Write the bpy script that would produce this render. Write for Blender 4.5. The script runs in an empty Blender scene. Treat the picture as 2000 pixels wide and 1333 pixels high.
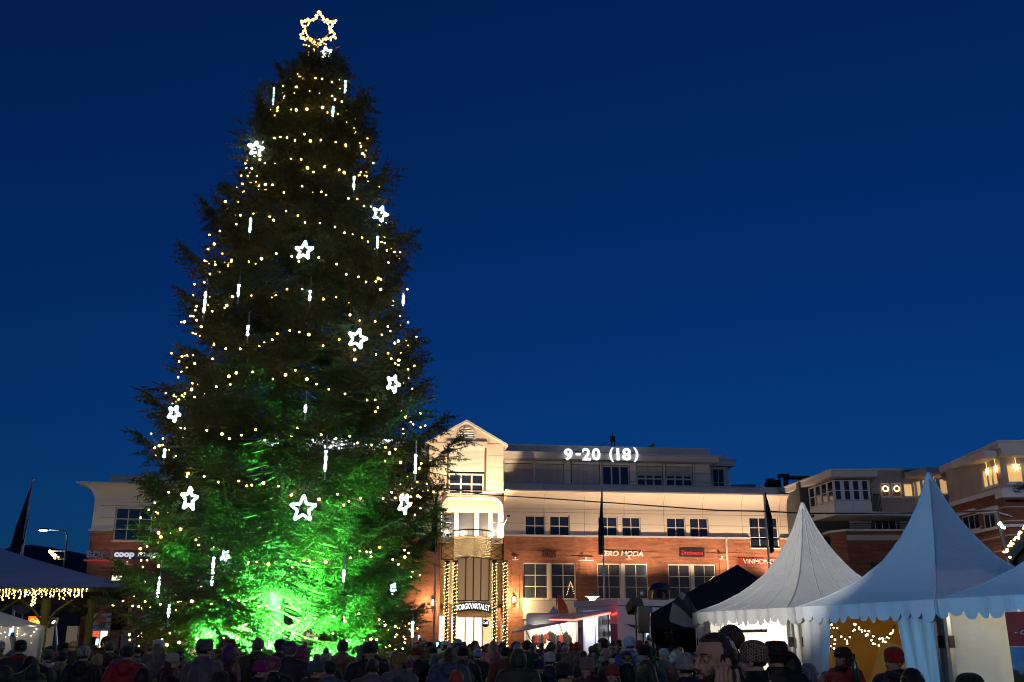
import bpy, math, random
import numpy as np
from mathutils import Vector, Matrix, Euler, noise
R = math.radians
PI = math.pi
rnd = random.Random(7)
S = bpy.context.scene
COL = S.collection

# ------------------------------------------------------------------ camera, sky, exposure
CAMZ = 1.72
PITCH = R(16.86)
cam_d = bpy.data.cameras.new('camera')
cam_d.sensor_width = 36.0
cam_d.lens = 35.0
cam_d.clip_start = 0.05
cam_d.clip_end = 6000
cam = bpy.data.objects.new('camera', cam_d)
cam.location = (0, 0, CAMZ)
cam.rotation_euler = (R(90) + PITCH, 0, 0)
COL.objects.link(cam)
S.camera = cam

W = bpy.data.worlds.new('World')
S.world = W
W.use_nodes = True
wn, wl = W.node_tree.nodes, W.node_tree.links
wn.clear()
w_out = wn.new('ShaderNodeOutputWorld')
w_bg = wn.new('ShaderNodeBackground')
w_sky = wn.new('ShaderNodeTexSky')
w_sky.sky_type = 'NISHITA'
w_sky.sun_disc = False
w_sky.sun_elevation = R(5.0)
w_sky.sun_rotation = R(200)
w_sky.altitude = 0
w_sky.air_density = 1.0
w_sky.dust_density = 0.3
w_sky.ozone_density = 6.0
w_mix = wn.new('ShaderNodeMix')
w_mix.data_type = 'RGBA'
w_mix.blend_type = 'MULTIPLY'
w_mix.inputs[0].default_value = 1.0
w_mix.inputs[7].default_value = (0.17, 0.55, 1.0, 1)      # the camera's cool white balance
w_bg.inputs[1].default_value = 0.053
wl.new(w_sky.outputs[0], w_mix.inputs[6])
wl.new(w_mix.outputs[2], w_bg.inputs[0])
wl.new(w_bg.outputs[0], w_out.inputs[0])

S.view_settings.view_transform = 'Standard'
S.view_settings.look = 'None'
S.view_settings.exposure = 0.0
S.view_settings.gamma = 1.0
S.view_settings.use_curve_mapping = False
S.cycles.use_denoising = True
S.cycles.filter_width = 1.1
S.cycles.max_bounces = 6
S.cycles.diffuse_bounces = 3
S.cycles.glossy_bounces = 3
S.cycles.transmission_bounces = 4
S.cycles.transparent_max_bounces = 8
S.cycles.sample_clamp_indirect = 3.0
S.cycles.caustics_reflective = False
S.cycles.caustics_refractive = False

# ------------------------------------------------------------------ measuring: pixels of the photograph to points of the place
FPX = 1944.0
CP, SP = math.cos(PITCH), math.sin(PITCH)
def ray(px, py):
    a = (px - 1000) / FPX; b = (666.5 - py) / FPX
    return Vector((a, CP - b * SP, SP + b * CP))
def at(px, py, Y):
    r = ray(px, py); t = Y / r.y
    return Vector((r.x * t, Y, CAMZ + r.z * t))
def at_z(px, py, z):
    r = ray(px, py); t = (z - CAMZ) / r.z
    return Vector((r.x * t, r.y * t, z))

# ------------------------------------------------------------------ materials
def new_mat(name):
    m = bpy.data.materials.new(name)
    m.use_nodes = True
    n, l = m.node_tree.nodes, m.node_tree.links
    return m, n, l, n['Principled BSDF']
def mat(name, col, rough=0.7, var=0.18, scale=3.0, bump=0.0, bscale=None, metal=0.0, spec=None, stretch=None, sheen=0.0, col2=None):
    """a plain procedural surface: base colour broken up by noise, optional relief"""
    m, n, l, b = new_mat(name)
    b.inputs['Roughness'].default_value = rough
    b.inputs['Metallic'].default_value = metal
    if spec is not None: b.inputs['Specular IOR Level'].default_value = spec
    if sheen: b.inputs['Sheen Weight'].default_value = sheen
    g = n.new('ShaderNodeTexCoord')
    vec = g.outputs['Object']
    if stretch:
        mp = n.new('ShaderNodeMapping'); mp.inputs['Scale'].default_value = stretch
        l.new(vec, mp.inputs[0]); vec = mp.outputs[0]
    t = n.new('ShaderNodeTexNoise'); t.inputs['Scale'].default_value = scale; t.inputs['Detail'].default_value = 5
    l.new(vec, t.inputs['Vector'])
    r = n.new('ShaderNodeValToRGB')
    lo = [c * (1 - var) for c in col]; hi = [min(1, c * (1 + var)) for c in (col2 or col)]
    r.color_ramp.elements[0].position = 0.3; r.color_ramp.elements[1].position = 0.7
    r.color_ramp.elements[0].color = (*lo, 1); r.color_ramp.elements[1].color = (*hi, 1)
    l.new(t.outputs['Fac'], r.inputs[0]); l.new(r.outputs[0], b.inputs['Base Color'])
    if bump:
        t2 = n.new('ShaderNodeTexNoise'); t2.inputs['Scale'].default_value = bscale or scale * 6; t2.inputs['Detail'].default_value = 4
        l.new(vec, t2.inputs['Vector'])
        bp = n.new('ShaderNodeBump'); bp.inputs['Strength'].default_value = bump; bp.inputs['Distance'].default_value = 0.02
        l.new(t2.outputs['Fac'], bp.inputs['Height']); l.new(bp.outputs[0], b.inputs['Normal'])
    return m
def glow(name, col, strength, base=None):
    m, n, l, b = new_mat(name)
    b.inputs['Base Color'].default_value = (*(base or col), 1)
    b.inputs['Emission Color'].default_value = (*col, 1)
    b.inputs['Emission Strength'].default_value = strength
    b.inputs['Roughness'].default_value = 0.5
    return m
def glass_mat(name, col, rough=0.06, spec=0.7):
    m, n, l, b = new_mat(name)
    b.inputs['Roughness'].default_value = rough
    b.inputs['Specular IOR Level'].default_value = spec
    t = n.new('ShaderNodeTexNoise'); t.inputs['Scale'].default_value = 0.35
    g = n.new('ShaderNodeNewGeometry'); l.new(g.outputs['Position'], t.inputs['Vector'])
    r = n.new('ShaderNodeValToRGB')
    r.color_ramp.elements[0].position = 0.35; r.color_ramp.elements[1].position = 0.65
    r.color_ramp.elements[0].color = (*[c * 0.6 for c in col], 1); r.color_ramp.elements[1].color = (*[c * 1.35 for c in col], 1)
    l.new(t.outputs['Fac'], r.inputs[0]); l.new(r.outputs[0], b.inputs['Base Color'])
    return m

# ------------------------------------------------------------------ mesh helpers
class MB:
    def __init__(s): s.v = []; s.f = []; s.m = []
    def add(s, vs, fs, mi=0):
        o = len(s.v); s.v.extend([tuple(v) for v in vs])
        s.f.extend([tuple(i + o for i in f) for f in fs]); s.m.extend([mi] * len(fs))
        return s
    def quad(s, a, b, c, d, mi=0): return s.add([a, b, c, d], [(0, 1, 2, 3)], mi)
    def box(s, x0, x1, y0, y1, z0, z1, mi=0):
        vs = [(x0,y0,z0),(x1,y0,z0),(x1,y1,z0),(x0,y1,z0),(x0,y0,z1),(x1,y0,z1),(x1,y1,z1),(x0,y1,z1)]
        return s.add(vs, [(0,3,2,1),(4,5,6,7),(0,1,5,4),(1,2,6,5),(2,3,7,6),(3,0,4,7)], mi)
    def slab(s, poly, z0, z1, mi=0):
        """a plan polygon (counter-clockwise) pulled up from z0 to z1"""
        n = len(poly); vs = [(p[0], p[1], z0) for p in poly] + [(p[0], p[1], z1) for p in poly]
        fs = [tuple(range(n - 1, -1, -1)), tuple(range(n, 2 * n))] + [(i, (i + 1) % n, n + (i + 1) % n, n + i) for i in range(n)]
        return s.add(vs, fs, mi)
    def sheet(s, poly, y0, y1, mi=0):
        """an outline in x-z given thickness from y0 to y1"""
        n = len(poly); vs = [(p[0], y0, p[1]) for p in poly] + [(p[0], y1, p[1]) for p in poly]
        fs = [tuple(range(n)), tuple(range(2 * n - 1, n - 1, -1))] + [(i, n + i, n + (i + 1) % n, (i + 1) % n) for i in range(n)]
        return s.add(vs, fs, mi)
    def tube(s, pts, r, n=8, mi=0, closed=False, cap=True):
        pts = [Vector(p) for p in pts]; k = len(pts)
        rs = r if isinstance(r, (list, tuple)) else [r] * k
        vs = []; prev = None
        for i in range(k):
            a = pts[(i - 1) % k] if closed else pts[max(i - 1, 0)]
            b = pts[(i + 1) % k] if closed else pts[min(i + 1, k - 1)]
            t = (b - a)
            t = t.normalized() if t.length > 1e-9 else Vector((0, 0, 1))
            if prev is None:
                up = Vector((0, 0, 1)) if abs(t.z) < 0.9 else Vector((0, 1, 0))
                nx = up.cross(t).normalized()
            else:
                nx = (prev - t * prev.dot(t))
                nx = nx.normalized() if nx.length > 1e-6 else prev
            prev = nx; ny = t.cross(nx)
            for j in range(n):
                an = 2 * PI * j / n
                vs.append(pts[i] + (nx * math.cos(an) + ny * math.sin(an)) * rs[i])
        fs = []
        for i in range(k if closed else k - 1):
            for j in range(n):
                a, b = i * n + j, i * n + (j + 1) % n
                c, d = ((i + 1) % k) * n + (j + 1) % n, ((i + 1) % k) * n + j
                fs.append((a, b, c, d))
        if cap and not closed:
            fs.append(tuple(range(n - 1, -1, -1))); fs.append(tuple(range((k - 1) * n, k * n)))
        return s.add(vs, fs, mi)
    def lathe(s, prof, n=16, c=(0, 0, 0), mi=0, sx=1, sy=1):
        vs = []; k = len(prof)
        for r, z in prof:
            for j in range(n):
                a = 2 * PI * j / n
                vs.append((c[0] + sx * r * math.cos(a), c[1] + sy * r * math.sin(a), c[2] + z))
        fs = [(i * n + j, i * n + (j + 1) % n, (i + 1) * n + (j + 1) % n, (i + 1) * n + j) for i in range(k - 1) for j in range(n)]
        fs.append(tuple(range(n - 1, -1, -1))); fs.append(tuple(range((k - 1) * n, k * n)))
        return s.add(vs, fs, mi)
    def ball(s, c, r, nu=12, nv=8, mi=0):
        rx, ry, rz = r if isinstance(r, (list, tuple)) else (r, r, r)
        prof = [(math.sin(PI * i / nv), -math.cos(PI * i / nv)) for i in range(nv + 1)]
        vs = []
        for rr, zz in prof:
            for j in range(nu):
                a = 2 * PI * j / nu
                vs.append((c[0] + rx * max(rr, 1e-4) * math.cos(a), c[1] + ry * max(rr, 1e-4) * math.sin(a), c[2] + rz * zz))
        fs = [(i * nu + j, i * nu + (j + 1) % nu, (i + 1) * nu + (j + 1) % nu, (i + 1) * nu + j) for i in range(nv) for j in range(nu)]
        return s.add(vs, fs, mi)
    def mesh(s, name, mats, smooth=False):
        me = bpy.data.meshes.new(name); me.from_pydata(s.v, [], s.f)
        for m in (mats if isinstance(mats, (list, tuple)) else [mats]): me.materials.append(m)
        if any(s.m): me.polygons.foreach_set('material_index', s.m)
        if smooth: me.polygons.foreach_set('use_smooth', [True] * len(s.f))
        me.update()
        return me
    def build(s, name, mats, parent=None, face=None, smooth=False, loc=None):
        return link(name, s.mesh(name, mats, smooth), parent, face, loc)
def link(name, data, parent=None, face=None, loc=None):
    o = bpy.data.objects.new(name, data); COL.objects.link(o)
    if parent is not None: o.parent = parent
    if face is not None: face.place(o, parent)
    if loc is not None: o.location = loc
    return o
def thing(name, label, cat, loc=(0, 0, 0), rz=0.0, group=None):
    o = bpy.data.objects.new(name, None); COL.objects.link(o)
    o.empty_display_size = 0.2
    o.location = loc; o.rotation_euler = (0, 0, rz)
    return tag(o, label, cat, group)
def tag(o, label, cat, group=None):
    o['label'] = label; o['category'] = cat
    if group: o['group'] = group
    return o
def kind(o, k): o['kind'] = k; return o
def copy_tree(o, parent=None):
    c = o.copy(); COL.objects.link(c)
    if parent is not None: c.parent = parent
    for ch in list(o.children): copy_tree(ch, c)
    return c
_unit = {}
def piece(name, m, x0, x1, y0, y1, z0, z1, parent=None, face=None):
    """a box-shaped piece of its own; alike pieces share one mesh per material"""
    me = _unit.get(m.name)
    if me is None:
        me = MB().box(-.5, .5, -.5, .5, -.5, .5).mesh('unit_' + m.name, m); _unit[m.name] = me
    o = bpy.data.objects.new(name, me); COL.objects.link(o)
    if parent is not None: o.parent = parent
    c = Vector(((x0 + x1) / 2, (y0 + y1) / 2, (z0 + z1) / 2))
    if face is not None: face.place(o, parent, c)
    else: o.location = c
    o.scale = (x1 - x0, y1 - y0, z1 - z0)
    return o
def wpos(o):
    """where an object's parent chain puts it (empties of things are never rotated when faces hang on them)"""
    v = Vector((0, 0, 0))
    while o is not None: v += o.location; o = o.parent
    return v
class Face:
    """an upright plane of a building: x runs along it, y into the building, z up"""
    def __init__(s, o, ang): s.o = Vector((o[0], o[1], 0)); s.a = ang; s.d = Vector((math.cos(ang), math.sin(ang), 0)); s.n = Vector((-math.sin(ang), math.cos(ang), 0))
    @classmethod
    def between(cls, p, q): return cls((p[0], p[1]), math.atan2(q[1] - p[1], q[0] - p[0]))
    def px(s, px, py, yd=0.0):
        r = ray(px, py); o = s.o + s.n * yd
        t = s.n.dot(o - Vector((0, 0, CAMZ))) / s.n.dot(r)
        q = r * t + Vector((0, 0, CAMZ)); return (q - s.o).dot(s.d), q.z
    def w(s, x, y, z): return s.o + s.d * x + s.n * y + Vector((0, 0, z))
    def place(s, o, parent, local=None):
        # parent chain: an unrotated thing, or a part that was itself placed on a face (then the child sits in that part's own frame)
        if parent is not None and parent.get('on_face'):
            o.location = local if local is not None else (0, 0, 0); return
        base = wpos(parent) if parent is not None else Vector((0, 0, 0))
        p = s.w(*local) if local is not None else s.o.copy()
        o.location = p - base; o.rotation_euler = (0, 0, s.a)
        if local is None: o['on_face'] = 1
def wall_mesh(x0, x1, z0, z1, holes, depth, thick=0.35, back=True):
    """a wall with true openings: front at y=0, reveals going back by depth"""
    holes = [(max(a, x0), max(b, z0), min(c, x1), min(d, z1)) for a, b, c, d in holes if c > x0 and a < x1 and d > z0 and b < z1]
    xs = sorted({x0, x1, *[h[0] for h in holes], *[h[2] for h in holes]})
    zs = sorted({z0, z1, *[h[1] for h in holes], *[h[3] for h in holes]})
    mb = MB()
    def inh(x, z): return any(a < x < c and b < z < d for a, b, c, d in holes)
    for i in range(len(xs) - 1):
        for j in range(len(zs) - 1):
            if not inh((xs[i] + xs[i + 1]) / 2, (zs[j] + zs[j + 1]) / 2):
                mb.quad((xs[i], 0, zs[j]), (xs[i + 1], 0, zs[j]), (xs[i + 1], 0, zs[j + 1]), (xs[i], 0, zs[j + 1]))
    for a, b, c, d in holes:
        mb.quad((a, 0, b), (a, 0, d), (a, depth, d), (a, depth, b)); mb.quad((c, 0, b), (c, depth, b), (c, depth, d), (c, 0, d))
        mb.quad((a, 0, d), (c, 0, d), (c, depth, d), (a, depth, d)); mb.quad((a, 0, b), (a, depth, b), (c, depth, b), (c, 0, b))
    for x in (x0, x1): mb.quad((x, 0, z0), (x, 0, z1), (x, thick, z1), (x, thick, z0))
    mb.quad((x0, 0, z1), (x1, 0, z1), (x1, thick, z1), (x0, thick, z1))
    return mb
def split_rect(r, holes):
    out = [r]
    for a, b, c, d in holes:
        nxt = []
        for (p, q, u, v) in out:
            if c <= p or a >= u or d <= q or b >= v: nxt.append((p, q, u, v)); continue
            if a > p: nxt.append((p, q, a, v))
            if c < u: nxt.append((c, q, u, v))
            p2, u2 = max(p, a), min(u, c)
            if b > q: nxt.append((p2, q, u2, b))
            if d < v: nxt.append((p2, d, u2, v))
        out = nxt
    return [t for t in out if t[2] - t[0] > 0.04 and t[3] - t[1] > 0.04]
def window(parent, face, x0, z0, x1, z1, cols, rows, frame_m, glass_m, y=0.1, fw=0.07, bw=0.045, name='window', dep=0.08, glassmix=None, sill=True):
    """frame with bars as one part, every pane of glass a sub-part, a sill"""
    mb = MB()
    mb.box(x0, x0 + fw, y, y + dep, z0, z1); mb.box(x1 - fw, x1, y, y + dep, z0, z1)
    mb.box(x0 + fw, x1 - fw, y, y + dep, z0, z0 + fw); mb.box(x0 + fw, x1 - fw, y, y + dep, z1 - fw, z1)
    cw = (x1 - x0 - 2 * fw) / cols; rh = (z1 - z0 - 2 * fw) / rows
    for i in range(1, cols): mb.box(x0 + fw + i * cw - bw / 2, x0 + fw + i * cw + bw / 2, y + 0.004, y + dep - 0.004, z0 + fw, z1 - fw)
    for j in range(1, rows):
        for i in range(cols):
            a = x0 + fw + i * cw + (bw / 2 if i else 0); b = x0 + fw + (i + 1) * cw - (bw / 2 if i < cols - 1 else 0)
            mb.box(a, b, y + 0.004, y + dep - 0.004, z0 + fw + j * rh - bw / 2, z0 + fw + j * rh + bw / 2)
    w = mb.build(name, frame_m, parent, face)
    for i in range(cols):
        for j in range(rows):
            a = x0 + fw + i * cw + (bw / 2 if i else 0); b = x0 + fw + (i + 1) * cw - (bw / 2 if i < cols - 1 else 0)
            c = z0 + fw + j * rh + (bw / 2 if j else 0); d = z0 + fw + (j + 1) * rh - (bw / 2 if j < rows - 1 else 0)
            gm = glassmix(i, j) if glassmix else glass_m
            piece('pane', gm, a, b, y + dep * 0.45, y + dep * 0.6, c, d, w, face)
    if sill: piece('sill', frame_m, x0 - 0.06, x1 + 0.06, y - 0.13, y + 0.02, z0 - 0.07, z0 - 0.004, w, face)
    return w
def text_mesh(name, body, m, size=1.0, ext=0.03, offset=0.0, shear=0.0, spacing=1.0, width=None, height=None):
    """lettering as a solid mesh in x-z, its lower left corner at the origin; optionally fitted to width and height"""
    cu = bpy.data.curves.new(name, 'FONT'); cu.body = body; cu.size = size; cu.extrude = ext; cu.offset = offset; cu.shear = shear; cu.space_character = spacing
    cu.resolution_u = 3
    t = bpy.data.objects.new('tmp_text', cu); COL.objects.link(t)
    dg = bpy.context.evaluated_depsgraph_get(); dg.update()
    me = bpy.data.meshes.new_from_object(t.evaluated_get(dg))
    bpy.data.objects.remove(t); bpy.data.curves.remove(cu)
    n = len(me.vertices); co = np.empty(n * 3); me.vertices.foreach_get('co', co); co = co.reshape(-1, 3)
    co -= co.min(0); w, h = co[:, 0].max(), co[:, 1].max()
    kx = width / w if width else 1; ky = height / h if height else 1
    out = np.stack([co[:, 0] * kx, -co[:, 2], co[:, 1] * ky], 1)
    me.vertices.foreach_set('co', out.ravel()); me.update()
    me.materials.clear(); me.materials.append(m); me.name = name
    return me
def blob(name, add, mats, voxel=0.012, smooth=3, sm=True):
    """several overlapping closed shapes grown together into one continuous surface"""
    me = add.mesh(name + '_raw', mats)
    o = bpy.data.objects.new('tmp_blob', me); COL.objects.link(o)
    r = o.modifiers.new('r', 'REMESH'); r.mode = 'VOXEL'; r.voxel_size = voxel; r.use_smooth_shade = sm
    if smooth:
        k = o.modifiers.new('s', 'SMOOTH'); k.iterations = smooth; k.factor = 0.5
    dg = bpy.context.evaluated_depsgraph_get(); dg.update()
    out = bpy.data.meshes.new_from_object(o.evaluated_get(dg)); out.name = name
    bpy.data.objects.remove(o); bpy.data.meshes.remove(me)
    out.materials.clear()
    for m in (mats if isinstance(mats, (list, tuple)) else [mats]): out.materials.append(m)
    return out
def light(name, typ, loc, energy, col, parent=None, **kw):
    d = bpy.data.lights.new(name, typ); d.energy = energy; d.color = col
    tgt = kw.pop('target', None)
    for k, v in kw.items(): setattr(d, k, v)
    o = bpy.data.objects.new(name, d); COL.objects.link(o)
    if parent is not None: o.parent = parent
    o.location = loc
    if tgt is not None: o.rotation_euler = (Vector(tgt) - Vector(loc)).to_track_quat('-Z', 'Y').to_euler()
    return o
def ico_add(mb, c, r, mi=0):
    g = (1 + 5 ** 0.5) / 2; k = r / math.sqrt(1 + g * g)
    vs = [(-1,g,0),(1,g,0),(-1,-g,0),(1,-g,0),(0,-1,g),(0,1,g),(0,-1,-g),(0,1,-g),(g,0,-1),(g,0,1),(-g,0,-1),(-g,0,1)]
    fs = [(0,11,5),(0,5,1),(0,1,7),(0,7,10),(0,10,11),(1,5,9),(5,11,4),(11,10,2),(10,7,6),(7,1,8),(3,9,4),(3,4,2),(3,2,6),(3,6,8),(3,8,9),(4,9,5),(2,4,11),(6,2,10),(8,6,7),(9,8,1)]
    mb.add([(c[0] + v[0] * k, c[1] + v[1] * k, c[2] + v[2] * k) for v in vs], fs, mi)
# ------------------------------------------------------------------ ground and far ridge
M_ground = mat('square_paving', (0.075, 0.072, 0.07), 0.55, 0.35, 0.8, 0.5, 9)
kind(MB().quad((-700, -120, 0), (700, -120, 0), (700, 1500, 0), (-700, 1500, 0)).build('ground', M_ground), 'structure')
M_hill = mat('wooded_ridge', (0.03, 0.04, 0.035), 0.95, 0.5, 0.02)
mb = MB(); vs = []; fs = []; nx, ny = 60, 10
for i in range(nx + 1):
    x = -900 + i * 1100 / nx
    crest = 72 * math.exp(-((x + 420) / 260) ** 2) + 46 * math.exp(-((x + 760) / 200) ** 2) + 10 + 9 * noise.noise((x * 0.012, 3, 0))
    for j in range(ny + 1):
        t = j / ny
        vs.append((x, 760 + 420 * t, max(-1, crest * math.sin(PI * min(1, t * 1.02)) * (1 + 0.12 * noise.noise((x * 0.02, t * 4, 1))) - 1)))
for i in range(nx):
    for j in range(ny):
        a = i * (ny + 1) + j; fs.append((a, a + ny + 1, a + ny + 2, a + 1))
kind(mb.add(vs, fs).build('hills', M_hill, smooth=True), 'structure')
# ------------------------------------------------------------------ the shopping centre across the square
TH = R(7.0)
BF = Face((-3.19, 66.0), TH)
def fp(px, py, yd=0.0): return BF.px(px, py, yd)
def facemap(n, l, face):
    """texture coordinates along a facade: metres along it and up"""
    g = n.new('ShaderNodeNewGeometry'); sp = n.new('ShaderNodeSeparateXYZ'); l.new(g.outputs['Position'], sp.inputs[0])
    def lin(a, b):
        m1 = n.new('ShaderNodeMath'); m1.operation = 'MULTIPLY'; m1.inputs[1].default_value = a; l.new(sp.outputs[0], m1.inputs[0])
        m2 = n.new('ShaderNodeMath'); m2.operation = 'MULTIPLY_ADD'; m2.inputs[1].default_value = b; l.new(sp.outputs[1], m2.inputs[0]); l.new(m1.outputs[0], m2.inputs[2])
        return m2.outputs[0]
    cb = n.new('ShaderNodeCombineXYZ'); ad = n.new('ShaderNodeMath'); ad.operation = 'ADD'
    l.new(lin(math.cos(face), math.sin(face)), ad.inputs[0]); l.new(lin(-math.sin(face), math.cos(face)), ad.inputs[1])
    l.new(ad.outputs[0], cb.inputs[0]); l.new(sp.outputs[2], cb.inputs[1])
    return cb.outputs[0], g
def brick_mat(name, c1, c2, mortar, ang):
    m, n, l, b = new_mat(name); b.inputs['Roughness'].default_value = 0.85
    v, g = facemap(n, l, ang)
    t = n.new('ShaderNodeTexBrick'); t.inputs['Scale'].default_value = 1.0
    t.inputs['Brick Width'].default_value = 0.24; t.inputs['Row Height'].default_value = 0.077; t.inputs['Mortar Size'].default_value = 0.006; t.inputs['Bias'].default_value = -0.1
    t.inputs['Color1'].default_value = (*c1, 1); t.inputs['Color2'].default_value = (*c2, 1); t.inputs['Mortar'].default_value = (*mortar, 1)
    l.new(v, t.inputs['Vector'])
    ns = n.new('ShaderNodeTexNoise'); ns.inputs['Scale'].default_value = 0.7; ns.inputs['Detail'].default_value = 8; ns.inputs['Roughness'].default_value = 0.7; l.new(g.outputs['Position'], ns.inputs['Vector'])
    st = n.new('ShaderNodeTexNoise'); st.inputs['Scale'].default_value = 1.0; st.inputs['Detail'].default_value = 3
    mp = n.new('ShaderNodeMapping'); mp.inputs['Scale'].default_value = (0.8, 0.8, 9); l.new(g.outputs['Position'], mp.inputs[0]); l.new(mp.outputs[0], st.inputs['Vector'])
    av = n.new('ShaderNodeMath'); av.operation = 'ADD'; l.new(ns.outputs['Fac'], av.inputs[0]); l.new(st.outputs['Fac'], av.inputs[1])
    rr = n.new('ShaderNodeMapRange'); rr.inputs[1].default_value = 0.7; rr.inputs[2].default_value = 1.3; rr.inputs[3].default_value = 0.55; rr.inputs[4].default_value = 1.35; l.new(av.outputs[0], rr.inputs[0])
    mx = n.new('ShaderNodeMix'); mx.data_type = 'RGBA'; mx.blend_type = 'MULTIPLY'; mx.inputs[0].default_value = 1
    l.new(t.outputs['Color'], mx.inputs[6]); l.new(rr.outputs[0], mx.inputs[7]); l.new(mx.outputs[2], b.inputs['Base Color'])
    bp = n.new('ShaderNodeBump'); bp.inputs['Strength'].default_value = 0.5; bp.inputs['Distance'].default_value = 0.01; bp.invert = True
    l.new(t.outputs['Fac'], bp.inputs['Height']); l.new(bp.outputs[0], b.inputs['Normal'])
    return m
M_brick = brick_mat('red_brick', (0.30, 0.105, 0.05), (0.22, 0.07, 0.035), (0.22, 0.13, 0.09), TH)
M_cream = mat('cream_panel', (0.62, 0.53, 0.44), 0.7, 0.05, 0.5)
M_joint = mat('panel_joint', (0.10, 0.08, 0.07), 0.9, 0.1)
M_cap = mat('snowy_coping', (0.42, 0.44, 0.50), 0.8, 0.2, 2)
M_ltrim = mat('light_metal_trim', (0.62, 0.60, 0.60), 0.5, 0.1, 1)
M_frame = mat('pale_window_frame', (0.66, 0.58, 0.48), 0.5, 0.06, 2)
M_glass = glass_mat('dark_window_glass', (0.012, 0.02, 0.04))
M_glassw = glass_mat('dim_shop_glass', (0.055, 0.055, 0.06), 0.05, 0.5)
M_blind = mat('grey_blind_slat', (0.52, 0.48, 0.45), 0.6, 0.06, 2)
M_panelg = mat('grey_facade_panel', (0.60, 0.56, 0.53), 0.7, 0.08, 1)
M_steel = mat('dark_steel', (0.02, 0.02, 0.022), 0.4, 0.2, 2, metal=0.5)
M_pipe = mat('downpipe_paint', (0.36, 0.30, 0.24), 0.5)
M_white = mat('white_paint', (0.72, 0.70, 0.66), 0.5, 0.06)
M_roofm = mat('roof_felt', (0.06, 0.065, 0.075), 0.9)
M_conc = mat('pale_concrete_band', (0.48, 0.42, 0.36), 0.8, 0.12, 1.5)
M_white_l = glow('lit_white_letters', (0.92, 0.97, 1.0), 1.5)
bld = thing('shopping_centre', 'long brick and cream shopping centre with a lit central gable and signs above its windows', 'building', BF.w(0, 0, 0))
SL = fp(170, 945)[0] + 0.6; SR = fp(1556, 1000)[0]
ZB = 8.42                      # top of the brick storeys
ZC0, ZC1 = 10.25, 11.28        # cove below the cornice
GL, GR = fp(838, 900, -0.9)[0], fp(983, 900, -0.9)[0]      # the gable block
RL, RR = fp(862, 1010)[0], fp(983, 1010)[0]                # the recess under it
wins_up = [(1025, 1008, 1065, 1050), (1073, 1008, 1113, 1050), (1167, 1009, 1207, 1050), (1214, 1009, 1252, 1050), (1301, 1010, 1340, 1049), (1346, 1010, 1385, 1049)]
wins_lo = [(1021, 1102, 1071, 1173), (1076, 1102, 1125, 1173), (1166, 1101, 1214, 1170), (1219, 1101, 1267, 1170), (1304, 1100, 1351, 1170), (1354, 1100, 1401, 1170)]
def rect(p):
    a, z1 = fp(p[0], p[1]); b, z0 = fp(p[2], p[3]); return (a, z0, b, z1)
up = [rect(p) for p in wins_up]; zu0 = sum(r[1] for r in up) / 6; zu1 = sum(r[3] for r in up) / 6
up = [(a, zu0, b, zu1) for a, _, b, _ in up]; up += [(-b - 0.1, z0, -a - 0.1, z1) for a, z0, b, z1 in up]
lo = [rect(p) for p in wins_lo]; zl0 = sum(r[1] for r in lo) / 6; zl1 = sum(r[3] for r in lo) / 6
lo = [(a, zl0, b, zl1) for a, _, b, _ in lo]; lo += [(-b - 0.1, z0, -a - 0.1, z1) for a, z0, b, z1 in lo if b < 16]
big = rect((1462, 1010, 1523, 1071)); bigl = rect((227, 993, 292, 1062))
bigl = (bigl[0], big[1], bigl[2], big[3])
shop = []
for i, (a, _, b, _) in enumerate(lo[:]):
    shop.append((a, 0.45, b, 3.15))
doorl = rect((181, 1198, 211, 1262)); doorl = (doorl[0], 0.0, doorl[2], doorl[3])
litw = rect((216, 1122, 239, 1136)); litw2 = rect((268, 1124, 286, 1140))
holes_b = lo + shop + [big, bigl, doorl, litw, litw2, (RL, -1, RR, 20)]
for nm, a, b in (('brick_wall', SL, RL), ('brick_wall', RR, SR)):
    wall_mesh(a, b, 0, ZB, [h for h in holes_b if h[0] != RL], 0.22).build(nm, M_brick, bld, BF)
    # projecting brick courses under the coping and a plinth
    hs = [h for h in holes_b]
    for z0, z1, pr in ((ZB - 0.16, ZB - 0.002, 0.09), (ZB - 0.98, ZB - 0.92, 0.035)):
        for (p, q, u, v) in split_rect((a, z0, b, z1), [big, bigl]):
            piece('brick_course', M_brick, p, u, -pr, -0.003, q, v, bld, BF)
    for (p, q, u, v) in split_rect((a - (0.1 if a == SL else 0), ZB, b + (0.1 if b == SR else 0), ZB + 0.11), [big, bigl]):
        piece('coping', M_cap, p, u, -0.2, 0.0, q, v, bld, BF)
# shallow frames of raised brick round each pair of lower windows
for i in range(0, len(lo) - 1, 2):
    a = min(lo[i][0], lo[i + 1][0]); b = max(lo[i][2], lo[i + 1][2])
    piece('brick_pier', M_brick, a - 0.72, a - 0.26, -0.07, -0.003, 0.02, zl1 + 0.42, bld, BF)
    piece('brick_pier', M_brick, b + 0.26, b + 0.72, -0.07, -0.003, 0.02, zl1 + 0.42, bld, BF)
    piece('concrete_band', M_conc, a, b, -0.05, 0.02, 3.2, zl0 - 0.1, bld, BF)
    piece('window_mullion', M_frame, min(lo[i][2], lo[i + 1][2]) + 0.003, max(lo[i][0], lo[i + 1][0]) - 0.003, -0.05, 0.2, zl0, zl1, bld, BF)
for r in up: window(bld, BF, *r, 2, 2, M_frame, M_glass, 0.09)
for r in lo: window(bld, BF, *r, 2, 3, M_frame, M_glassw, 0.09)
window(bld, BF, *big, 3, 3, M_frame, M_glass, 0.09); window(bld, BF, *bigl, 3, 3, M_frame, M_glass, 0.09)
M_shoplit = glow('lit_shop_interior', (1.0, 0.74, 0.42), 0.55, (0.5, 0.4, 0.3))
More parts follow.
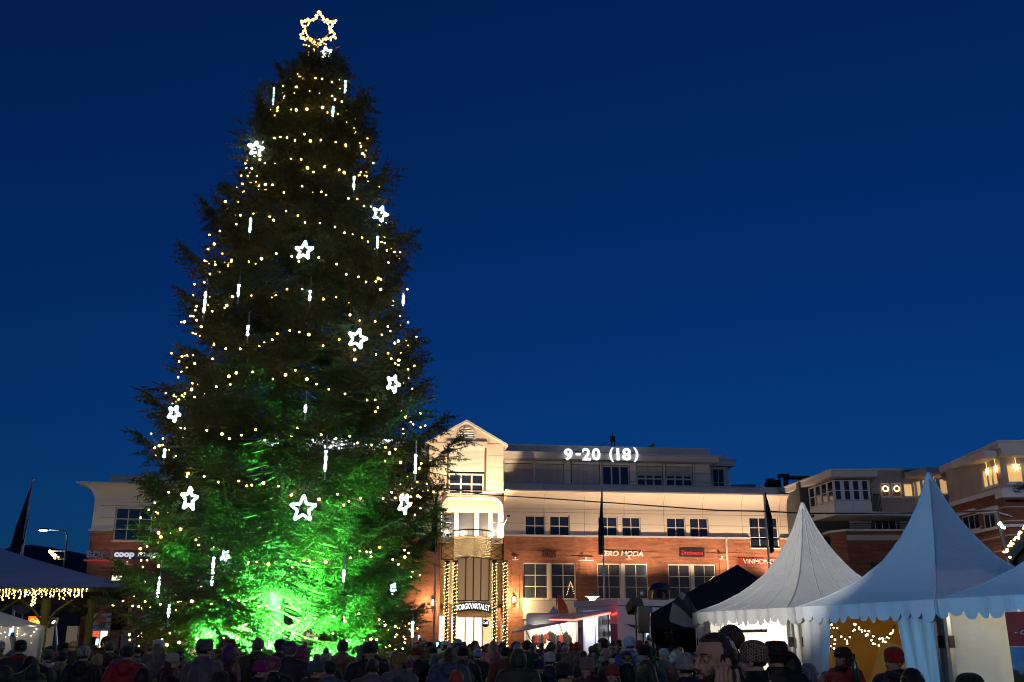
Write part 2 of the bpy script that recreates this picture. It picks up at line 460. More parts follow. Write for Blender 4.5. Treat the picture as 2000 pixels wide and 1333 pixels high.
M_shopdim = glow('dim_shop_interior', (1.0, 0.75, 0.5), 0.10, (0.1, 0.09, 0.08))
for k, r in enumerate(shop): window(bld, BF, *r, 2, 1, M_steel, M_shoplit, 0.1, name='shop_window', glassmix=lambda i, j, k=k: M_shoplit if (k + i) % 3 == 0 else M_shopdim)
M_litcream = glow('lit_stair_window', (1.0, 0.86, 0.62), 1.6)
window(bld, BF, *litw, 1, 1, M_steel, M_litcream, 0.1, sill=False); window(bld, BF, *litw2, 1, 1, M_steel, M_litcream, 0.1, sill=False)
# cream upper storey of separate panels over a backing wall
for a, b in ((SL, RL), (RR, SR)):
    hs = up + [big, bigl]
    wall_mesh(a, b, ZB, ZC0, hs, 0.2).build('backing_wall', M_joint, bld, BF).location.y += 0.03
    xs = [a]; w0 = 2.72
    while xs[-1] + w0 < b - 0.8: xs.append(xs[-1] + w0)
    xs.append(b); zs = [ZB + 0.11, ZB + 0.87, ZB + 1.60, ZC0]
    for i in range(len(xs) - 1):
        for j in range(3):
            for (p, q, u, v) in split_rect((xs[i] + 0.012, zs[j] + 0.012, xs[i + 1] - 0.012, zs[j + 1] - 0.012), hs):
                piece('wall_panel', M_cream, p, u, -0.012, 0.02, q, v, bld, BF)
    # the concave cove flaring out to the cornice edge, in separate curved sections
    mbn = 10; prof = [(0.92 * (1 - math.cos(t * PI / 2)), ZC0 + (ZC1 - ZC0) * math.sin(t * PI / 2)) for t in [k / mbn for k in range(mbn + 1)]]
    left_end, right_end = (a == SL), (b == SR)
    for i in range(len(xs) - 1):
        mb = MB(); x0, x1 = xs[i] + 0.008, xs[i + 1] - 0.008
        e0 = left_end and i == 0; e1 = right_end and i == len(xs) - 2
        rows_ = []
        for o_, z_ in prof:
            row = []
            if e0: row.append((x0 - o_, 9.0, z_))
            row += [(x0 - (o_ if e0 else 0), -o_, z_), (x1 + (o_ if e1 else 0), -o_, z_)]
            if e1: row.append((x1 + o_, 9.0, z_))
            rows_.append(row)
        for k in range(len(rows_) - 1):
            for m_ in range(len(rows_[0]) - 1):
                mb.quad(rows_[k][m_], rows_[k][m_ + 1], rows_[k + 1][m_ + 1], rows_[k + 1][m_])
        mb.build('cove_panel', M_cream, bld, BF, smooth=True)
    ex0 = 0.98 if left_end else 0; ex1 = 0.98 if right_end else 0
    piece('cornice_edge', M_ltrim, a - ex0, b + ex1, -0.97, 0.3, ZC1 + 0.003, ZC1 + 0.09, bld, BF)
    zp = [ZC1 + 0.09, ZC1 + 0.62]
    x = a + (0.75 if left_end else 0)
    xe_ = b - (0.5 if right_end else 0)
    while x < xe_ - 0.2:
        x1 = min(x + 2.72, xe_); piece('parapet_panel', M_panelg, x + 0.01, x1 - 0.01, 0.0, 0.25, zp[0] + .004, zp[1], bld, BF); x = x1
    piece('parapet_cap', M_cap, a + (0.7 if left_end else 0), b - (0.45 if right_end else 0), -0.05, 0.32, zp[1] + .003, zp[1] + 0.08, bld, BF)
# end walls
sr = Face(BF.w(SR, 0, 0), TH + R(90))
wall_mesh(0, 14, ZB, ZC0, [], 0.2).build('end_wall', M_cream, bld, sr); wall_mesh(0, 14, 0, ZB, [], 0.2).build('end_wall', M_brick, bld, sr)
sl = Face(BF.w(SL, 14, 0), TH - R(90))
wall_mesh(0, 14, ZB, ZC0, [], 0.2).build('end_wall', M_cream, bld, sl); wall_mesh(-0.0, 14, 0, ZB, [], 0.2).build('end_wall', M_brick, bld, sl)
MB().box(SL + .3, SR - .3, 0.4, 14, ZC1, ZC1 + 0.1).build('roof', M_roofm, bld, BF)
# ---- penthouse storey set back on the roof
PY = 1.3
ph0 = 2.2; ph1 = fp(1387, 930, PY)[0]
zf0, zf1 = fp(1175, 955, PY)[1] - 0.1, fp(1175, 903, PY)[1]
zt = fp(1200, 873, PY - 0.6)[1]
def pent(x0, x1, bays, side):
    # bays: (px0, px1, type)
    MB().box(x0, x1, PY + 0.35, 9, ZC1 + 0.1, zt - 0.35).build('penthouse_core', M_roofm, bld, BF)
    piece('fascia', M_panelg, x0 - 0.3 * (side < 0), x1 + (0.45 if side > 0 else 0), PY - 0.75, PY + 0.1, zf1 + 0.02, zf1 + 0.40, bld, BF)
    piece('fascia_lip', M_ltrim, x0 - 0.4 * (side < 0), x1 + (0.6 if side > 0 else 0), PY - 0.85, PY + 0.1, zf1 + 0.403, zf1 + 0.48, bld, BF)
    x = x0
    while x < x1 - 0.2:
        xe = min(x + 2.9, x1); piece('roof_fascia_panel', M_panelg, x + 0.008, xe - 0.008, PY - 0.25, PY + 0.3, zf1 + 0.49, zt, bld, BF); x = xe
    piece('roof_edge', M_ltrim, x0, x1, PY - 0.32, PY + 0.32, zt + 0.003, zt + 0.07, bld, BF)
    for (a, b, ty) in bays:
        if ty == 'post': piece('window_post', M_panelg, a, b, PY - 0.05, PY + 0.3, zf0, zf1, bld, BF); continue
        if ty == 'panel':
            for q in range(3): piece('wall_panel', M_panelg, a + .01, b - .01, PY, PY + 0.3, zf0 + (zf1 - zf0) * q / 3 + .008, zf0 + (zf1 - zf0) * (q + 1) / 3 - .008, bld, BF)
            continue
        w = window(bld, BF, a, zf0 + 0.02, b, zf1 - 0.22, 3, 1 if ty != 'half' else 2, M_panelg, M_glass, PY + 0.08, 0.06, 0.10, sill=False)
        piece('blind_box', M_ltrim, a, b, PY - 0.05, PY + 0.08, zf1 - 0.2, zf1 - 0.01, w, BF)
        drop = {'shut': 0.98, 'most': 0.74, 'half': 0.36, 'open': 0.06}[ty]
        z1 = zf1 - 0.22; z = z1 - 0.05
        while z > z1 - (z1 - zf0) * drop:
            piece('blind_slat', M_blind, a + 0.02, b - 0.02, PY - 0.015, PY + 0.02, z - 0.05, z, bld, BF); z -= 0.062
X = lambda px: fp(px, 930, PY)[0]
pent(ph0, ph1, [(X(985), X(1039), 'most'), (X(1040), X(1046), 'post'), (X(1047), X(1101), 'shut'), (X(1101.5), X(1115), 'panel'), (X(1117), X(1171), 'shut'), (X(1172), X(1175), 'post'), (X(1177), X(1229), 'open'), (X(1230), X(1243), 'panel'), (X(1244), X(1294), 'half'), (X(1295), X(1299), 'post'), (X(1301), X(1352), 'half'), (X(1353), X(1356), 'post'), (X(1357), X(1387), 'panel')], 1)
pent(-16.5, -2.2, [(-16.4 + i * 2.36, -16.4 + i * 2.36 + 2.1, 'open' if i % 2 else 'half') for i in range(6)], -1)
# lower part of the penthouse farther back at the end
a_, b_ = fp(1387, 930, 5)[0], fp(1423, 930, 5)[0]; z1_ = fp(1400, 912, 5)[1]
MB().box(a_ - 1, b_, 5, 10, ZC1 + 0.1, z1_ - 0.02).build('penthouse_wing', M_panelg, bld, BF)
piece('fascia', M_panelg, a_ - 0.3, b_ + 0.35, 4.5, 10.3, z1_, z1_ + 0.42, bld, BF)
piece('fascia_lip', M_ltrim, a_ - 0.3, b_ + 0.5, 4.35, 10.4, z1_ + 0.423, z1_ + 0.5, bld, BF)
piece('roof_fascia_panel', M_panelg, a_ - 0.2, b_ - 0.1, 5.2, 10, z1_ + 0.505, z1_ + 0.95, bld, BF)
window(bld, BF, fp(1390, 930, 5)[0], ZC1 + 0.75, fp(1414, 930, 5)[0], z1_ - 0.15, 2, 2, M_panelg, M_glass, 4.9)
# ---- round tower
tcx = fp(403, 900, 3.0)[0]; trad = tcx - fp(314, 900, 3.0)[0]
zt0, zt1 = ZC1 + 0.1, fp(360, 884, 3.0)[1]
tw = MB()
for i in range(20):
    a0, a1 = 2 * PI * (i + 0.05) / 20, 2 * PI * (i + 0.95) / 20
    for z0, z1 in ((zt0, zt0 + 0.7), (zt1 - 0.1, zt1)):
        tw.slab([(tcx + trad * .97 * math.cos(a1), 3 + trad * .97 * math.sin(a1)), (tcx + trad * .90 * math.cos(a1), 3 + trad * .90 * math.sin(a1)), (tcx + trad * .90 * math.cos(a0), 3 + trad * .90 * math.sin(a0)), (tcx + trad * .97 * math.cos(a0), 3 + trad * .97 * math.sin(a0))], z0, z1)
tw.build('tower_wall', M_panelg, bld, BF)
for i in range(20):
    a = 2 * PI * i / 20
    mb = MB().box(-.07, .07, -.1, .1, zt0 + 0.7, zt1 - 0.1); o = mb.build('tower_post', M_frame, bld, BF)
    o.location += (BF.d * (tcx + trad * .94 * math.cos(a)) + BF.n * (3 + trad * .94 * math.sin(a))); o.rotation_euler.z += a
MB().lathe([(trad * .88, zt0), (trad * .88, zt1)], 28, (tcx, 3, 0)).build('tower_glass', M_glass, bld, BF, smooth=True)
MB().lathe([(trad * 1.0, zt1), (trad * 1.16, zt1 + 0.10), (trad * 1.16, zt1 + 0.22), (trad * 1.06, zt1 + 0.30), (trad * 1.02, zt1 + 0.62), (trad * 0.9, zt1 + 0.70), (trad * 0.55, zt1 + 1.15), (trad * .1, zt1 + 1.32)], 40, (tcx, 3, 0)).build('tower_roof', M_panelg, bld, BF)
# ---- the central gable
ga = BF.px(911, 822, -0.95)
zE = BF.px(990, 868, -0.95)[1]
gz0 = ZC1 - 0.05
gc = (GL + GR) / 2
hb = (BF.px(874, 881, -0.95), BF.px(950, 921, -0.95)); hw = (BF.px(876, 924, -0.95), BF.px(946, 967, -0.95))
hole = (hw[0][0], gz0 + 0.02, hw[1][0], hb[0][1] + 0.28)
g1 = Face(BF.w(0, -0.95, 0), TH)
wall_mesh(GL, GR, gz0, zE, [hole], 0.25, 0.9).build('gable_wall', M_joint, bld, g1)
rc = BF.px(910.7, 851.7, -0.95); rr_ = 0.56
mb = MB(); n_s = 32
tri = [(GL - 0.02, zE), (GR + 0.02, zE), (ga[0], ga[1] - 0.12)]
# tympanum with a round opening
def edge_pt(a):
    d = (math.cos(a), math.sin(a)); best = 99
    for i in range(3):
        p, q = tri[i], tri[(i + 1) % 3]; ex, ez = q[0] - p[0], q[1] - p[1]
        den = d[0] * ez - d[1] * ex
        if abs(den) < 1e-9: continue
        t = ((p[0] - rc[0]) * ez - (p[1] - rc[1]) * ex) / den; s_ = ((p[0] - rc[0]) * d[1] - (p[1] - rc[1]) * d[0]) / den
        if t > 0 and -1e-6 <= s_ <= 1 + 1e-6: best = min(best, t)
    return (rc[0] + d[0] * best, 0, rc[1] + d[1] * best)
angs = sorted([2 * PI * i / 64 for i in range(64)] + [math.atan2(p[1] - rc[1], p[0] - rc[0]) % (2 * PI) for p in tri])
ring_ = [(rc[0] + rr_ * math.cos(a), 0, rc[1] + rr_ * math.sin(a)) for a in angs]; out_ = [edge_pt(a) for a in angs]; k = len(angs)
for i in range(k):
    j = (i + 1) % k
    mb.quad(ring_[i], out_[i], out_[j], ring_[j]); b0, b1 = list(ring_[i]), list(ring_[j]); b0[1] = b1[1] = 0.3; mb.quad(ring_[i], ring_[j], b1, b0)
mb.build('tympanum', M_cream, bld, g1)
# cream panels on the gable wall
zs = [gz0 + 0.02 + i * (zE - gz0 - 0.02) / 4 for i in range(5)]
for j in range(4):
    for (p, q, u, v) in split_rect((GL, zs[j] + 0.01, GR, zs[j + 1] - 0.01), [(hole[0] - 0.12, hole[1], hole[2] + 0.12, hole[3])]):
        piece('wall_panel', M_cream, p, u, -0.03, -0.002, q, v, bld, g1)
# louvre in the round opening
lv = MB().lathe([(rr_ - 0.01, 0), (rr_ + 0.05, 0), (rr_ + 0.05, 0.08), (rr_ - 0.01, 0.08)], 36)
lv.v = [(rc[0] + x, -z, rc[1] + y) for x, y, z in lv.v]; lv.f = [f for f in lv.f if len(f) == 4]
lo_ = lv.build('round_louvre', M_ltrim, bld, g1)
for i in range(-3, 4):
    z_ = i * 0.16; hw_ = math.sqrt(max(0.01, rr_ ** 2 - z_ ** 2)) - 0.02
    o = MB().box(-hw_, hw_, 0.02, 0.16, -0.055, 0.055).build('louvre_blade', M_panelg if i % 3 == 0 else M_ltrim, lo_)
    o.location = (rc[0], 0, rc[1] + z_); o.rotation_euler = (0.7, 0, 0)
# gable roof: two sloping slabs with a thin bright verge
for sx in (-1, 1):
    xe = (GL - 0.28) if sx < 0 else (GR + 0.28); ze = zE - 0.16
    apx = (ga[0], ga[1])
    d = Vector((xe - apx[0], ze - apx[1])); nrm = Vector((-d.y, d.x)).normalized() * 0.14
    if nrm.y < 0: nrm = -nrm
    MB().sheet([(apx[0], apx[1] - 0.13), (xe, ze - 0.02), (xe, ze + 0.12), (apx[0], apx[1] + 0.03)], -0.25, 7.0).build('gable_roof', M_ltrim, bld, g1)
    fc = Face(BF.w(GL if sx < 0 else GR, -0.95 if sx > 0 else 6, 0), TH + (R(90) if sx > 0 else -R(90)))
    wall_mesh(0, 6.9, gz0, zE, [], 0.2).build('gable_side', M_cream, bld, fc)
piece('blind_hood', M_panelg, hole[0] - 0.16, hole[2] + 0.16, -0.14, -0.035, hole[3] + 0.03, hole[3] + 0.36, bld, g1)
piece('blind_box', M_white, hole[0], hole[2], -0.02, 0.2, hb[0][1] + 0.02, hole[3] - 0.005, bld, g1)
z = hb[0][1]
while z > hb[1][1]:
    piece('blind_slat', M_white, hole[0] + 0.01, hole[2] - 0.01, 0.02, 0.07, z - 0.062, z, bld, g1); z -= 0.08
window(bld, g1, hole[0] + 0.01, hw[1][1], hole[2] - 0.01, hw[0][1], 3, 2, M_frame, M_glass, 0.14, 0.11, 0.10)
# ---- the recess beneath: arched soffit, tall windows, pillars
zr = BF.px(900, 970, -0.5)[1]
rec = MB(); ry = 1.5; zA = zr + 0.05; rad = 0.75
arch = [(RL, ZB)] + [(RL + rad - rad * math.cos(a), zA - rad + rad * math.sin(a)) for a in [PI / 2 * i / 8 for i in range(9)]] + [(RR - rad + rad * math.sin(a), zA - rad + rad * math.cos(a)) for a in [PI / 2 * i / 8 for i in range(9)]] + [(RR, ZB)]
for i in range(len(arch) - 1):
    a, b = arch[i], arch[i + 1]; rec.quad((a[0], 0, a[1]), (a[0], ry, a[1]), (b[0], ry, b[1]), (b[0], 0, b[1]))
# spandrels that close the corners of the arch up to the cornice
for i in range(len(arch) - 1):
    a, b = arch[i], arch[i + 1]
    if abs(a[0] - b[0]) > 1e-6: rec.quad((a[0], 0, a[1]), (b[0], 0, b[1]), (b[0], 0, gz0 + 0.0), (a[0], 0, gz0 + 0.0))
rec.quad((RL, -0.95, gz0 - 0.003), (RR, -0.95, gz0 - 0.003), (RR, 0.0, gz0 - 0.003), (RL, 0.0, gz0 - 0.003))
rec.build('recess_lining', M_cream, bld, BF)
zt_w = BF.px(880, 999, 1.3)[1]
tall = [(BF.px(862, 1020, ry)[0], BF.px(888, 1020, ry)[0]), (BF.px(895, 1020, ry)[0], BF.px(928, 1020, ry)[0]), (BF.px(935, 1020, ry)[0], BF.px(955, 1020, ry)[0]), (BF.px(961, 1020, ry)[0], BF.px(974, 1020, ry)[0])]
rb = Face(BF.w(0, ry, 0), TH)
wall_mesh(RL - .1, RR + .1, ZB - 0.1, zA + 0.3, [(a, ZB - 0.05, b, zt_w) for a, b in tall], 0.2).build('recess_wall', M_cream, bld, rb)
M_glassr = glass_mat('recess_glass', (0.05, 0.055, 0.07), 0.15)
for a, b in tall: window(bld, rb, a, ZB - 0.05, b, zt_w, 1, 1, M_frame, M_glassr, 0.1, 0.03, sill=False)
# balcony floor, curved front, railings
bx0, bx1 = BF.px(888, 1060, -1.2)[0], BF.px(960, 1060, -1.2)[0]
zb0, zb1 = BF.px(920, 1091, -1.2)[1], BF.px(920, 1035, -1.2)[1]
bal = [(RL, 0.0), (bx0, -0.2)] + [(bx0 + (bx1 - bx0) * t, -0.55 - 0.85 * math.sin(PI * t)) for t in [i / 12 for i in range(13)]] + [(bx1, -0.2), (RR, 0.0), (RR, ry), (RL, ry)]
MB().slab(bal, ZB - 0.45, ZB - 0.12).build('balcony_floor', M_cream, bld, BF)
fr = [(bx0 + (bx1 - bx0) * t, -0.60 - 0.85 * math.sin(PI * t)) for t in [i / 16 for i in range(17)]]
rail = MB(); rail.tube([(x, y, zb1) for x, y in fr], 0.05, 6); rail.tube([(fr[0][0], 0.0, zb1), (fr[0][0], fr[0][1], zb1)], 0.04, 6); rail.tube([(fr[-1][0], 0.0, zb1), (fr[-1][0], fr[-1][1], zb1)], 0.04, 6)
for x, y in fr[::2]: rail.tube([(x, y, ZB - 0.3), (x, y, zb1)], 0.022, 5)
rail.build('balcony_rail', M_steel, bld, BF)
M_cloth = mat('pale_balcony_cloth', (0.10, 0.08, 0.07), 0.9, 0.1)
mb = MB()
for i in range(16): mb.quad((fr[i][0], fr[i][1] + 0.02, zb0), (fr[i + 1][0], fr[i + 1][1] + 0.02, zb0), (fr[i + 1][0], fr[i + 1][1] + 0.02, zb1 - 0.55), (fr[i][0], fr[i][1] + 0.02, zb1 - 0.55))
mb.build('balcony_front', M_cloth, bld, BF)
for x0_, x1_ in ((RL, bx0 - 0.03), (bx1 + 0.03, RR)):
    sr_ = MB(); sr_.box(x0_, x1_, -0.12, -0.06, ZB + 0.85, ZB + 0.92)
    x = x0_ + 0.04
    while x < x1_: sr_.box(x - .018, x + .018, -0.11, -0.07, ZB - 0.1, ZB + 0.85); x += 0.15
    sr_.build('balustrade', M_ltrim, bld, BF)
# lattice brackets below the balcony sides
for x0_, x1_ in ((RL, bx0), (bx1, RR)):
    lt = MB(); z0_, z1_ = BF.px(870, 1094)[1], ZB - 0.15
    for x in (x0_ + .04, x1_ - .04): lt.tube([(x, -0.45, z0_), (x, -0.45, z1_)], 0.035, 5)
    n_ = 3
    for i in range(n_):
        a, b = z0_ + (z1_ - z0_) * i / n_, z0_ + (z1_ - z0_) * (i + 1) / n_
        lt.tube([(x0_, -0.45, a), (x1_, -0.45, b)], 0.018, 4); lt.tube([(x1_, -0.45, a), (x0_, -0.45, b)], 0.018, 4)
    lt.tube([(x0_, -0.45, z0_), (x1_, -0.45, z0_)], 0.03, 4)
    lt.build('lattice_bracket', M_steel, bld, BF)
# ---- portal: tall glass over the doors
eg0, eg1 = BF.px(893, 1130, 0.9)[0], BF.px(956, 1130, 0.9)[0]
zg0, zg1 = BF.px(900, 1174, 0.9)[1], ZB - 0.5
M_entg = glow('amber_stair_glass', (0.95, 0.60, 0.32), 0.2, (0.06, 0.04, 0.025))
eb = Face(BF.w(0, 0.9, 0), TH)
w_ = window(bld, eb, eg0, zg0, eg1, zg1, 4, 1, M_steel, M_entg, 0.0, 0.06, 0.07, name='stair_glazing', sill=False)
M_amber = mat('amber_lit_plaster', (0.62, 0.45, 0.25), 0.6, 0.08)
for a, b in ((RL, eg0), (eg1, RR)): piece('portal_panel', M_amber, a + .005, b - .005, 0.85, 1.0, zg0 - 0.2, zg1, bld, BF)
piece('portal_beam', M_brick, RL, RR, 0.3, 1.2, zg0 - 0.45, zg0 - 0.21, bld, BF)
for a, b in ((868, 890), (962, 986)):
    xa, xb = BF.px(a, 1220)[0], BF.px(b, 1220)[0]; piece('portal_pier', M_brick, xa + 0.25, xb - 0.25, 0.1, 1.0, 0, zg0 - 0.46, bld, BF)
M_hall = glow('bright_entrance_hall', (1.0, 0.80, 0.52), 1.9)
M_hallm = glow('bright_shop_back', (1.0, 0.70, 0.38), .8)
dz1 = BF.px(920, 1204, 1.0)[1]
d0, d1 = BF.px(890, 1220, 1.0)[0], BF.px(962, 1220, 1.0)[0]
dn = Face(BF.w(0, 1.0, 0), TH)
dw = window(bld, dn, d0, 0.02, d1, dz1, 4, 1, M_frame, M_hall, 0.2, 0.08, 0.09, name='glass_door', sill=False, glassmix=lambda i, j: M_hallm if i == 3 else M_hall)
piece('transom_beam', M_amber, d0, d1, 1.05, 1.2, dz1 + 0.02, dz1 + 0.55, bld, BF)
for a, b in ((RL, d0), (d1, RR)): piece('entrance_side_light', M_hall, a + .02, b - .02, 1.1, 1.2, 0.02, dz1, bld, BF)
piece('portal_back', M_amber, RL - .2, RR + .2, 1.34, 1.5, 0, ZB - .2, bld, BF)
piece('gable_back', M_joint, GL + .1, GR - .1, .35, .5, gz0, zE - .1, bld, g1)
# curved sign over the doors
s0, s1 = BF.px(888, 1188, -0.1)[0], BF.px(958, 1188, -0.1)[0]; zs0, zs1 = BF.px(920, 1197, -0.1)[1], BF.px(920, 1180, -0.1)[1]
M_signk = mat('black_sign_board', (0.012, 0.012, 0.014), 0.35)
bow = [(s0 + (s1 - s0) * i / 16, zs0 - 0.03 + 0.16 * math.sin(PI * i / 16)) for i in range(17)]; bow2 = [(x, z + (zs1 - zs0)) for x, z in reversed(bow)]
sg = tag(MB().sheet(bow + bow2, -0.2, 0.0).build('sign', M_signk, None, BF), 'bowed black sign with white letters TORGKVARTALET over the entrance doors', 'sign')
tm = text_mesh('lettering', 'TORGKVARTALET', M_white_l, 1, 0.02, 0.012, width=(s1 - s0) * 0.94, height=(zs1 - zs0) * 0.66)
co = np.empty(len(tm.vertices) * 3); tm.vertices.foreach_get('co', co); co = co.reshape(-1, 3)
co[:, 2] += 0.16 * np.sin(PI * (co[:, 0] / ((s1 - s0) * 0.94) * 0.94 + 0.03)) ; tm.vertices.foreach_set('co', co.ravel())
link('lettering', tm, sg, None, (s0 + (s1 - s0) * 0.03, -0.225, zs0 + (zs1 - zs0) * 0.14))
# round hanging sign by the door
q = BF.px(948, 1218, -0.3); rs_ = 0.24
h = thing('sign', 'round dark hanging sign with pale letters beside the entrance doors', 'sign', BF.w(q[0], -0.4, q[1]))
mb = MB().lathe([(rs_, -0.04), (rs_, 0.04)], 24); mb.v = [(x, z, y) for x, y, z in mb.v]; mb.tube([(0, 0, rs_), (0, 0, 1.0)], 0.012, 5); o = mb.build('board', M_signk, h); o.rotation_euler.z = TH
o = link('lettering', text_mesh('lettering', 'CafE', M_white_l, 1, 0.01, 0.01, width=0.36, height=0.16), h, None, (-0.18, -0.07, -0.04)); o.rotation_euler.z = TH
# ---- lettering on the facade
M_grey_l = mat('pale_letters', (0.6, 0.57, 0.52), 0.5)
def sign_text(body, px0, py0, px1, py1, m, label, yd=-0.08, board=None, bpx=None, shear=0.0, off=0.0, ext=0.03, bthick=0.08, fit=(0.9, 0.62)):
    x0, z1 = BF.px(px0, py0, yd); x1, z0 = BF.px(px1, py1, yd)
    t = thing('sign', label, 'sign', BF.w(x0, yd, z0))
    if board:
        bx = bpx or (px0, py0, px1, py1); a0, c1 = BF.px(bx[0], bx[1], yd); a1, c0 = BF.px(bx[2], bx[3], yd)
        o = MB().box(a0 - x0, a1 - x0, 0.004, bthick, c0 - z0, c1 - z0).build('board', board, t); o.rotation_euler.z = TH
    o = link('lettering', text_mesh('lettering', body, m, 1, ext, off, shear, width=x1 - x0, height=z1 - z0), t, None, (0, 0, 0)); o.rotation_euler.z = TH
    return t
M_time = glow('white_lit_numerals', (0.92, 0.96, 1.0), 1.25)
hrs = sign_text('9', 1101, 876, 1119, 900, M_time, 'white lit opening hours 9-20 (18) on the roof edge', PY - 0.95, off=0.035, ext=0.005)
h0_ = BF.px(1101, 900, PY - .95)
for ch_, a_, b_, y0_, y1_, of_ in (('-', 1124, 1134, 886, 890, .0), ('2', 1137, 1153, 876, 900, .035), ('0', 1156, 1172, 876, 900, .035), ('(', 1190, 1198, 875, 903, .03), ('1', 1204, 1209, 876, 900, .0), ('8', 1215, 1232, 876, 900, .03), (')', 1237, 1246, 875, 903, .03)):
    xa_, zb__ = BF.px(a_, y1_, PY - .95); xb_, za__ = BF.px(b_, y0_, PY - .95)
    o = link('lettering', text_mesh('lettering', ch_, M_time, 1, .005, of_, width=xb_ - xa_, height=za__ - zb__), hrs, None, BF.d * (xa_ - h0_[0]) + Vector((0, 0, zb__ - h0_[1]))); o.rotation_euler.z = TH
xb_ = BF.px(1246, 890, PY - .95)[0] - h0_[0]
o = MB().box(-.05, xb_, .03, .07, .05, .09).box(-.05, xb_, .03, .07, .62, .66).build('mounting_rail', M_steel, hrs); o.rotation_euler.z = TH
sign_text('TORGKVARTALET', 524, 853, 766, 879, glow('roof_letters_white', (0.92, 0.97, 1.0), 5.0), 'large white lit letters TORGKVARTALET on the roof edge behind the spruce', PY - 0.95, off=0.012, ext=0.03)
sign_text('VERO MODA', 1172, 1076, 1256, 1087, M_grey_l, 'pale slanted letters VERO MODA on the brick', shear=0.22, off=0.03)
sign_text('KANDAS', 1059, 1076, 1086, 1089, M_signk, 'small dark letters standing off the brick under the cream wall', -0.2, off=0.02)
M_redtxt = glow('dull_red_letters', (0.5, 0.02, 0.03), 0.22)
sign_text('Dressmann', 1331, 1075, 1372, 1084, M_redtxt, 'black board with dull red lettering on the brick', board=M_signk, bpx=(1327, 1071, 1376, 1088))
M_redb = mat('dark_red_board', (0.22, 0.025, 0.02), 0.5)
sign_text('VINMONOPOLET', 1451, 1092, 1548, 1102, mat('ivory_letters', (0.75, 0.68, 0.58), .5), 'red board with ivory letters VINMONOPOLET', board=M_redb, bpx=(1441, 1090, 1560, 1105), off=-0.005)
t_ = sign_text('coop', 224, 1079, 262, 1092, glow('dim_white_letters', (0.8, 0.85, 1), 0.35), 'dark board with rounded white letters coop mega', board=M_signk, bpx=(222, 1075, 325, 1094), off=0.05)
xo = BF.px(224, 1085, -.08)[0]
o = link('lettering', text_mesh('lettering', 'mega', bpy.data.materials['dim_white_letters'], 1, 0.03, 0.0, 0.2, width=BF.px(312, 1085, -.08)[0] - BF.px(270, 1085, -.08)[0], height=0.36), t_, None, BF.d * (BF.px(270, 1085, -.08)[0] - xo) + Vector((0, 0, 0.04))); o.rotation_euler.z = TH
t_ = sign_text('BDO', 171, 1076, 214, 1090, mat('navy_letters', (0.02, 0.03, 0.10), .4), 'navy letters BDO with a red band on dark brick', off=0.04)
o = piece('red_band', glow('dull_red_band', (0.6, 0.02, 0.02), 0.12), 0, BF.px(214, 1090)[0] - BF.px(165, 1090)[0], -0.02, 0.03, -0.22, -0.1, t_); o.rotation_euler.z = TH; o.location = Vector((0.6 * math.cos(TH), 0.6 * math.sin(TH), -0.16))
sign_text('EN', 797, 1074, 807, 1085, M_grey_l, 'pale letters EN on brick at the edge of the spruce')
# panel door with the orange disc at the far wing
tx0, tz1 = fp(183, 1200); tx1, tz0 = fp(210, 1223)
M_dpan = mat('grey_white_panel', (0.35, 0.36, 0.38), 0.5)
piece('door_panel', M_dpan, doorl[0] + .01, doorl[2] - .01, 0.03, 0.1, tz0 - 0.15, doorl[3] - .01, bld, BF)
M_orange = mat('orange_disc', (0.55, 0.12, 0.04), 0.5)
mb = MB().lathe([(0.27, 0), (0.27, 0.03)], 20); mb.v = [(tx0 + 0.42 + x, 0.0 + z - 0.005, (tz0 + tz1) / 2 + 0.05 + y) for x, y, z in mb.v]; mb.build('orange_disc', M_orange, bld, BF)
for i, s_ in enumerate(('PORT', 'THE', 'BAR')):
    o = link('lettering', text_mesh('lettering', s_, M_signk, 1, 0.01, 0, width=0.42, height=0.16), bld); BF.place(o, bld, Vector((tx1 - 0.55, 0.015, tz1 - 0.34 - i * 0.24)))
window(bld, BF, doorl[0] + .01, 0.02, doorl[2] - .01, tz0 - 0.17, 2, 2, M_dpan, M_shoplit, 0.06, 0.12, name='door', sill=False, glassmix=lambda i, j: glow('red_lit_poster', (1.0, 0.12, 0.05), 0.9) if i == 0 else M_litcream)
# small wall details: lamp rails, downpipe, mast
for (pa, pb, py, txt) in ((1130, 1160, 1094.5, 'left of the slanted letters'), (1000, 1013, 1093.5, 'beside the entrance light columns'), (236, 261, 1102, 'under the rounded white letters'), (1222, 1236, 1092, 'left of the black board'), (1404, 1416, 1092, 'by the downpipe'), (1530, 1546, 1086, 'above the red board end')):
    a, z = fp(pa, py, -0.5); b, _ = fp(pb, py, -0.5)
    t = thing('wall_uplight', 'thin rail with uplight on the brick ' + txt, 'wall light', BF.w((a + b) / 2, 0, z), 0, 'uplight rails on the brick')
    o = MB().tube([((a - b) / 2, -0.5, 0), ((b - a) / 2, -0.5, 0)], 0.02, 5).tube([(0, -0.5, 0), (0, -0.02, 0)], 0.02, 5).build('rail', M_ltrim, t); o.rotation_euler.z = TH
    o = MB().lathe([(0.03, 0), (0.055, 0.06), (0.05, 0.12)], 10, (0, -0.5, 0.02)).build('lamp_head', M_ltrim, t); o.rotation_euler.z = TH
    o = MB().lathe([(0.045, 0), (0.045, 0.01)], 10, (0, -0.5, 0.142)).build('lens', glow('warm_lens', (1, .7, .4), 6.0), t); o.rotation_euler.z = TH
x_, _ = fp(1420, 1100); MB().tube([(x_, -0.08, 3.0), (x_, -0.08, ZB - 0.25), (x_, -0.2, ZB + 0.1)], 0.07, 8).build('downpipe', M_pipe, bld, BF)
q = fp(1197, 866, 4); mb = MB()
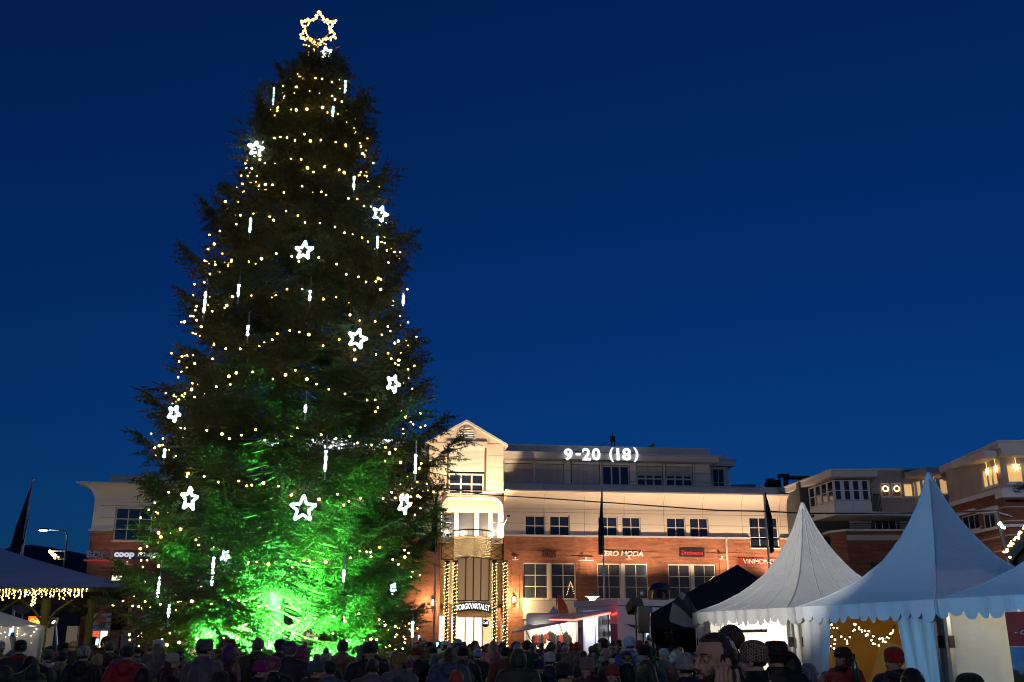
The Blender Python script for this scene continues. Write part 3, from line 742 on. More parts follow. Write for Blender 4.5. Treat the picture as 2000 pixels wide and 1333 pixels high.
for dx in (-.18, .18): mb.tube([(q[0] + dx, 4, zt - 0.2), (q[0] + dx * 0.5, 4, q[1] + 0.45)], 0.04, 5)
mb.box(q[0] - .16, q[0] + .16, 3.9, 4.1, q[1] + 0.1, q[1] + 0.5); mb.tube([(q[0], 4, q[1] + 0.4), (q[0], 4, q[1] + 0.8)], 0.03, 5)
mb.tube([(q[0], 4, q[1] + 0.3), (fp(1135, 873, 4)[0], 4, zt)], 0.012, 4); mb.tube([(q[0], 4, q[1] + 0.3), (fp(1235, 873, 4)[0], 4, zt)], 0.012, 4)
tag(mb.build('roof_mast', M_steel, None, BF), 'small dark mast with stay wires on the roof behind the lit numerals', 'mast')
q = fp(1281, 875, 5); t = thing('flag', 'little green and yellow flag on a thin pole on the roof', 'flag', BF.w(q[0], 5, zt - 0.3))
MB().tube([(0, 0, 0), (-0.12, 0, 1.6)], 0.02, 5).build('pole', M_ltrim, t)
vs = []; 
for i in range(6):
    for j in range(4): vs.append((-0.11 - 0.42 * i / 5, 0.06 * math.sin(i * 1.3 + j * .5), 1.5 - 0.75 * j / 3 - 0.05 * i))
MB().add(vs, [(i * 4 + j, i * 4 + j + 1, i * 4 + j + 5, i * 4 + j + 4) for i in range(5) for j in range(3)]).build('cloth', mat('green_yellow_flag', (0.05, 0.22, 0.04), .8, .3, 2, col2=(0.4, 0.35, 0.03)), t)
q = fp(785, 818, 6); t = thing('roof_antenna', 'pale antenna dish and rod on the roof at the spruce edge', 'antenna', BF.w(q[0], 6, zt - 0.3))
MB().tube([(0, 0, 0), (0, 0, 2.0)], 0.06, 6).box(0.15, 0.42, -.1, .1, 0.9, 1.9).build('mast', M_ltrim, t)
mb = MB().lathe([(0.02, .06), (0.16, 0.03), (0.19, 0)], 14); mb.v = [(x - 0.3, -z, y + 1.3) for x, y, z in mb.v]; mb.build('dish', M_ltrim, t)
# advent lights seen through the lower windows
for poly, txt in (([(1107, 1162), (1110, 1152), (1112, 1144), (1114, 1137), (1117, 1143), (1119, 1151), (1122, 1164)], 'peaked advent candle light in the window over the stall roof'), ([(1376, 1141), (1383, 1136), (1389, 1131), (1396, 1124)], 'short slanting string of warm lights in the window by the downpipe'), ([(1023, 1168), (1030, 1170), (1040, 1169), (1052, 1171), (1062, 1169)], 'faint row of warm lights low in the window beside the entrance lantern')):
    pts = [BF.w(*[(lambda q: q)(BF.px(x, y, .1))[0]], .1, BF.px(x, y, .1)[1]) for x, y in poly]; o0 = pts[0]
    g = thing('window_light', txt, 'window light', o0); pts = [p - o0 for p in pts]
    MB().tube(pts, .012, 4).build('cable', M_steel, g); mb = MB()
    for i in range(len(pts) - 1):
        for u in (0, .33, .66): ico_add(mb, pts[i].lerp(pts[i + 1], u) + Vector((0, -.03, 0)), .026)
    kind(mb.build('bulbs', glow('window_light_bulb', (1, .6, .25), 2.2), g), 'stuff')
# light curtain on the balcony and wrapped portal columns
M_curt = glow('warm_curtain_bulb', (1.0, 0.64, 0.26), 8.0)
rc_ = random.Random(3)
lc = thing('light_curtain', 'curtain of warm fairy lights hung on the curved balcony front', 'fairy lights', BF.w(0, 0, 0))
mb = MB()
for i in range(34):
    t = i / 33; x = fr[0][0] + (fr[-1][0] - fr[0][0]) * t; y = -0.66 - 0.85 * math.sin(PI * t)
    z = zb1 - 0.45 - rc_.random() * 0.1
    while z > zb0 - 0.05 + 0.25 * rc_.random():
        ico_add(mb, (x + rc_.uniform(-.04, .04), y, z), rc_.choice([.013, .016, .021])); z -= rc_.uniform(0.11, 0.22)
kind(mb.build('bulbs', M_curt, lc, BF), 'stuff')
for px, txt in ((872, 'outermost on the spruce side'), (888, 'beside the door on the spruce side'), (965.5, 'beside the door on the stall side'), (987, 'outermost, by the bright brick pier')):
    x, _ = BF.px(px, 1170, -0.55); zT = BF.px(px, 1099, -0.55)[1]
    c_ = thing('lit_column', 'thin entrance column wrapped in warm fairy lights, ' + txt, 'column', BF.w(x, -0.55, 0), 0, 'light wrapped entrance columns')
    MB().tube([(0, 0, 0), (0, 0, zT)], 0.10, 8).box(-.16, .16, -.16, .16, zT, zT + 0.12).build('pole', M_steel, c_)
    mb = MB(); i = 0; z = 0.5
    while z < zT:
        a = i * 0.9 + rc_.uniform(-.3, .3); r = rc_.uniform(0.12, 0.19)
        ico_add(mb, (r * math.cos(a), r * math.sin(a), z), rc_.choice([.017, .022, .028])); z += rc_.uniform(0.018, 0.042); i += 1
    kind(mb.build('bulbs', M_curt, c_), 'stuff')
# ---- lamps of the facade
WARM = (1.0, 0.70, 0.40)
for sx, e in ((-2.0, 2100), (2.5, 2300)):
    p = BF.w(sx, -4.0, 9.25)
    f_ = thing('floodlight', 'warm floodlight on a thin arm by the balcony ' + ('toward the spruce' if sx < 0 else 'toward the stalls'), 'floodlight', p)
    o = MB().box(-.10, .10, -.06, .06, -.05, .05).tube([(0, 0.05, 0), (0, 4.0, -0.4)], 0.02, 5).build('housing', M_steel, f_); o.rotation_euler.z = TH
    light('gable_beam', 'SPOT', (0, 0, 0.1), e, WARM, f_, spot_size=R(62), spot_blend=0.35, shadow_soft_size=0.06, target=(-sx * 0.8, 3.2, 4.4))
for sx, e in ((RL + 0.5, 340), (0.2, 450), (RR - 0.5, 560)):
    f_ = thing('recess_lamp', 'small warm lamp on the recess balcony ' + ('at its spruce side' if sx < 0 else 'behind the light curtain' if sx < 1 else 'at its stall side'), 'lamp', BF.w(sx, 0.5, ZB + 0.1))
    MB().lathe([(0.1, -.2), (0.1, 0), (0.06, .02)], 10).build('housing', M_steel, f_)
    light('recess_glow', 'POINT', (0, 0, 0.35), e, WARM, f_, shadow_soft_size=0.1)
for sx, e in ((3.6, 60), (8.6, 260), (11.9, 230), (14.6, 200), (17.4, 300), (21.0, 420), (-4.5, 60), (-9, 45), (-13.5, 35), (-21.5, 28)):
    p = BF.w(sx, -1.9, 5.9)
    d = light('wall_wash', 'SPOT', p, e * 3.0, (1.0, 0.70, 0.44), None, spot_size=R(140), spot_blend=0.9, shadow_soft_size=0.05)
    d.rotation_euler = (Vector(BF.w(sx, 0.2, 10.6)) - p).to_track_quat('-Z', 'Y').to_euler()
# ------------------------------------------------------------------ the big spruce with its lights
TX, TY = -5.27, 22.6
TREE_TOP = 16.45
CR_Z = [0.9, 1.4, 2.3, 3.4, 4.5, 5.7, 6.9, 8.1, 9.4, 10.7, 12.1, 13.5, 15.0, 15.8, 16.5]
CR_R = [2.5, 3.25, 3.5, 3.55, 3.6, 3.65, 3.45, 3.2, 2.95, 2.75, 2.2, 1.72, 1.04, 0.56, 0.10]
def crown_r(z): return float(np.interp(z, CR_Z, CR_R))
def trunk_xy(z): return TX + 0.012 * z, TY
M_needle, n_, l_, b_ = new_mat('spruce_needles')
b_.inputs['Roughness'].default_value = 0.55
b_.inputs['Specular IOR Level'].default_value = 0.35
g_ = n_.new('ShaderNodeNewGeometry'); oi_ = n_.new('ShaderNodeObjectInfo')
t_ = n_.new('ShaderNodeTexNoise'); t_.inputs['Scale'].default_value = 2.2; t_.inputs['Detail'].default_value = 4
l_.new(g_.outputs['Position'], t_.inputs['Vector'])
ad_ = n_.new('ShaderNodeMath'); ad_.operation = 'MULTIPLY_ADD'; ad_.inputs[1].default_value = 0.35; l_.new(oi_.outputs['Random'], ad_.inputs[0]); l_.new(t_.outputs['Fac'], ad_.inputs[2])
r_ = n_.new('ShaderNodeValToRGB'); r_.color_ramp.elements[0].position = 0.4; r_.color_ramp.elements[1].position = 0.95
r_.color_ramp.elements[0].color = (0.052, 0.070, 0.019, 1); r_.color_ramp.elements[1].color = (0.140, 0.155, 0.047, 1)
l_.new(ad_.outputs[0], r_.inputs[0]); l_.new(r_.outputs[0], b_.inputs['Base Color'])
M_twig = mat('spruce_twig_bark', (0.13, 0.09, 0.05), 0.9, 0.3, 8)
M_bark = mat('spruce_trunk_bark', (0.075, 0.058, 0.045), 0.9, 0.45, 5, 0.9, 14, stretch=(1, 1, 0.35))

def shoot_arrays(A, D, Ln, rs):
    """needled shoots: a thin spindle with forward-pointing needles round it. A base, D direction, Ln length (arrays)"""
    n = len(A)
    up = np.tile([0.0, 0.0, 1.0], (n, 1)); up[np.abs(D[:, 2]) > 0.9] = [1, 0, 0]
    u = np.cross(up, D); u /= np.linalg.norm(u, axis=1)[:, None]; w = np.cross(D, u)
    V = []; Fc = []; base = 0
    tip = A + D * Ln[:, None]; mid = A + D * (Ln * 0.4)[:, None]
    rw = (0.0065 + 0.004 * rs.random(n))[:, None]
    vs = [A, tip]
    for k in range(3):
        a = 2 * PI * k / 3; vs.append(mid + (u * math.cos(a) + w * math.sin(a)) * rw)
    V.append(np.stack(vs, 1)); tri = [(0, 2, 3), (0, 3, 4), (0, 4, 2), (1, 3, 2), (1, 4, 3), (1, 2, 4)]
    nn = 9
    for k in range(nn):
        a = 2 * PI * (k * 0.382 + rs.random(n)); t = 0.08 + 0.82 * (k + 0.5) / nn
        p = A + D * (Ln * t)[:, None]
        rad = u * np.cos(a)[:, None] + w * np.sin(a)[:, None]
        nl = (0.032 + 0.020 * rs.random(n))[:, None]
        q = p + (D * 0.75 + rad * 0.8) * nl
        side = np.cross(D, rad) * 0.0058
        V.append(np.stack([p - side, p + side, q], 1))
        o = 5 + 3 * k; tri.append((o, o + 1, o + 2))
    V = np.concatenate(V, 1); m = V.shape[1]
    F = (np.array(tri)[None] + (np.arange(n) * m)[:, None, None]).reshape(-1, 3)
    return V.reshape(-1, 3), F
def make_branch(L, seed, lift):
    rs = np.random.default_rng(seed); rp = random.Random(seed)
    wood = MB(); A = []; D = []; Ln = []
    N = 14
    wob = rp.uniform(-.05, .05)
    def axis(t): return Vector((L * t, L * wob * math.sin(t * 3.5), L * (lift * t - 0.20 * math.sin(PI * min(t * 0.85, 1)) * (1 - 0.5 * lift) + 0.13 * t ** 3)))
    pts = [axis(i / N) for i in range(N + 1)]
    wood.tube(pts, [0.032 * (L / 3) ** 0.6 * (1 - 0.9 * i / N) + 0.003 for i in range(N + 1)], 5)
    s = (0.10 if L < 1.6 else 0.36) * L
    while s < L * 0.99:
        t = s / L; p = axis(t); d = (axis(min(1, t + 0.02)) - axis(t - 0.02)).normalized()
        for sd in (-1, 1):
            if rp.random() < 0.06: continue
            tl = min(1.0, (0.30 * L * (1 - t) ** 0.5 + 0.18) * (0.55 + 0.75 * min(1, t * 2.2)) * rp.uniform(0.7, 1.2))
            an = sd * R(rp.uniform(42, 66))
            td = Vector((d.x * math.cos(an) - d.y * math.sin(an), d.x * math.sin(an) + d.y * math.cos(an), d.z * 0.6 + rp.uniform(-0.12, 0.12)))
            td.normalize()
            sag = rp.uniform(0.15, 0.55)
            K = max(3, int(tl / 0.07)); tp = []
            for k in range(K + 1):
                q = p + td * (tl * k / K); q.z -= sag * tl * (k / K) ** 1.7 * 0.8; tp.append(q)
            wood.tube(tp, [0.007 * (1 - 0.8 * k / K) + 0.0018 for k in range(K + 1)], 3, cap=False)
            for k in range(1, K + 1):
                dd = (tp[k] - tp[k - 1]).normalized()
                # shoots along the twig, two sideways and one hanging
                for s2 in (-1, 1, 0):
                    if rp.random() < (0.10 if s2 else 0.45): continue
                    if s2: dv = Matrix.Rotation(s2 * R(rp.uniform(32, 58)), 3, 'Z') @ dd; dv.z -= rp.uniform(0.0, 0.5)
                    else: dv = dd * 0.5 + Vector((rp.uniform(-.25, .25), rp.uniform(-.25, .25), -1))
                    dv.normalize()
                    A.append(tp[k - 1].lerp(tp[k], rp.random())); D.append(dv); Ln.append(rp.uniform(0.07, 0.17) * (1.15 - 0.5 * k / K))
            A.append(tp[-1]); D.append((tp[-1] - tp[-2]).normalized()); Ln.append(rp.uniform(0.10, 0.18))
        # shoots right on the limb, upward too
        for _ in range(2):
            dv = d * 0.7 + Vector((rp.uniform(-.5, .5), rp.uniform(-.7, .7), rp.uniform(-.4, .8))); dv.normalize()
            A.append(p); D.append(dv); Ln.append(rp.uniform(0.06, 0.15))
        s += rp.uniform(0.065, 0.10) * (0.75 + 0.25 * L / 3)
    A.append(pts[-1]); D.append((pts[-1] - pts[-2]).normalized()); Ln.append(0.2)
    V, F = shoot_arrays(np.array(A), np.array(D), np.array(Ln), rs)
    nv = len(wood.v)
    me = bpy.data.meshes.new('branch')
    allv = np.concatenate([np.array([tuple(v) for v in wood.v]), V]); 
    faces = list(wood.f) + [tuple(f) for f in (F + nv).tolist()]
    me.from_pydata(allv.tolist(), [], faces)
    me.materials.append(M_twig); me.materials.append(M_needle)
    mi = np.zeros(len(faces), dtype=np.int32); mi[len(wood.f):] = 1
    me.polygons.foreach_set('material_index', mi)
    me.update()
    return me
tree = thing('spruce_tree', 'huge dark spruce wound with warm lights, lit green from below, crowned by a bright star', 'tree', (TX, TY, 0))
mb = MB(); zs = [0, 0.25, 0.6, 1.2, 2, 3.5, 5, 7, 9, 11, 13, 15, TREE_TOP]
mb.tube([(0.012 * z + 0.02 * math.sin(z * 1.3), 0.02 * math.cos(z), z) for z in zs], [0.33, 0.29, 0.27, 0.26, 0.25, 0.225, 0.20, 0.165, 0.13, 0.10, 0.07, 0.04, 0.015], 18)
mb.build('trunk', M_bark, tree, smooth=True)
BR_L = [0.7, 1.3, 2.0, 2.8, 3.6]
BR = {}
for i, L in enumerate(BR_L):
    for k in range(3):
        BR[(i, k)] = make_branch(L, 100 + i * 10 + k, [0.55, 0.42, 0.22, 0.10, 0.02][i])
rt = random.Random(5)
z = 1.35; az = 0.0; nbr = 0
while z < 16.25 and nbr < 300:
    r = crown_r(z)
    k_ = 7 if z < 12 else (6 if z < 15 else 5)
    az += rt.uniform(0.3, 0.9)
    for j in range(k_):
        a = az + 2 * PI * j / k_ + rt.uniform(-.28, .28)
        if z < 2.4 and abs(((a + PI / 2 + PI) % (2 * PI)) - PI) < 0.75: continue
        f = rt.uniform(0.76, 1.14) * (1 + 0.10 * noise.noise((math.cos(a) * 1.5, math.sin(a) * 1.5, z * 0.8)))
        f *= (1 - 0.13 * max(0, -math.cos(a)) * (1 if z > 3 else .4)) * (1 - .03 * max(0, math.cos(a)))
        want = max(0.35, r * f)
        i = min(range(5), key=lambda q: abs(BR_L[q] - want))
        o = bpy.data.objects.new('branch', BR[(i, rt.randrange(3))]); COL.objects.link(o); o.parent = tree
        zz = z + rt.uniform(-.14, .14) + 0.02 * r
        o.location = (0.012 * zz, 0, zz)
        sc = want / BR_L[i]
        o.scale = (sc, sc * rt.uniform(0.95, 1.25), sc)
        o.rotation_euler = Euler((rt.uniform(-.25, .25), -R(rt.uniform(-6, 8) + (10 if z > 12 else 0)), a))
        nbr += 1
    z += 0.36 if z < 11 else 0.30
# leading shoot
o = link('branch', BR[(0, 1)], tree, loc=(0.2, 0, 15.7)); o.rotation_euler = (0, -R(75), 0.4)

def on_crown(px, py, k=1.0):
    """where the sight line through a pixel first meets the crown (k times its radius), or comes closest to it"""
    r = ray(px, py).normalized(); best = None
    t = 15.0
    while t < 34:
        q = r * t + Vector((0, 0, CAMZ)); x, y = trunk_xy(q.z)
        d = math.hypot(q.x - x, q.y - y) - crown_r(q.z) * k
        if d <= 0: return q
        if best is None or d < best[0]: best = (d, q.copy())
        t += 0.05
    return best[1]

M_wire = mat('light_cable', (0.012, 0.014, 0.012), 0.6)
M_bulb = glow('warm_bulb', (1.0, 0.61, 0.14), 30.0)
ico = MB()
ico_add(ico, (0, 0, 0), 1.0)
ME_bulb = ico.mesh('bulb', M_bulb)
rows = [15.3, 14.75, 14.1, 13.2, 12.45, 11.6, 10.75, 9.75, 8.8, 7.9, 6.9, 5.75, 4.75, 3.55, 2.45, 1.75]
names_h = ['just under the top star', 'second from the top', 'third from the top', 'fourth from the top', 'fifth from the top', 'above the upper white star', 'level with the star on the edge', 'below the middle star', 'across the middle of the tree', 'beside the star on the right slope', 'above the green glow', 'at the top of the green glow', 'level with the shop roof', 'through the brightest green boughs', 'low over the green boughs', 'lowest, just above the trunk foot']
for gi, z0 in enumerate(rows):
    g = thing('string_light', 'string of warm fairy lights wound round the spruce, ' + names_h[gi], 'fairy lights', (TX, TY, z0), 0, 'warm light strings wound round the spruce')
    pts = []; n = 130; ph = rt.uniform(0, 6); slope = rt.uniform(0.25, 0.55)
    for i in range(n + 1):
        a = -PI - 0.45 + (PI + 0.9) * i / n          # the side towards the square
        zz = z0 + (0.42 if z0 < 13 else .2) * noise.noise((i * 0.035, gi * 2.7, 4)) - slope * (i / n - 0.5) * 1.2 * (1 if gi % 3 else -.6) - 0.14 * abs(math.sin(i * 0.30 + ph)) + 0.10 * math.sin(i * 0.11 + ph * 2)
        rr = crown_r(zz) * (0.84 + 0.07 * math.sin(i * 0.43 + ph) + 0.12 * noise.noise((i * 0.21, gi * 3.1, 0)))
        rr *= 1 - 0.11 * max(0, -math.cos(a)) * (1 if zz > 3 else .4)
        pts.append(Vector((0.012 * zz + rr * math.cos(a), rr * math.sin(a), zz - z0)))
    MB().tube(pts, 0.006, 3).build('cable', M_wire, g)
    acc = 0; step = 0.17; prev = pts[0]
    for q in pts[1:]:
        acc += (q - prev).length; prev = q
        if acc > step:
            acc = 0; step = rt.uniform(0.16, 0.44)
            o = bpy.data.objects.new('bulb', ME_bulb); COL.objects.link(o); o.parent = g
            o.location = q + Vector((rt.uniform(-.05, .05), rt.uniform(-.10, .02), rt.uniform(-.07, .05)))
            s_ = 0.0185 if rt.random() < 0.82 else 0.029
            o.scale = (s_, s_, s_)
# white rope-light stars and dripping icicle tubes
M_led = glow('cold_white_led', (0.60, 0.88, 1.0), 15.0)
M_ledw = mat('star_wire', (0.3, 0.3, 0.3), 0.4, metal=1.0)
stars = [(500, 291, .30, .5, 0, 'high on the spruce at its pavilion side'), (742, 418, .30, .4, .3, 'on the upper spruce edge at the gable side'), (594, 490, .33, -.2, .1, 'near the middle of the dark upper spruce'),
         (698, 662, .34, .45, .2, 'on the spruce where the green glow begins'), (768, 750, .30, .9, .25, 'on a bough tip of the spruce beside the gable roof'), (340, 808, .26, 1.15, .3, 'half hidden in the bough over the round tower'),
         (370, 975, .36, 1.15, 0, 'seen edge on above the green boughs'), (592, 994, .40, .05, 0, 'upright and whole in the bright green boughs'), (790, 985, .33, 1.1, .3, 'tangled in boughs beside the bright gable recess'), (638, 104, .26, .6, .9, 'right below the glowing top star'), (440, 1088, .19, 1.25, .5, 'small and broken up low in the green boughs'), (768, 1150, .17, 1.2, .4, 'faint and deep in the dark lower boughs')]
for (px, py, r, yaw, tilt, txt) in stars:
    r *= 0.66
    q = on_crown(px, py, 1.02 if r > .14 else .86)
    s_ = thing('star_light', 'white star light ' + txt, 'star light', q, 0, 'white star lights on the spruce')
    s_.rotation_euler = (tilt * 0.4, tilt, yaw)
    pts = [(rr * math.sin(PI * i / 5), 0, rr * math.cos(PI * i / 5)) for i, rr in ((i, r if i % 2 == 0 else r * 0.42) for i in range(10))]
    pp = []
    for i in range(10):
        a, b = Vector(pts[i]), Vector(pts[(i + 1) % 10])
        pp += [a.lerp(b, 0.08), a.lerp(b, 0.5), a.lerp(b, 0.92)]
    MB().tube(pp, 0.023, 6, closed=True).build('rope_light', M_led, s_, smooth=True)
    mb = MB()
    mb.tube([(pts[4][0], 0.04, pts[4][2]), (0, 0.04, r), (pts[6][0], 0.04, pts[6][2])], 0.008, 4)
    mb.tube([(0, 0, r), (0, 0.03, r + 0.25)], 0.005, 4)
    mb.build('frame', M_ledw, s_)
drips = [(536, 172, 206), (651, 208, 228), (675, 158, 182), (490, 426, 455), (738, 462, 486), (467, 556, 580), (606, 567, 588), (402, 570, 612), (485, 636, 656), (788, 577, 598), (637, 880, 922), (812, 888, 925), (597, 792, 805), (312, 1126, 1168), (418, 1088, 1145), (331, 1180, 1207), (806, 1214, 1246), (322, 878, 893), (672, 1112, 1138), (692, 345, 372)]
nam = ['under the second string from the top', 'thin, in the upper middle of the spruce', 'near the tree edge below the top', 'beside the upper dark boughs', 'below the star on the gable side', 'above the long bright icicle', 'below the middle star', 'long and brightest, on the outer bough', 'short and faint in dark boughs', 'on the outer edge toward the shop', 'tall one in the glow under the roof letters', 'on the bough tip beside the gable', 'short, at the top of the green glow', 'bright, hanging over the pavilion roof tip', 'longest, by the brightest green boughs', 'low and blue beside the speaker', 'lowest, by the crowd near the entrance', 'against the round tower', 'thin one in the dark lower boughs', 'high on the edge below the upper boughs']
for (px, y0, y1), txt in zip(drips, nam):
    q = on_crown(px, y0, 1.03); q1 = at(px, y1, q.y); Lz = q.z - q1.z
    d_ = thing('icicle_light', 'white dripping icicle light tube, ' + txt, 'icicle light', q, 0, 'icicle light tubes hanging on the spruce')
    k = max(4, int(Lz / 0.05)); mb = MB()
    mb.tube([(0, 0, 0.25), (0, 0, 0)], 0.004, 4, 1)
    for i in range(k): ico_add(mb, (0, 0, -Lz * (i + .5) / k), 0.020 + 0.014 * (0.5 + 0.5 * math.sin(i * 2.1 + px)) )
    mb.build('tube_light', [M_led, M_wire], d_)
    MB().tube([(0, 0.02, 0.3), (0, 0.02, -Lz - 0.15)], 0.014, 6).build('tube', M_ledw, d_)
# glowing star ring on the tip
tp = at(621, 58, TY - 0.1)
top = thing('tree_topper', 'ring shaped star of many warm bulbs on the tip of the spruce', 'tree topper', tp)
M_bulb_top = glow('bright_warm_bulb', (1.0, 0.62, 0.15), 6.0)
M_gold = mat('topper_wire', (0.35, 0.24, 0.08), 0.4, metal=1.0)
MB().tube([(0.30 * math.cos(a), 0, 0.30 * math.sin(a)) for a in [2 * PI * i / 28 for i in range(28)]], 0.012, 6, closed=True).build('ring', M_gold, top)
mb = MB(); pts = []
for i in range(12):
    rr = 0.52 if i % 2 == 0 else 0.335
    pts.append((rr * math.sin(PI * i / 6), 0, rr * math.cos(PI * i / 6)))
mb.tube(pts, 0.012, 6, closed=True)
mb.tube([(0, 0, -0.5), (0.02, 0, -1.0)], 0.02, 6); mb.build('star_frame', M_gold, top)
mb = MB()
for i in range(12):
    a, b = Vector(pts[i]), Vector(pts[(i + 1) % 12])
    for k in range(10):
        q = a.lerp(b, k / 10); ico_add(mb, (q.x + rt.uniform(-.035, .035), rt.uniform(-.06, .06), q.z + rt.uniform(-.035, .035)), rt.choice([.020, .026, .034]))
    q = Vector(pts[i])
for i in range(26):
    a = rt.uniform(0, 6.28); ico_add(mb, (0.31 * math.cos(a), rt.uniform(-.05, .05), 0.31 * math.sin(a) - 0.03), 0.02)
for i in range(16): ico_add(mb, (rt.uniform(-.3, .3), rt.uniform(-.3, 0), -0.45 - rt.random() * 0.45), 0.018)
kind(mb.build('bulbs', M_bulb_top, top), 'stuff')
# green floodlights round the trunk foot
M_flood = mat('floodlight_housing', (0.02, 0.02, 0.02), 0.4, metal=0.6)
M_flood_g = glow('green_floodlight_lens', (0.06, 1.0, 0.22), 12.0)
floods = [(440, 1334, 20.8, 'at the trunk foot, farther from the entrance'), (597, 1326, 21.2, 'at the trunk foot with a curved bracket, nearer the entrance'), (530, 1345, 20.2, 'in front of the trunk foot'), (680, 1350, 21.2, 'below the darker boughs'), (380, 1350, 22.8, 'under the outer boughs near the pavilion')]
for i, (px, py, Y, txt) in enumerate(floods):
    q = at(px, py, Y); q.z = max(0.5, min(q.z, 0.95))
    f_ = thing('floodlight', 'green floodlight ' + txt, 'floodlight', (q.x, q.y, 0), 0, 'green floodlights under the spruce')
    MB().tube([(0, 0, 0), (0, 0, q.z - 0.08)], 0.025, 8).box(-.18, .18, -.18, .18, 0, 0.03).build('post', M_flood, f_)
    MB().box(-.16, .16, -.11, .11, q.z - 0.08, q.z - 0.01).build('housing', M_flood, f_)
    MB().box(-.14, .14, -.09, .09, q.z - 0.009, q.z + 0.006).build('lens', M_flood_g, f_)
    if i == 1:
        MB().tube([(0.08, -.05, q.z), (0.10, -.08, q.z + 0.12), (0.06, -.1, q.z + 0.25), (0.10, -.1, q.z + 0.34), (0.07, -.1, q.z + 0.42)], [0.02, .024, .03, .022, .018], 7).build('bracket', mat('pale_bracket', (.7, .7, .66), .5), f_, smooth=True)
    e = [20000, 8500, 17000, 16000, 12000][i]
    light('green_beam', 'SPOT', (0, 0, q.z + 0.05), e, (0.09, 1.0, 0.15), f_, spot_size=R(110), spot_blend=1.0, shadow_soft_size=0.12, target=((TX - q.x) * 0.7, (TY - q.y) * 0.7, q.z + 5.0))
# ------------------------------------------------------------------ apartment houses at the end of the square
M_brick2 = brick_mat('dark_red_brick', (0.26, 0.085, 0.045), (0.19, 0.06, 0.03), (0.2, 0.12, 0.09), 0.0)
M_bay = mat('pale_grey_cladding', (0.62, 0.62, 0.64), 0.6, 0.08, 1)
M_taupe = mat('taupe_render', (0.40, 0.34, 0.30), 0.85, 0.15, 0.8)
M_warmpane = glow('warm_lit_pane', (1.0, 0.58, 0.20), 0.75, (0.3, 0.2, 0.1))
M_dimpane = glow('dim_red_room_pane', (0.7, 0.15, 0.06), 0.06, (0.05, 0.02, 0.02))
M_shut = mat('closed_roller_shutter', (0.33, 0.34, 0.37), 0.6, 0.06, 2)
apt = thing('apartment_house', 'grey clad apartment house with bay windows above a dark brick base behind the white tents', 'building', (0, 0, 0))
YB = 62.0
bf = Face((0, YB), 0.0)
bx = lambda px, py, yd=0.0: bf.px(px, py, yd)
zb = bx(1800, 1038)[1]
xL, xC, xR = bx(1630, 1045)[0], bx(1652, 1038)[0], 36.0
ch = Face.between((xL, YB + 0.9), (xC, YB))
def chw(f, p, q): return math.hypot(q[0] - p[0], q[1] - p[1])
lch = chw(ch, (xL, YB + 0.9), (xC, YB))
wall_mesh(0, lch, 0, zb - 0.004, [], 0.2).build('brick_wall', M_brick2, apt, ch)
hb_ = [(bx(1699, 1095)[0], bx(1699, 1109)[1], bx(1715, 1095)[0], bx(1699, 1098)[1])]
wall_mesh(xC, xR, 0, zb - 0.004, hb_, 0.25).build('brick_wall', M_brick2, apt, bf)
window(apt, bf, *hb_[0], 1, 1, M_steel, M_glass, 0.12)
piece('brick_band', M_conc, xC, bx(1775, 1048)[0], -0.02, -0.004, zb - 0.55, zb - 0.22, apt, bf)
MB().slab([(xL - .1, YB + 0.9), (xC - .05, YB - .15), (xR, YB - .15), (xR, YB + 6), (xL - .1, YB + 6)], zb, zb + 0.12).build('terrace_edge', M_bay, apt)
# cream party wall beside the shopping centre
x0_, x1_ = at(1585, 1060, 66)[0], at(1631, 1060, 66)[0]
MB().box(x0_, x1_, 66, 67, 0, at(1600, 1043, 66).z).build('party_wall', M_cream, apt)
# railing
rl = MB(); zr_ = at(1700, 1023, YB).z
rl.tube([(xL - 1.6, YB + 1.8, zr_), (xL, YB + 0.95, zr_), (xC, YB, zr_), (xR, YB, zr_)], 0.03, 5)
for k in range(2): rl.tube([(xL, YB + 0.95, zb + 0.35 + k * 0.28), (xC, YB, zb + 0.35 + k * 0.28), (xR, YB, zb + 0.35 + k * 0.28)], 0.01, 4)
x = xC
while x < 32: rl.tube([(x, YB, zb + 0.1), (x, YB, zr_)], 0.02, 4); x += 1.6
rl.build('railing', M_steel, apt)
# storey behind the terrace
tf = Face((0, YB + 2.4), 0.0)
tx = lambda px, py: tf.px(px, py)
z_sl = at(1700, 1001, YB + 1.2).z
M_dark = mat('dark_cladding', (0.06, 0.055, 0.055), 0.8, 0.15, 1)
ops = [(1658, 1702, 's'), (1708, 1752, 'w'), (1757, 1792, 's'), (1797, 1830, 'w')]
zt1_ = tx(1700, 1006)[1]
hol = [(tx(a, 1020)[0], zb + 0.15, tx(b, 1020)[0], zt1_) for a, b, _ in ops]
wall_mesh(at(1575, 1020, YB + 2.4).x, xR, zb + 0.12, z_sl, hol, 0.2).build('terrace_wall', M_dark, apt, tf)
for h_, (a, b, k_) in zip(hol, ops):
    if k_ == 'w': window(apt, tf, *h_, 3, 1, M_bay, M_glass, 0.08, sill=False)
    else:
        z = h_[1]
        while z < h_[3] - 0.05: piece('shutter_slat', M_shut, h_[0] + .02, h_[2] - .02, 0.04, 0.09, z + 0.004, min(z + 0.11, h_[3]), apt, tf); z += 0.115
    piece('window_cap', M_bay, h_[0] - .05, h_[2] + .05, -0.12, -0.003, h_[3] + .01, h_[3] + 0.2, apt, tf)
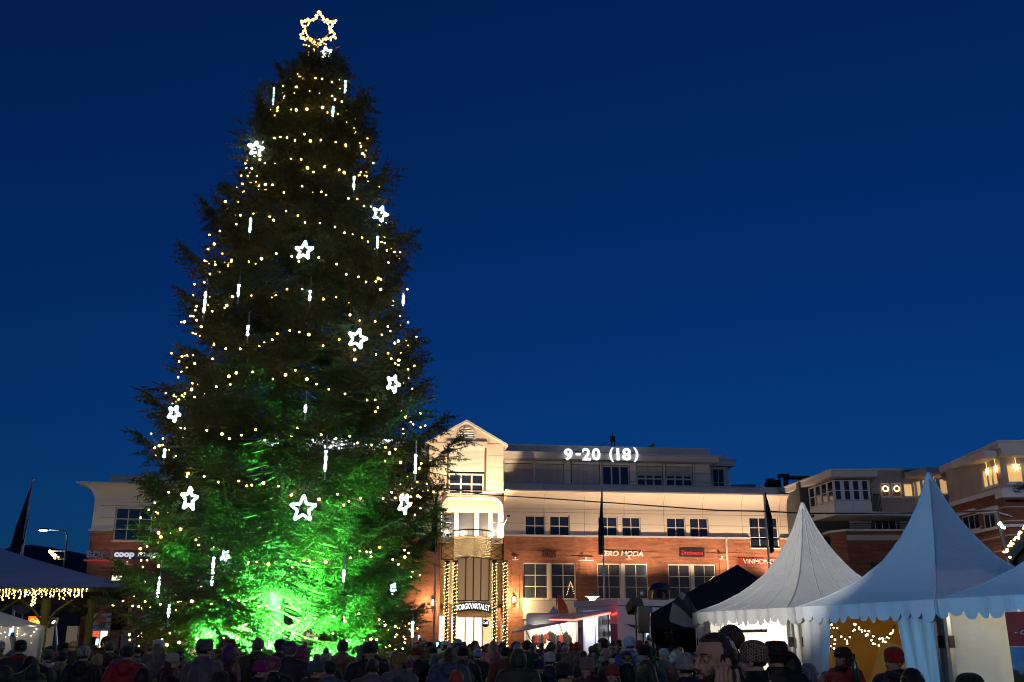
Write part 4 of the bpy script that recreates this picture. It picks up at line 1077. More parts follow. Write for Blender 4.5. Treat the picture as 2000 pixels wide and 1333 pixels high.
# upper storey: wall line with two bays
uf = Face((0, YB + 1.6), 0.0); ux = lambda px, py: uf.px(px, py)
z_up1 = ux(1740, 920)[1]
def bay(p0, p1, p2, p3, z0, z1, zw0, zw1, n0, n1, pane0, pane1, nm='bay'):
    # a bay standing out: plan points p0 (back) p1 p2 (front) p3 (back)
    b = MB().slab([p0, p1, p2, p3], z0, zw0 - 0.02)
    o = b.build(nm, M_bay, apt)
    pts = [p0, p1, p2, p3]
    for i, (n, pm) in enumerate(((n0, pane0), (n1, pane1), (1, pane1))):
        f = Face.between(pts[i], pts[i + 1]); w = math.hypot(pts[i + 1][0] - pts[i][0], pts[i + 1][1] - pts[i][1])
        cw = w / n
        for k in range(n):
            window(apt, f, k * cw + 0.06, zw0, (k + 1) * cw - 0.06, zw1, 1, 1 if pm else 2, M_bay, pm or M_glass, 0.0, 0.06, 0.06, sill=False, dep=0.07)
        for k in range(n + 1): piece('bay_post', M_bay, max(0, k * cw - 0.06), min(w, k * cw + 0.06), -0.02, 0.12, zw0, zw1, apt, f)
        for k in range(max(2, int(w / 1.1))):
            q = max(2, int(w / 1.1)); piece('bay_panel', M_bay, w * k / q + 0.01, w * (k + 1) / q - .01, -0.03, -0.003, z0 + 0.02, zw0 - 0.06, apt, f)
    return o
def eave(poly, z0, z1, nm='eave'):
    MB().slab(poly, z0, z1).build(nm, M_panelg, apt)
    c = Vector((sum(p[0] for p in poly) / len(poly), sum(p[1] for p in poly) / len(poly)))
    pp = [(c.x + (p[0] - c.x) * 1.03, c.y + (p[1] - c.y) * 1.03) for p in poly]
    MB().slab(pp, z1 + 0.003, z1 + 0.1).build(nm + '_lip', M_ltrim, apt)
YF = YB - 0.6
P1, P2 = at(1628, 960, YF), at(1699, 960, YF)
P0 = at(1581, 980, YF + 3.6); P3 = (P2.x + 0.3, YB + 1.8)
zw0 = at(1660, 978, YF).z; zw1 = at(1660, 938, YF).z; z0_ = at(1660, 1000, YF).z
bay((P0.x, P0.y), (P1.x, P1.y), (P2.x, P2.y), P3, z0_, zw1, zw0, zw1, 4, 4, None, None)
MB().slab([(P0.x - .2, P0.y), (P1.x - 0.1, P1.y - .2), (P2.x + .1, P2.y - .2), (P3[0] + 8, P3[1] - .3), (P3[0] + 8, YB + 8), (P0.x, YB + 8)], z0_ - 0.22, z0_ - 0.004).build('floor_slab', M_bay, apt)
E1, E2 = at(1623, 925, YF - 0.7), at(1713, 925, YF - 0.7); E0 = at(1498, 962, YF + 9.5)
ze0, ze1 = at(1660, 931, YF - 0.7).z, at(1660, 920, YF - 0.7).z
eave([(E0.x, E0.y), (E1.x, E1.y), (E2.x, E2.y), (E2.x + 0.6, YB + 2.0), (E0.x + 3, YB + 12)], ze0, ze1)
# wall with wreath windows
hw_ = [(ux(a, 950)[0], ux(1740, 971)[1], ux(b, 950)[0], ux(1740, 944)[1]) for a, b in ((1720, 1737), (1741, 1760), (1764, 1783))]
wall_mesh(ux(1700, 950)[0], ux(1860, 950)[0], z0_, z_up1, hw_, 0.15).build('upper_wall', M_taupe, apt, uf)
for k, h_ in enumerate(hw_): window(apt, uf, *h_, 1, 1, M_bay, M_dimpane if k < 2 else M_warmpane, 0.06, sill=True)
piece('roof_edge', M_ltrim, ux(1700, 950)[0], ux(1800, 950)[0], -0.25, 1, z_up1 + .003, z_up1 + 0.12, apt, uf)
M_wreath = glow('glowing_wreath', (1.0, 0.72, 0.34), 3.5)
for k in range(2):
    h_ = hw_[k]; c_ = bf.w(0, 0, 0); w_ = tag(MB().tube([(0.17 * math.cos(a), 0, 0.17 * math.sin(a)) for a in [2 * PI * i / 16 for i in range(16)]], 0.035, 6, closed=True).build('window_wreath', M_wreath, None, loc=uf.w((h_[0] + h_[2]) / 2, -0.03, h_[3] - 0.36)), 'round glowing wreath in the ' + ('first' if k == 0 else 'second') + ' dark window right of the grey bay', 'wreath', 'window wreaths')
# small balcony rail beside the bay
rb_ = MB(); a_, za_ = ux(1700, 968); b_, _ = ux(1713, 968)
for k in range(6): rb_.tube([(a_ + (b_ - a_) * k / 5, -0.5, z0_), (a_ + (b_ - a_) * k / 5, -0.5, za_)], 0.018, 4)
rb_.tube([(a_, -0.5, za_), (b_, -0.5, za_)], 0.03, 4); rb_.build('balcony_rail', M_steel, apt, uf)
# second bay, lit
YF2 = YB + 0.2
Q1, Q2 = at(1812, 950, YF2), at(1853, 950, YF2); Q0 = at(1776, 955, YB + 2.0); Q3 = (Q2.x + 0.2, YB + 1.7)
zq0, zq1 = at(1830, 966, YF2).z, at(1830, 935, YF2).z
M_lit2 = glow('lit_room_pane', (1.0, 0.60, 0.24), 0.55, (0.2, 0.13, 0.07))
bay((Q0.x, Q0.y), (Q1.x, Q1.y), (Q2.x, Q2.y), Q3, z0_ + 0.2, zq1, zq0, zq1, 3, 2, M_lit2, M_lit2)
V0, V1, V2 = at(1768, 927, YB + 1.5), at(1809, 915, YF2 - 0.7), at(1857, 915, YF2 - 0.7)
eave([(V0.x, V0.y), (V1.x, V1.y), (V2.x, V2.y), (V2.x, YB + 4), (V0.x, YB + 4)], at(1830, 925, YF2 - .7).z, at(1830, 916, YF2 - .7).z)
MB().box(xL - 1, xR, YB + 3.2, YB + 12, 0, z_up1 - 0.3).build('building_core', M_roofm, apt)
# roof terrace frames and glazed ridge on the roof
rg = MB()
for px in (1500, 1510, 1523, 1533, 1538):
    q = at(px, 950, 76); rg.tube([(q.x, q.y, 10), (q.x, q.y, at(px, 932 if px > 1520 else 940, 76).z)], 0.09, 4)
for a, b, y in ((1497, 1512, 938), (1520, 1540, 929), (1536, 1585, 933)):
    p, q = at(a, y, 76), at(b, y, 76); rg.box(p.x, q.x, 75.8, 76.3, p.z - 0.12, p.z + 0.1)
p, q = at(1504, 960, 76.4), at(1524, 938, 76.4); rg.box(p.x, q.x, 76.3, 78, 9, q.z)
tag(rg.build('roof_pergola', M_steel, None), 'dark timber pergola frames on the flat roof beyond the shop cornice', 'pergola')
rr = MB(); a, b, c_ = at(1424, 962, 80), at(1445, 947, 80), at(1474, 955, 80)
for y0 in (80,): rr.sheet([(a.x - 1, a.z - .6), (at(1422, 951, 80).x, at(1422, 951, 80).z), (b.x - .6, b.z), (at(1476, 949, 80).x, at(1476, 949, 80).z + .1), (c_.x, c_.z - .6)], 80, 86)
tag(rr.build('roof_lantern', glass_mat('roof_glazing', (0.01, 0.05, 0.07)), None), 'dark glazed roof lantern behind the shop parapet', 'roof lantern')
# nearer house at the frame edge
apt2 = thing('apartment_house', 'taupe corner house with star lanterns in its lit bay over striped brick', 'building', (0, 0, 0))
A0, A1 = at(1855, 985, 58.0), at(1962, 970, 52.0); A2 = (A1.x + 9, 51.4)
nf = Face.between((A0.x, A0.y), (A1.x, A1.y)); nl = math.hypot(A1.x - A0.x, A1.y - A0.y)
n2 = Face.between((A1.x, A1.y), A2); n2l = 9
nz0 = nf.px(1900, 980)[1]; nz1 = nf.px(1900, 899)[1]
wh = [(nf.px(1920, 960)[0], nf.px(1930, 953)[1], nf.px(1951, 960)[0], nf.px(1940, 910)[1])]
wall_mesh(0, nl + 0.0, nz0 + 0.25, nz1, wh, 0.2).build('taupe_wall', M_taupe, apt2, nf)
window(apt2, nf, wh[0][0], wh[0][1], wh[0][2], wh[0][3], 3, 1, M_bay, M_warmpane, 0.05, 0.10, 0.16)
w2 = (0.25, wh[0][1], 3.6, wh[0][3])
wall_mesh(0, n2l, nz0 + 0.25, nz1, [w2], 0.2).build('taupe_wall', M_taupe, apt2, n2)
window(apt2, n2, *w2, 4, 1, M_bay, M_warmpane, 0.05, 0.10, 0.16)
for f_, L_ in ((nf, nl), (n2, n2l)):
    piece('ledge', M_bay, -0.1, L_ + 0.1, -0.25, 0.1, nz0, nz0 + 0.245, apt2, f_)
    hs = []
    if f_ is nf: hs = [(nf.px(1876, 1020)[0], nf.px(1900, 1035)[1], nf.px(1912, 1020)[0], nf.px(1890, 1006)[1]), (nf.px(1918, 1020)[0], nf.px(1930, 1035)[1], nf.px(1952, 1020)[0], nf.px(1930, 1002)[1])]
    wall_mesh(0, L_, 0, nz0 - 0.004, hs, 0.2).build('brick_wall', M_brick2, apt2, f_)
    for h_ in hs: window(apt2, f_, *h_, 3, 1, M_bay, M_glass, 0.1); piece('window_cap', M_bay, h_[0] - .1, h_[2] + .1, -0.2, -0.003, h_[3] + .02, h_[3] + .24, apt2, f_)
    for k in range(4):
        z = nz0 - 0.75 - k * 0.72
        for (p, q, u, v) in split_rect((0, z, L_, z + 0.07), hs): piece('pale_brick_band', M_conc, p, u, -0.02, -0.003, q, v, apt2, f_)
    piece('lower_ledge', M_bay, -0.1, L_ + 0.1, -0.3, -0.003, nf.px(1900, 1040)[1] - .15, nf.px(1900, 1040)[1], apt2, f_)
MB().slab([(A0.x + .45, A0.y), (A1.x + .45, A1.y + .4), (A2[0], A2[1] + .4), (A2[0], 66), (A0.x * 66 / 58 + .6, 66)], 0, nz1 - 0.1).build('building_core', M_roofm, apt2)
r0 = at(1834, 912, 59.5); r1 = at(1951, 882, 51.2)
MB().slab([(r0.x, r0.y), (r1.x, r1.y), (A2[0], 50.6), (A2[0], 67), (r0.x * 67 / 59.5 + .5, 67)], nz1 + 0.004, nz1 + 0.30).build('roof_edge', M_panelg, apt2)
MB().slab([(r0.x - .1, r0.y - .1), (r1.x - .05, r1.y - .15), (A2[0], 50.4), (A2[0], 67), (r0.x * 67 / 59.5 + .4, 67)], nz1 + 0.304, nz1 + 0.40).build('roof_lip', M_ltrim, apt2)
bw0, bw1 = nf.px(1890, 930)[0], nl
MB().box(bw0, bw1 + 0.2, -0.9, 0.0, wh[0][3] + 0.28, nz1 - 0.01).build('bay_hood', M_panelg, apt2, nf)
MB().box(-0.2, 5, -0.9, 0.0, wh[0][3] + 0.28, nz1 - 0.011).build('bay_hood', M_panelg, apt2, n2)
M_starl = glow('paper_star_lantern', (1.0, 0.62, 0.2), 4.0)
for k, (f_, x, z) in enumerate(((nf, *nf.px(1932, 921)), (nf, *nf.px(1949, 916)), (n2, 0.75, nf.px(1932, 921)[1]))):
    mb = MB()
    pts = [((0.27 if i % 2 == 0 else 0.12) * math.sin(PI * i / 7), (0.27 if i % 2 == 0 else 0.12) * math.cos(PI * i / 7)) for i in range(14)]
    for sy in (-0.07, 0.07): mb.add([(p[0], 0, p[1]) for p in pts] + [(0, sy, 0)], [(i, (i + 1) % 14, 14) for i in range(14)])
    mb.tube([(0, 0, .27), (0, 0, .6)], 0.008, 4)
    o = mb.build('star_lantern', M_starl, None, loc=f_.w(x, -0.12, z)); o.rotation_euler.z = f_.a
    tag(o, 'glowing paper star lantern in the corner house bay, ' + ('nearest the taupe wall' if k == 0 else 'beside the bay corner' if k == 1 else 'round the bay corner'), 'star lantern', 'star lanterns in the lit bay')
# spruce boughs in the planter below the bay
pl = thing('planter', 'pale slanting planter with dark spruce boughs under the lit bay', 'planter', at(1985, 945, 50.6))
MB().box(-1.0, 1.6, -.4, .4, -0.75, -0.35).build('planter_box', M_bay, pl)
rr_p = random.Random(2)
for k in range(9):
    o = link('bough', BR[(1 if k % 2 else 0, k % 3)] if 'BR' in globals() else None, pl, loc=(rr_p.uniform(-.8, 1.3), rr_p.uniform(-.3, .2), -0.35)) if 'BR' in globals() else None
# ------------------------------------------------------------------ white pagoda tents
M_pvc, n_, l_, b_ = new_mat('white_tent_cloth')
b_.inputs['Base Color'].default_value = (0.78, 0.78, 0.78, 1); b_.inputs['Roughness'].default_value = 0.42
b_.inputs['Transmission Weight'].default_value = 0.0
tc_ = n_.new('ShaderNodeTexCoord')
mp_ = n_.new('ShaderNodeMapping'); mp_.inputs['Scale'].default_value = (1, 1, 1.6); l_.new(tc_.outputs['Object'], mp_.inputs[0])
t1_ = n_.new('ShaderNodeTexNoise'); t1_.inputs['Scale'].default_value = 9; t1_.inputs['Detail'].default_value = 4; t1_.inputs['Distortion'].default_value = 0.8; l_.new(mp_.outputs[0], t1_.inputs['Vector'])
t2_ = n_.new('ShaderNodeTexNoise'); t2_.inputs['Scale'].default_value = 1.1; t2_.inputs['Detail'].default_value = 3; l_.new(mp_.outputs[0], t2_.inputs['Vector'])
ad_ = n_.new('ShaderNodeMath'); ad_.operation = 'MULTIPLY_ADD'; ad_.inputs[1].default_value = 3; l_.new(t2_.outputs['Fac'], ad_.inputs[0]); l_.new(t1_.outputs['Fac'], ad_.inputs[2])
bp_ = n_.new('ShaderNodeBump'); bp_.inputs['Strength'].default_value = 0.30; bp_.inputs['Distance'].default_value = 0.05; l_.new(ad_.outputs[0], bp_.inputs['Height']); l_.new(bp_.outputs[0], b_.inputs['Normal'])
M_pvc2 = mat('tent_side_cloth', (0.72, 0.70, 0.64), 0.4, 0.06, 1.2, 0.3, 5)
M_seam = mat('tent_seam', (0.55, 0.56, 0.58), 0.6)
M_alu = mat('tent_leg_metal', (0.45, 0.45, 0.45), 0.35, 0.1, metal=0.9)
M_ratch = mat('dark_ratchet', (0.03, 0.03, 0.035), 0.35, metal=0.7)
FT = ([0, .08, .184, .34, .537, .75, 1.0], [1, .78, .58, .365, .204, .09, 0])
def pagoda(label, c, rz, a, zE, zT, seams, wall_sides, open_side_bits, cloth=None, group='white pagoda tents in a row'):
    cloth = cloth or M_pvc
    t = thing('pagoda_tent', label, 'tent', (c[0], c[1], 0), rz, group)
    N, K = 14, 14
    mb = MB()
    cor = [(-a, -a), (a, -a), (a, a), (-a, a)]
    def roof_pt(side, u, v):
        p, q = cor[side], cor[(side + 1) % 4]
        d = 1 - v                                    # 1 at the eave, 0 at the tip
        h = float(np.interp(d, *FT)) * (zT - zE) + zE
        sag = 0.06 * math.sin(PI * u) * d * (1 - d) * 4 * 0.35
        k = d * (1 - 0.035 * math.sin(PI * u) * d)
        r0 = 0.05
        return ((p[0] + (q[0] - p[0]) * u) * (k + r0 * (1 - d) / a), (p[1] + (q[1] - p[1]) * u) * (k + r0 * (1 - d) / a), h - sag)
    for s in range(4):
        o = len(mb.v)
        mb.add([roof_pt(s, i / N, j / K) for j in range(K + 1) for i in range(N + 1)], [(j * (N + 1) + i, j * (N + 1) + i + 1, (j + 1) * (N + 1) + i + 1, (j + 1) * (N + 1) + i) for j in range(K) for i in range(N)])
    rf = mb.build('roof', cloth, t, smooth=True)
    MB().lathe([(0.10, -.12), (0.10, 0.0), (0.04, .12)], 10, (0, 0, zT)).build('tip_cap', cloth, t)
    for s in range(4): MB().tube([Vector(roof_pt(s, 0, j / K)) + Vector((0, 0, 0.006)) for j in range(K + 1)], 0.016, 4).build('hip_seam', M_seam, rf)
    if seams:
        for s in range(4):
            for u in seams:
                o = MB().tube([Vector(roof_pt(s, u, j / K)) + Vector((0, 0, 0.008)) for j in range(K + 1)], 0.012, 4).build('seam', M_seam, rf)
    # scalloped valance, one strip a side
    for s in range(4):
        p, q = Vector(cor[s]), Vector(cor[(s + 1) % 4]); d = (q - p).normalized(); nrm = Vector((d.y, -d.x))
        n = 14; mv = MB(); L = (q - p).length; steps = 84; vt = []; vb = []
        for i in range(steps + 1):
            u = i / steps; ph = (u * n) % 1.0; bulge = math.sqrt(max(0, 1 - (2 * ph - 1) ** 2))
            off = 0.02 + 0.03 * math.sin(u * 23 + s * 2) + .02 * math.sin(u * 57 + s)
            x = p + d * (L * u) + nrm * off
            vt.append((x.x, x.y, zE + 0.02)); 
            y = p + d * (L * u) + nrm * (off + 0.02 * math.sin(u * 50))
            vb.append((y.x, y.y, zE - 0.25 - 0.03 * math.sin(u * 17 + s) - 0.13 * bulge * (1 + .25 * math.sin(int(u * n) * 2.3 + s))))
        mv.add(vt + vb, [(i, i + 1, steps + 2 + i, steps + 1 + i) for i in range(steps)])
        mv.build('valance', cloth, t, smooth=True)
    for cx, cy in cor:
        k = 0.965
        lg = MB().box(cx * k - .045, cx * k + .045, cy * k - .045, cy * k + .045, 0, zE).build('leg', M_alu, t)
        MB().box(cx * k - .07, cx * k + .07, cy * k - .075, cy * k - .046, 1.62, 1.86).build('ratchet', M_ratch, lg)
    def cloth_strip(name, pts_top, pts_bot, m, par=t, fold=0.05, nf=7, z_top=None, z_bot=0.02, seedv=0):
        """a hanging sheet with soft folds between two lines"""
        A, B = Vector((*pts_top[0], 0)), Vector((*pts_top[1], 0)); C_, D_ = Vector((*pts_bot[0], 0)), Vector((*pts_bot[1], 0))
        d = (B - A).normalized(); nn = Vector((d.y, -d.x, 0)); vs = []; U, Vn = 36, 12
        for j in range(Vn + 1):
            v = j / Vn
            for i in range(U + 1):
                u = i / U
                q = (A.lerp(B, u)).lerp(C_.lerp(D_, u), v)
                q = q + nn * (fold * math.sin(u * nf * PI + seedv + v * 1.2) * (0.5 + 0.6 * v)) 
                vs.append((q.x, q.y, z_top + (z_bot - z_top) * v))
        return MB().add(vs, [(j * (U + 1) + i, j * (U + 1) + i + 1, (j + 1) * (U + 1) + i + 1, (j + 1) * (U + 1) + i) for j in range(Vn) for i in range(U)]).build(name, m, par, smooth=True)
    for s in wall_sides:
        p, q = cor[s], cor[(s + 1) % 4]
        cloth_strip('side_wall', (( p[0] * .96, p[1] * .96), (q[0] * .96, q[1] * .96)), ((p[0] * .96, p[1] * .96), (q[0] * .96, q[1] * .96)), M_pvc2, fold=0.02, nf=9, z_top=zE - 0.02, seedv=s)
    for (s, u0, u1, b0, b1, m) in open_side_bits:
        p, q = Vector(cor[s]) * .97, Vector(cor[(s + 1) % 4]) * .97
        f = lambda u: tuple(p.lerp(q, u))
        cloth_strip('curtain', (f(u0), f(u1)), (f(b0), f(b1)), m, fold=0.07, nf=6, z_top=zE - 0.02, seedv=u0 * 9)
    return t
# the row runs from the far white tent towards the camera; local side 3 (-x) opens on the square
dvec = Vector((1.6, -4.7)).normalized(); rzT = math.atan2(dvec.y, dvec.x) + R(90)
ZE, ZT = 2.56, 5.62
c2 = (10.28, 24.45); c1 = (8.55, 29.45); c3 = (c2[0] + dvec.x * 5.05, c2[1] + dvec.y * 5.05)
t1 = pagoda('white pagoda tent with seamed roof and bright white inside, farthest of the row', c1, rzT, 2.46, ZE, 5.55, (0.25, 0.5, 0.75), (1, 2), [(3, 0.00, 0.16, 0.00, 0.22, M_pvc2), (0, 0.0, 0.12, 0.0, 0.16, M_pvc2)])
t2 = pagoda('large blue tinged white pagoda tent with golden inside and hanging fairy lights', c2, rzT, 2.46, ZE, ZT, (), (0, 1, 2), [(3, 0.0, 0.27, 0.0, 0.17, M_pvc2), (3, 0.74, 1.0, 0.83, 1.0, M_pvc2)])
t3 = pagoda('white pagoda tent cut by the frame edge with a red poster inside', c3, rzT, 2.46, ZE, ZT, (), (1, 2), [(3, 0.86, 1.0, 0.86, 1.0, M_pvc2), (3, .70, .78, .66, .75, M_pvc2), (3, .55, .585, .50, .54, M_pvc2)])
def tl(t, x, y, z): return Vector(t.location) + Matrix.Rotation(t.rotation_euler.z, 3, 'Z') @ Vector((x, y, z))
# light inside the tents
M_tube = glow('tent_strip_lamp', (1.0, 0.93, 0.78), 9.0)
for t, e, col, txt in ((t1, 420, (1.0, 0.93, 0.76), 'in the farthest white tent'), (t2, 16, (1.0, 0.55, 0.12), 'in the golden tent'), (t3, 110, (1.0, 0.90, 0.66), 'in the tent with the red poster')):
    p = tl(t, 0.6, -0.2 if t is not t1 else 0.3, 2.75)
    f_ = thing('tent_lamp', 'hanging lamp ' + txt, 'lamp', p)
    MB().lathe([(0.02, .5), (0.02, .12), (0.12, 0.1), (0.16, 0.0)], 10).build('shade', M_ratch, f_)
    MB().ball((0, 0, 0), 0.055, 8, 6).build('bulb', glow('lamp_bulb_' + txt.split()[-1], col, 8), f_)
    light('tent_glow', 'POINT', (0, 0, -0.25), e, col, f_, shadow_soft_size=0.12)
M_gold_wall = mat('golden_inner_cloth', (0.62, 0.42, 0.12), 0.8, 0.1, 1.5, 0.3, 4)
o = MB().add([(1.9, -2.2, 0.02), (1.9, 2.2, 0.02), (1.9, 2.2, 2.5), (1.9, -2.2, 2.5)], [(0, 1, 2, 3)]).build('inner_wall', M_gold_wall, t2)
o = MB().add([(-2.2, -2.28, 0.02), (1.9, -2.28, 0.02), (1.9, -2.28, 2.5), (-2.2, -2.28, 2.5)], [(0, 1, 2, 3)]).build('inner_wall', M_gold_wall, t2)
o = MB().add([(-2.2, 2.28, 0.02), (1.9, 2.28, 0.02), (1.9, 2.28, 2.5), (-2.2, 2.28, 2.5)], [(0, 3, 2, 1)]).build('inner_wall', M_gold_wall, t2)
# fairy lights in the golden tent, placed as looping swags across its opening
M_fb = glow('tent_fairy_bulb', (1.0, 0.80, 0.45), 13.0)
ME_fb = MB(); ico_add(ME_fb, (0, 0, 0), 1.0); ME_fb = ME_fb.mesh('bulb', M_fb)
sw = [(1622, 1214), (1636, 1230), (1650, 1248), (1655, 1253), (1664, 1235), (1668, 1217), (1675, 1225), (1690, 1236), (1702, 1251), (1710, 1260), (1722, 1257), (1735, 1247), (1742, 1235), (1748, 1222)]
sw2 = [(1668, 1217), (1684, 1234), (1698, 1235), (1714, 1244), (1734, 1248), (1748, 1220)]
sw3 = [(1624, 1216), (1617, 1231), (1622, 1242), (1633, 1250), (1629, 1262), (1620, 1268)]
pl_c = tl(t2, -2.2, 0, 0); nvec = Matrix.Rotation(rzT, 3, 'Z') @ Vector((1, 0, 0))
def on_plane(px, py):
    r = ray(px, py); return r * (nvec.dot(pl_c - Vector((0, 0, CAMZ))) / nvec.dot(r)) + Vector((0, 0, CAMZ))
rf_ = random.Random(8)
for k, (s_, txt) in enumerate(((sw, 'looping in two swags across the golden tent opening'), (sw2, 'looser second line across the golden tent opening'), (sw3, 'hanging down the golden tent curtain edge'))):
    pts = [on_plane(*p) for p in s_]; o0 = pts[0]
    g = thing('string_light', 'string of warm fairy lights ' + txt, 'fairy lights', o0, 0, 'fairy lights in the golden tent')
    pts = [p - o0 for p in pts]; MB().tube(pts, 0.009, 4).build('cable', M_ratch, g)
    for i in range(len(pts) - 1):
        for u in (0.05, 0.5):
            q = pts[i].lerp(pts[i + 1], u); o = bpy.data.objects.new('bulb', ME_fb); COL.objects.link(o); o.parent = g
            o.location = q + Vector((rf_.uniform(-.03, .03), 0, rf_.uniform(-.06, .05))); s_v = rf_.choice([.017, .021, .024]); o.scale = (s_v,) * 3
# counter bar and rod in the first tent
p = tl(t1, -2.1, 0.4, 0)
rod = tag(MB().box(-0.03, 0.03, -1.3, 1.2, -.04, .04).tube([(0, -1.2, 0), (0, -1.2, 0.35)], 0.01, 4).tube([(0, 1.1, 0), (0, 1.1, 0.35)], 0.01, 4).build('hanging_rail', M_ratch, None, loc=Vector((p.x, p.y, 2.03))), 'dark rail hanging under the valance of the bright tent', 'rail'); rod.rotation_euler.z = rzT
# poster in the nearest tent
pq = [at(1962, 1196, 17.6), at(2030, 1192, 17.0)]
ps = thing('poster', 'red poster with white script above a landscape photo in the tent at the frame edge', 'poster', (pq[0].x, pq[0].y, 0))
pa = math.atan2(pq[1].y - pq[0].y, pq[1].x - pq[0].x)
zt_, zm_, zb_ = pq[0].z, at(1972, 1263, 17.6).z, at(1980, 1330, 17.6).z
M_pred = mat('poster_red', (0.42, 0.03, 0.03), 0.5, 0.05)
o = MB().box(0, 1.3, 0, 0.03, zm_, zt_).build('red_panel', M_pred, ps); o.rotation_euler.z = pa
M_land, n_, l_, b_ = new_mat('landscape_print')
tc_ = n_.new('ShaderNodeTexCoord'); sp_ = n_.new('ShaderNodeSeparateXYZ'); l_.new(tc_.outputs['Generated'], sp_.inputs[0])
nz_ = n_.new('ShaderNodeTexNoise'); nz_.inputs['Scale'].default_value = 5; l_.new(tc_.outputs['Generated'], nz_.inputs['Vector'])
m_ = n_.new('ShaderNodeMath'); m_.operation = 'MULTIPLY_ADD'; m_.inputs[1].default_value = 0.5; l_.new(nz_.outputs['Fac'], m_.inputs[0]); l_.new(sp_.outputs[2], m_.inputs[2])
r_ = n_.new('ShaderNodeValToRGB'); e_ = r_.color_ramp.elements
e_[0].position = 0.5; e_[0].color = (0.03, 0.05, 0.03, 1); e_[1].position = 1.05; e_[1].color = (0.10, 0.28, 0.45, 1)
x_ = e_.new(0.78); x_.color = (0.05, 0.06, 0.03, 1); x_ = e_.new(0.86); x_.color = (0.25, 0.40, 0.5, 1)
l_.new(m_.outputs[0], r_.inputs[0]); l_.new(r_.outputs[0], b_.inputs['Base Color'])
o = MB().box(0, 1.3, 0, 0.03, zb_ - .3, zm_ - 0.004).build('landscape_panel', M_land, ps); o.rotation_euler.z = pa
o = link('lettering', text_mesh('lettering', '- og', M_white, 1, 0.005, 0, 0.3, width=0.30, height=0.10), ps, None, (0.16 * math.cos(pa) + .02 * math.sin(pa), 0.16 * math.sin(pa) - .02 * math.cos(pa), (zt_ + zm_) / 2 - 0.12)); o.rotation_euler.z = pa
# ------------------------------------------------------------------ black pop-up gazebo
M_blackc = mat('black_gazebo_cloth', (0.008, 0.008, 0.011), 0.6, 0.2, 1, 0.3, 5)
ap = at(1440, 1103, 37.0); el = at(1272, 1198, 35.4); er = at(1590, 1195, 38.0)
gz = thing('gazebo', 'black pop-up gazebo with dark side walls between the food truck and the white tents', 'gazebo', (0, 0, 0))
P_ = [(el.x, el.y), ((el.x + er.x) / 2 + 1.6, 33.2), (er.x, er.y), ((el.x + er.x) / 2 - 1.6, 40.5)]
zE_ = el.z; mb = MB()
for i in range(4):
    a, b = P_[i], P_[(i + 1) % 4]; n = 8; vs = []
    for j in range(n + 1):
        v = j / n
        for k in range(n + 1):
            u = k / n; x = a[0] + (b[0] - a[0]) * u; y = a[1] + (b[1] - a[1]) * u
            z = zE_ + (ap.z - zE_) * v - 0.12 * math.sin(PI * u) * (1 - v) * v * 4 * .6
            vs.append((x + (ap.x - x) * v, y + (ap.y - y) * v, z))
    mb.add(vs, [(j * (n + 1) + k, j * (n + 1) + k + 1, (j + 1) * (n + 1) + k + 1, (j + 1) * (n + 1) + k) for j in range(n) for k in range(n)])
mb.build('roof', M_blackc, gz, smooth=True)
mb = MB()
for i in range(4):
    a, b = P_[i], P_[(i + 1) % 4]; mb.quad((a[0], a[1], zE_), (b[0], b[1], zE_), (b[0], b[1], zE_ - 0.55), (a[0], a[1], zE_ - 0.55))
mb.build('valance', M_blackc, gz)
for i in (1, 2, 3):
    a, b = P_[i], P_[(i + 1) % 4]; MB().quad((a[0], a[1], zE_ - 0.5), (b[0], b[1], zE_ - 0.5), (b[0], b[1], 0), (a[0], a[1], 0)).build('side_wall', M_blackc, gz)
for p in P_: MB().box(p[0] - .04, p[0] + .04, p[1] - .04, p[1] + .04, 0, zE_).build('leg', M_steel, gz)
MB().box(P_[0][0] + .3, P_[2][0] - .5, 35.5, 38, 0, 0.9).build('stage_floor', M_blackc, gz)
# draped grey and navy flag before the gazebo
fl = thing('flag', 'grey and navy flag draped from a slanting pole in front of the black gazebo', 'flag', at(1376, 1240, 31.0))
b0 = fl.location
def fpt(px, py, dy=0.0): return at(px, py, 31.0 + dy) - b0
MB().tube([fpt(1376, 1262, .1), fpt(1372, 1225), fpt(1340, 1160, -.1), fpt(1331, 1152, -.1)], 0.022, 6).build('pole', M_steel, fl)
gq = [[(1331, 1153), (1339, 1159), (1352, 1178), (1364, 1196), (1373, 1214)], [(1324, 1165), (1334, 1172), (1345, 1186), (1356, 1203), (1370, 1222)], [(1313, 1176), (1322, 1184), (1338, 1194), (1350, 1209), (1366, 1226)], [(1310, 1194), (1318, 1198), (1330, 1206), (1344, 1219), (1360, 1230)], [(1305, 1214), (1314, 1217), (1326, 1221), (1340, 1226), (1352, 1225)]]
vs = [fpt(x, y, 0.14 * math.sin(i * 1.9 + j * 1.4)) for i, row in enumerate(gq) for j, (x, y) in enumerate(row)]
fcs = [(i * 5 + j, i * 5 + j + 1, i * 5 + j + 6, i * 5 + j + 5) for i in range(4) for j in range(4)]
mb = MB(); mb.add(vs, fcs); mb.m = [1 if (i < 2 and j < 3 and (i, j) != (0, 0)) else 0 for i in range(4) for j in range(4)]
o = mb.build('cloth', [mat('grey_flag_cloth', (0.36, 0.36, 0.38), .8, .2, 3), mat('navy_flag_cloth', (0.03, 0.035, 0.07), .8, .2, 3)], fl, smooth=True)
sm = o.modifiers.new('s', 'SUBSURF'); sm.levels = sm.render_levels = 2
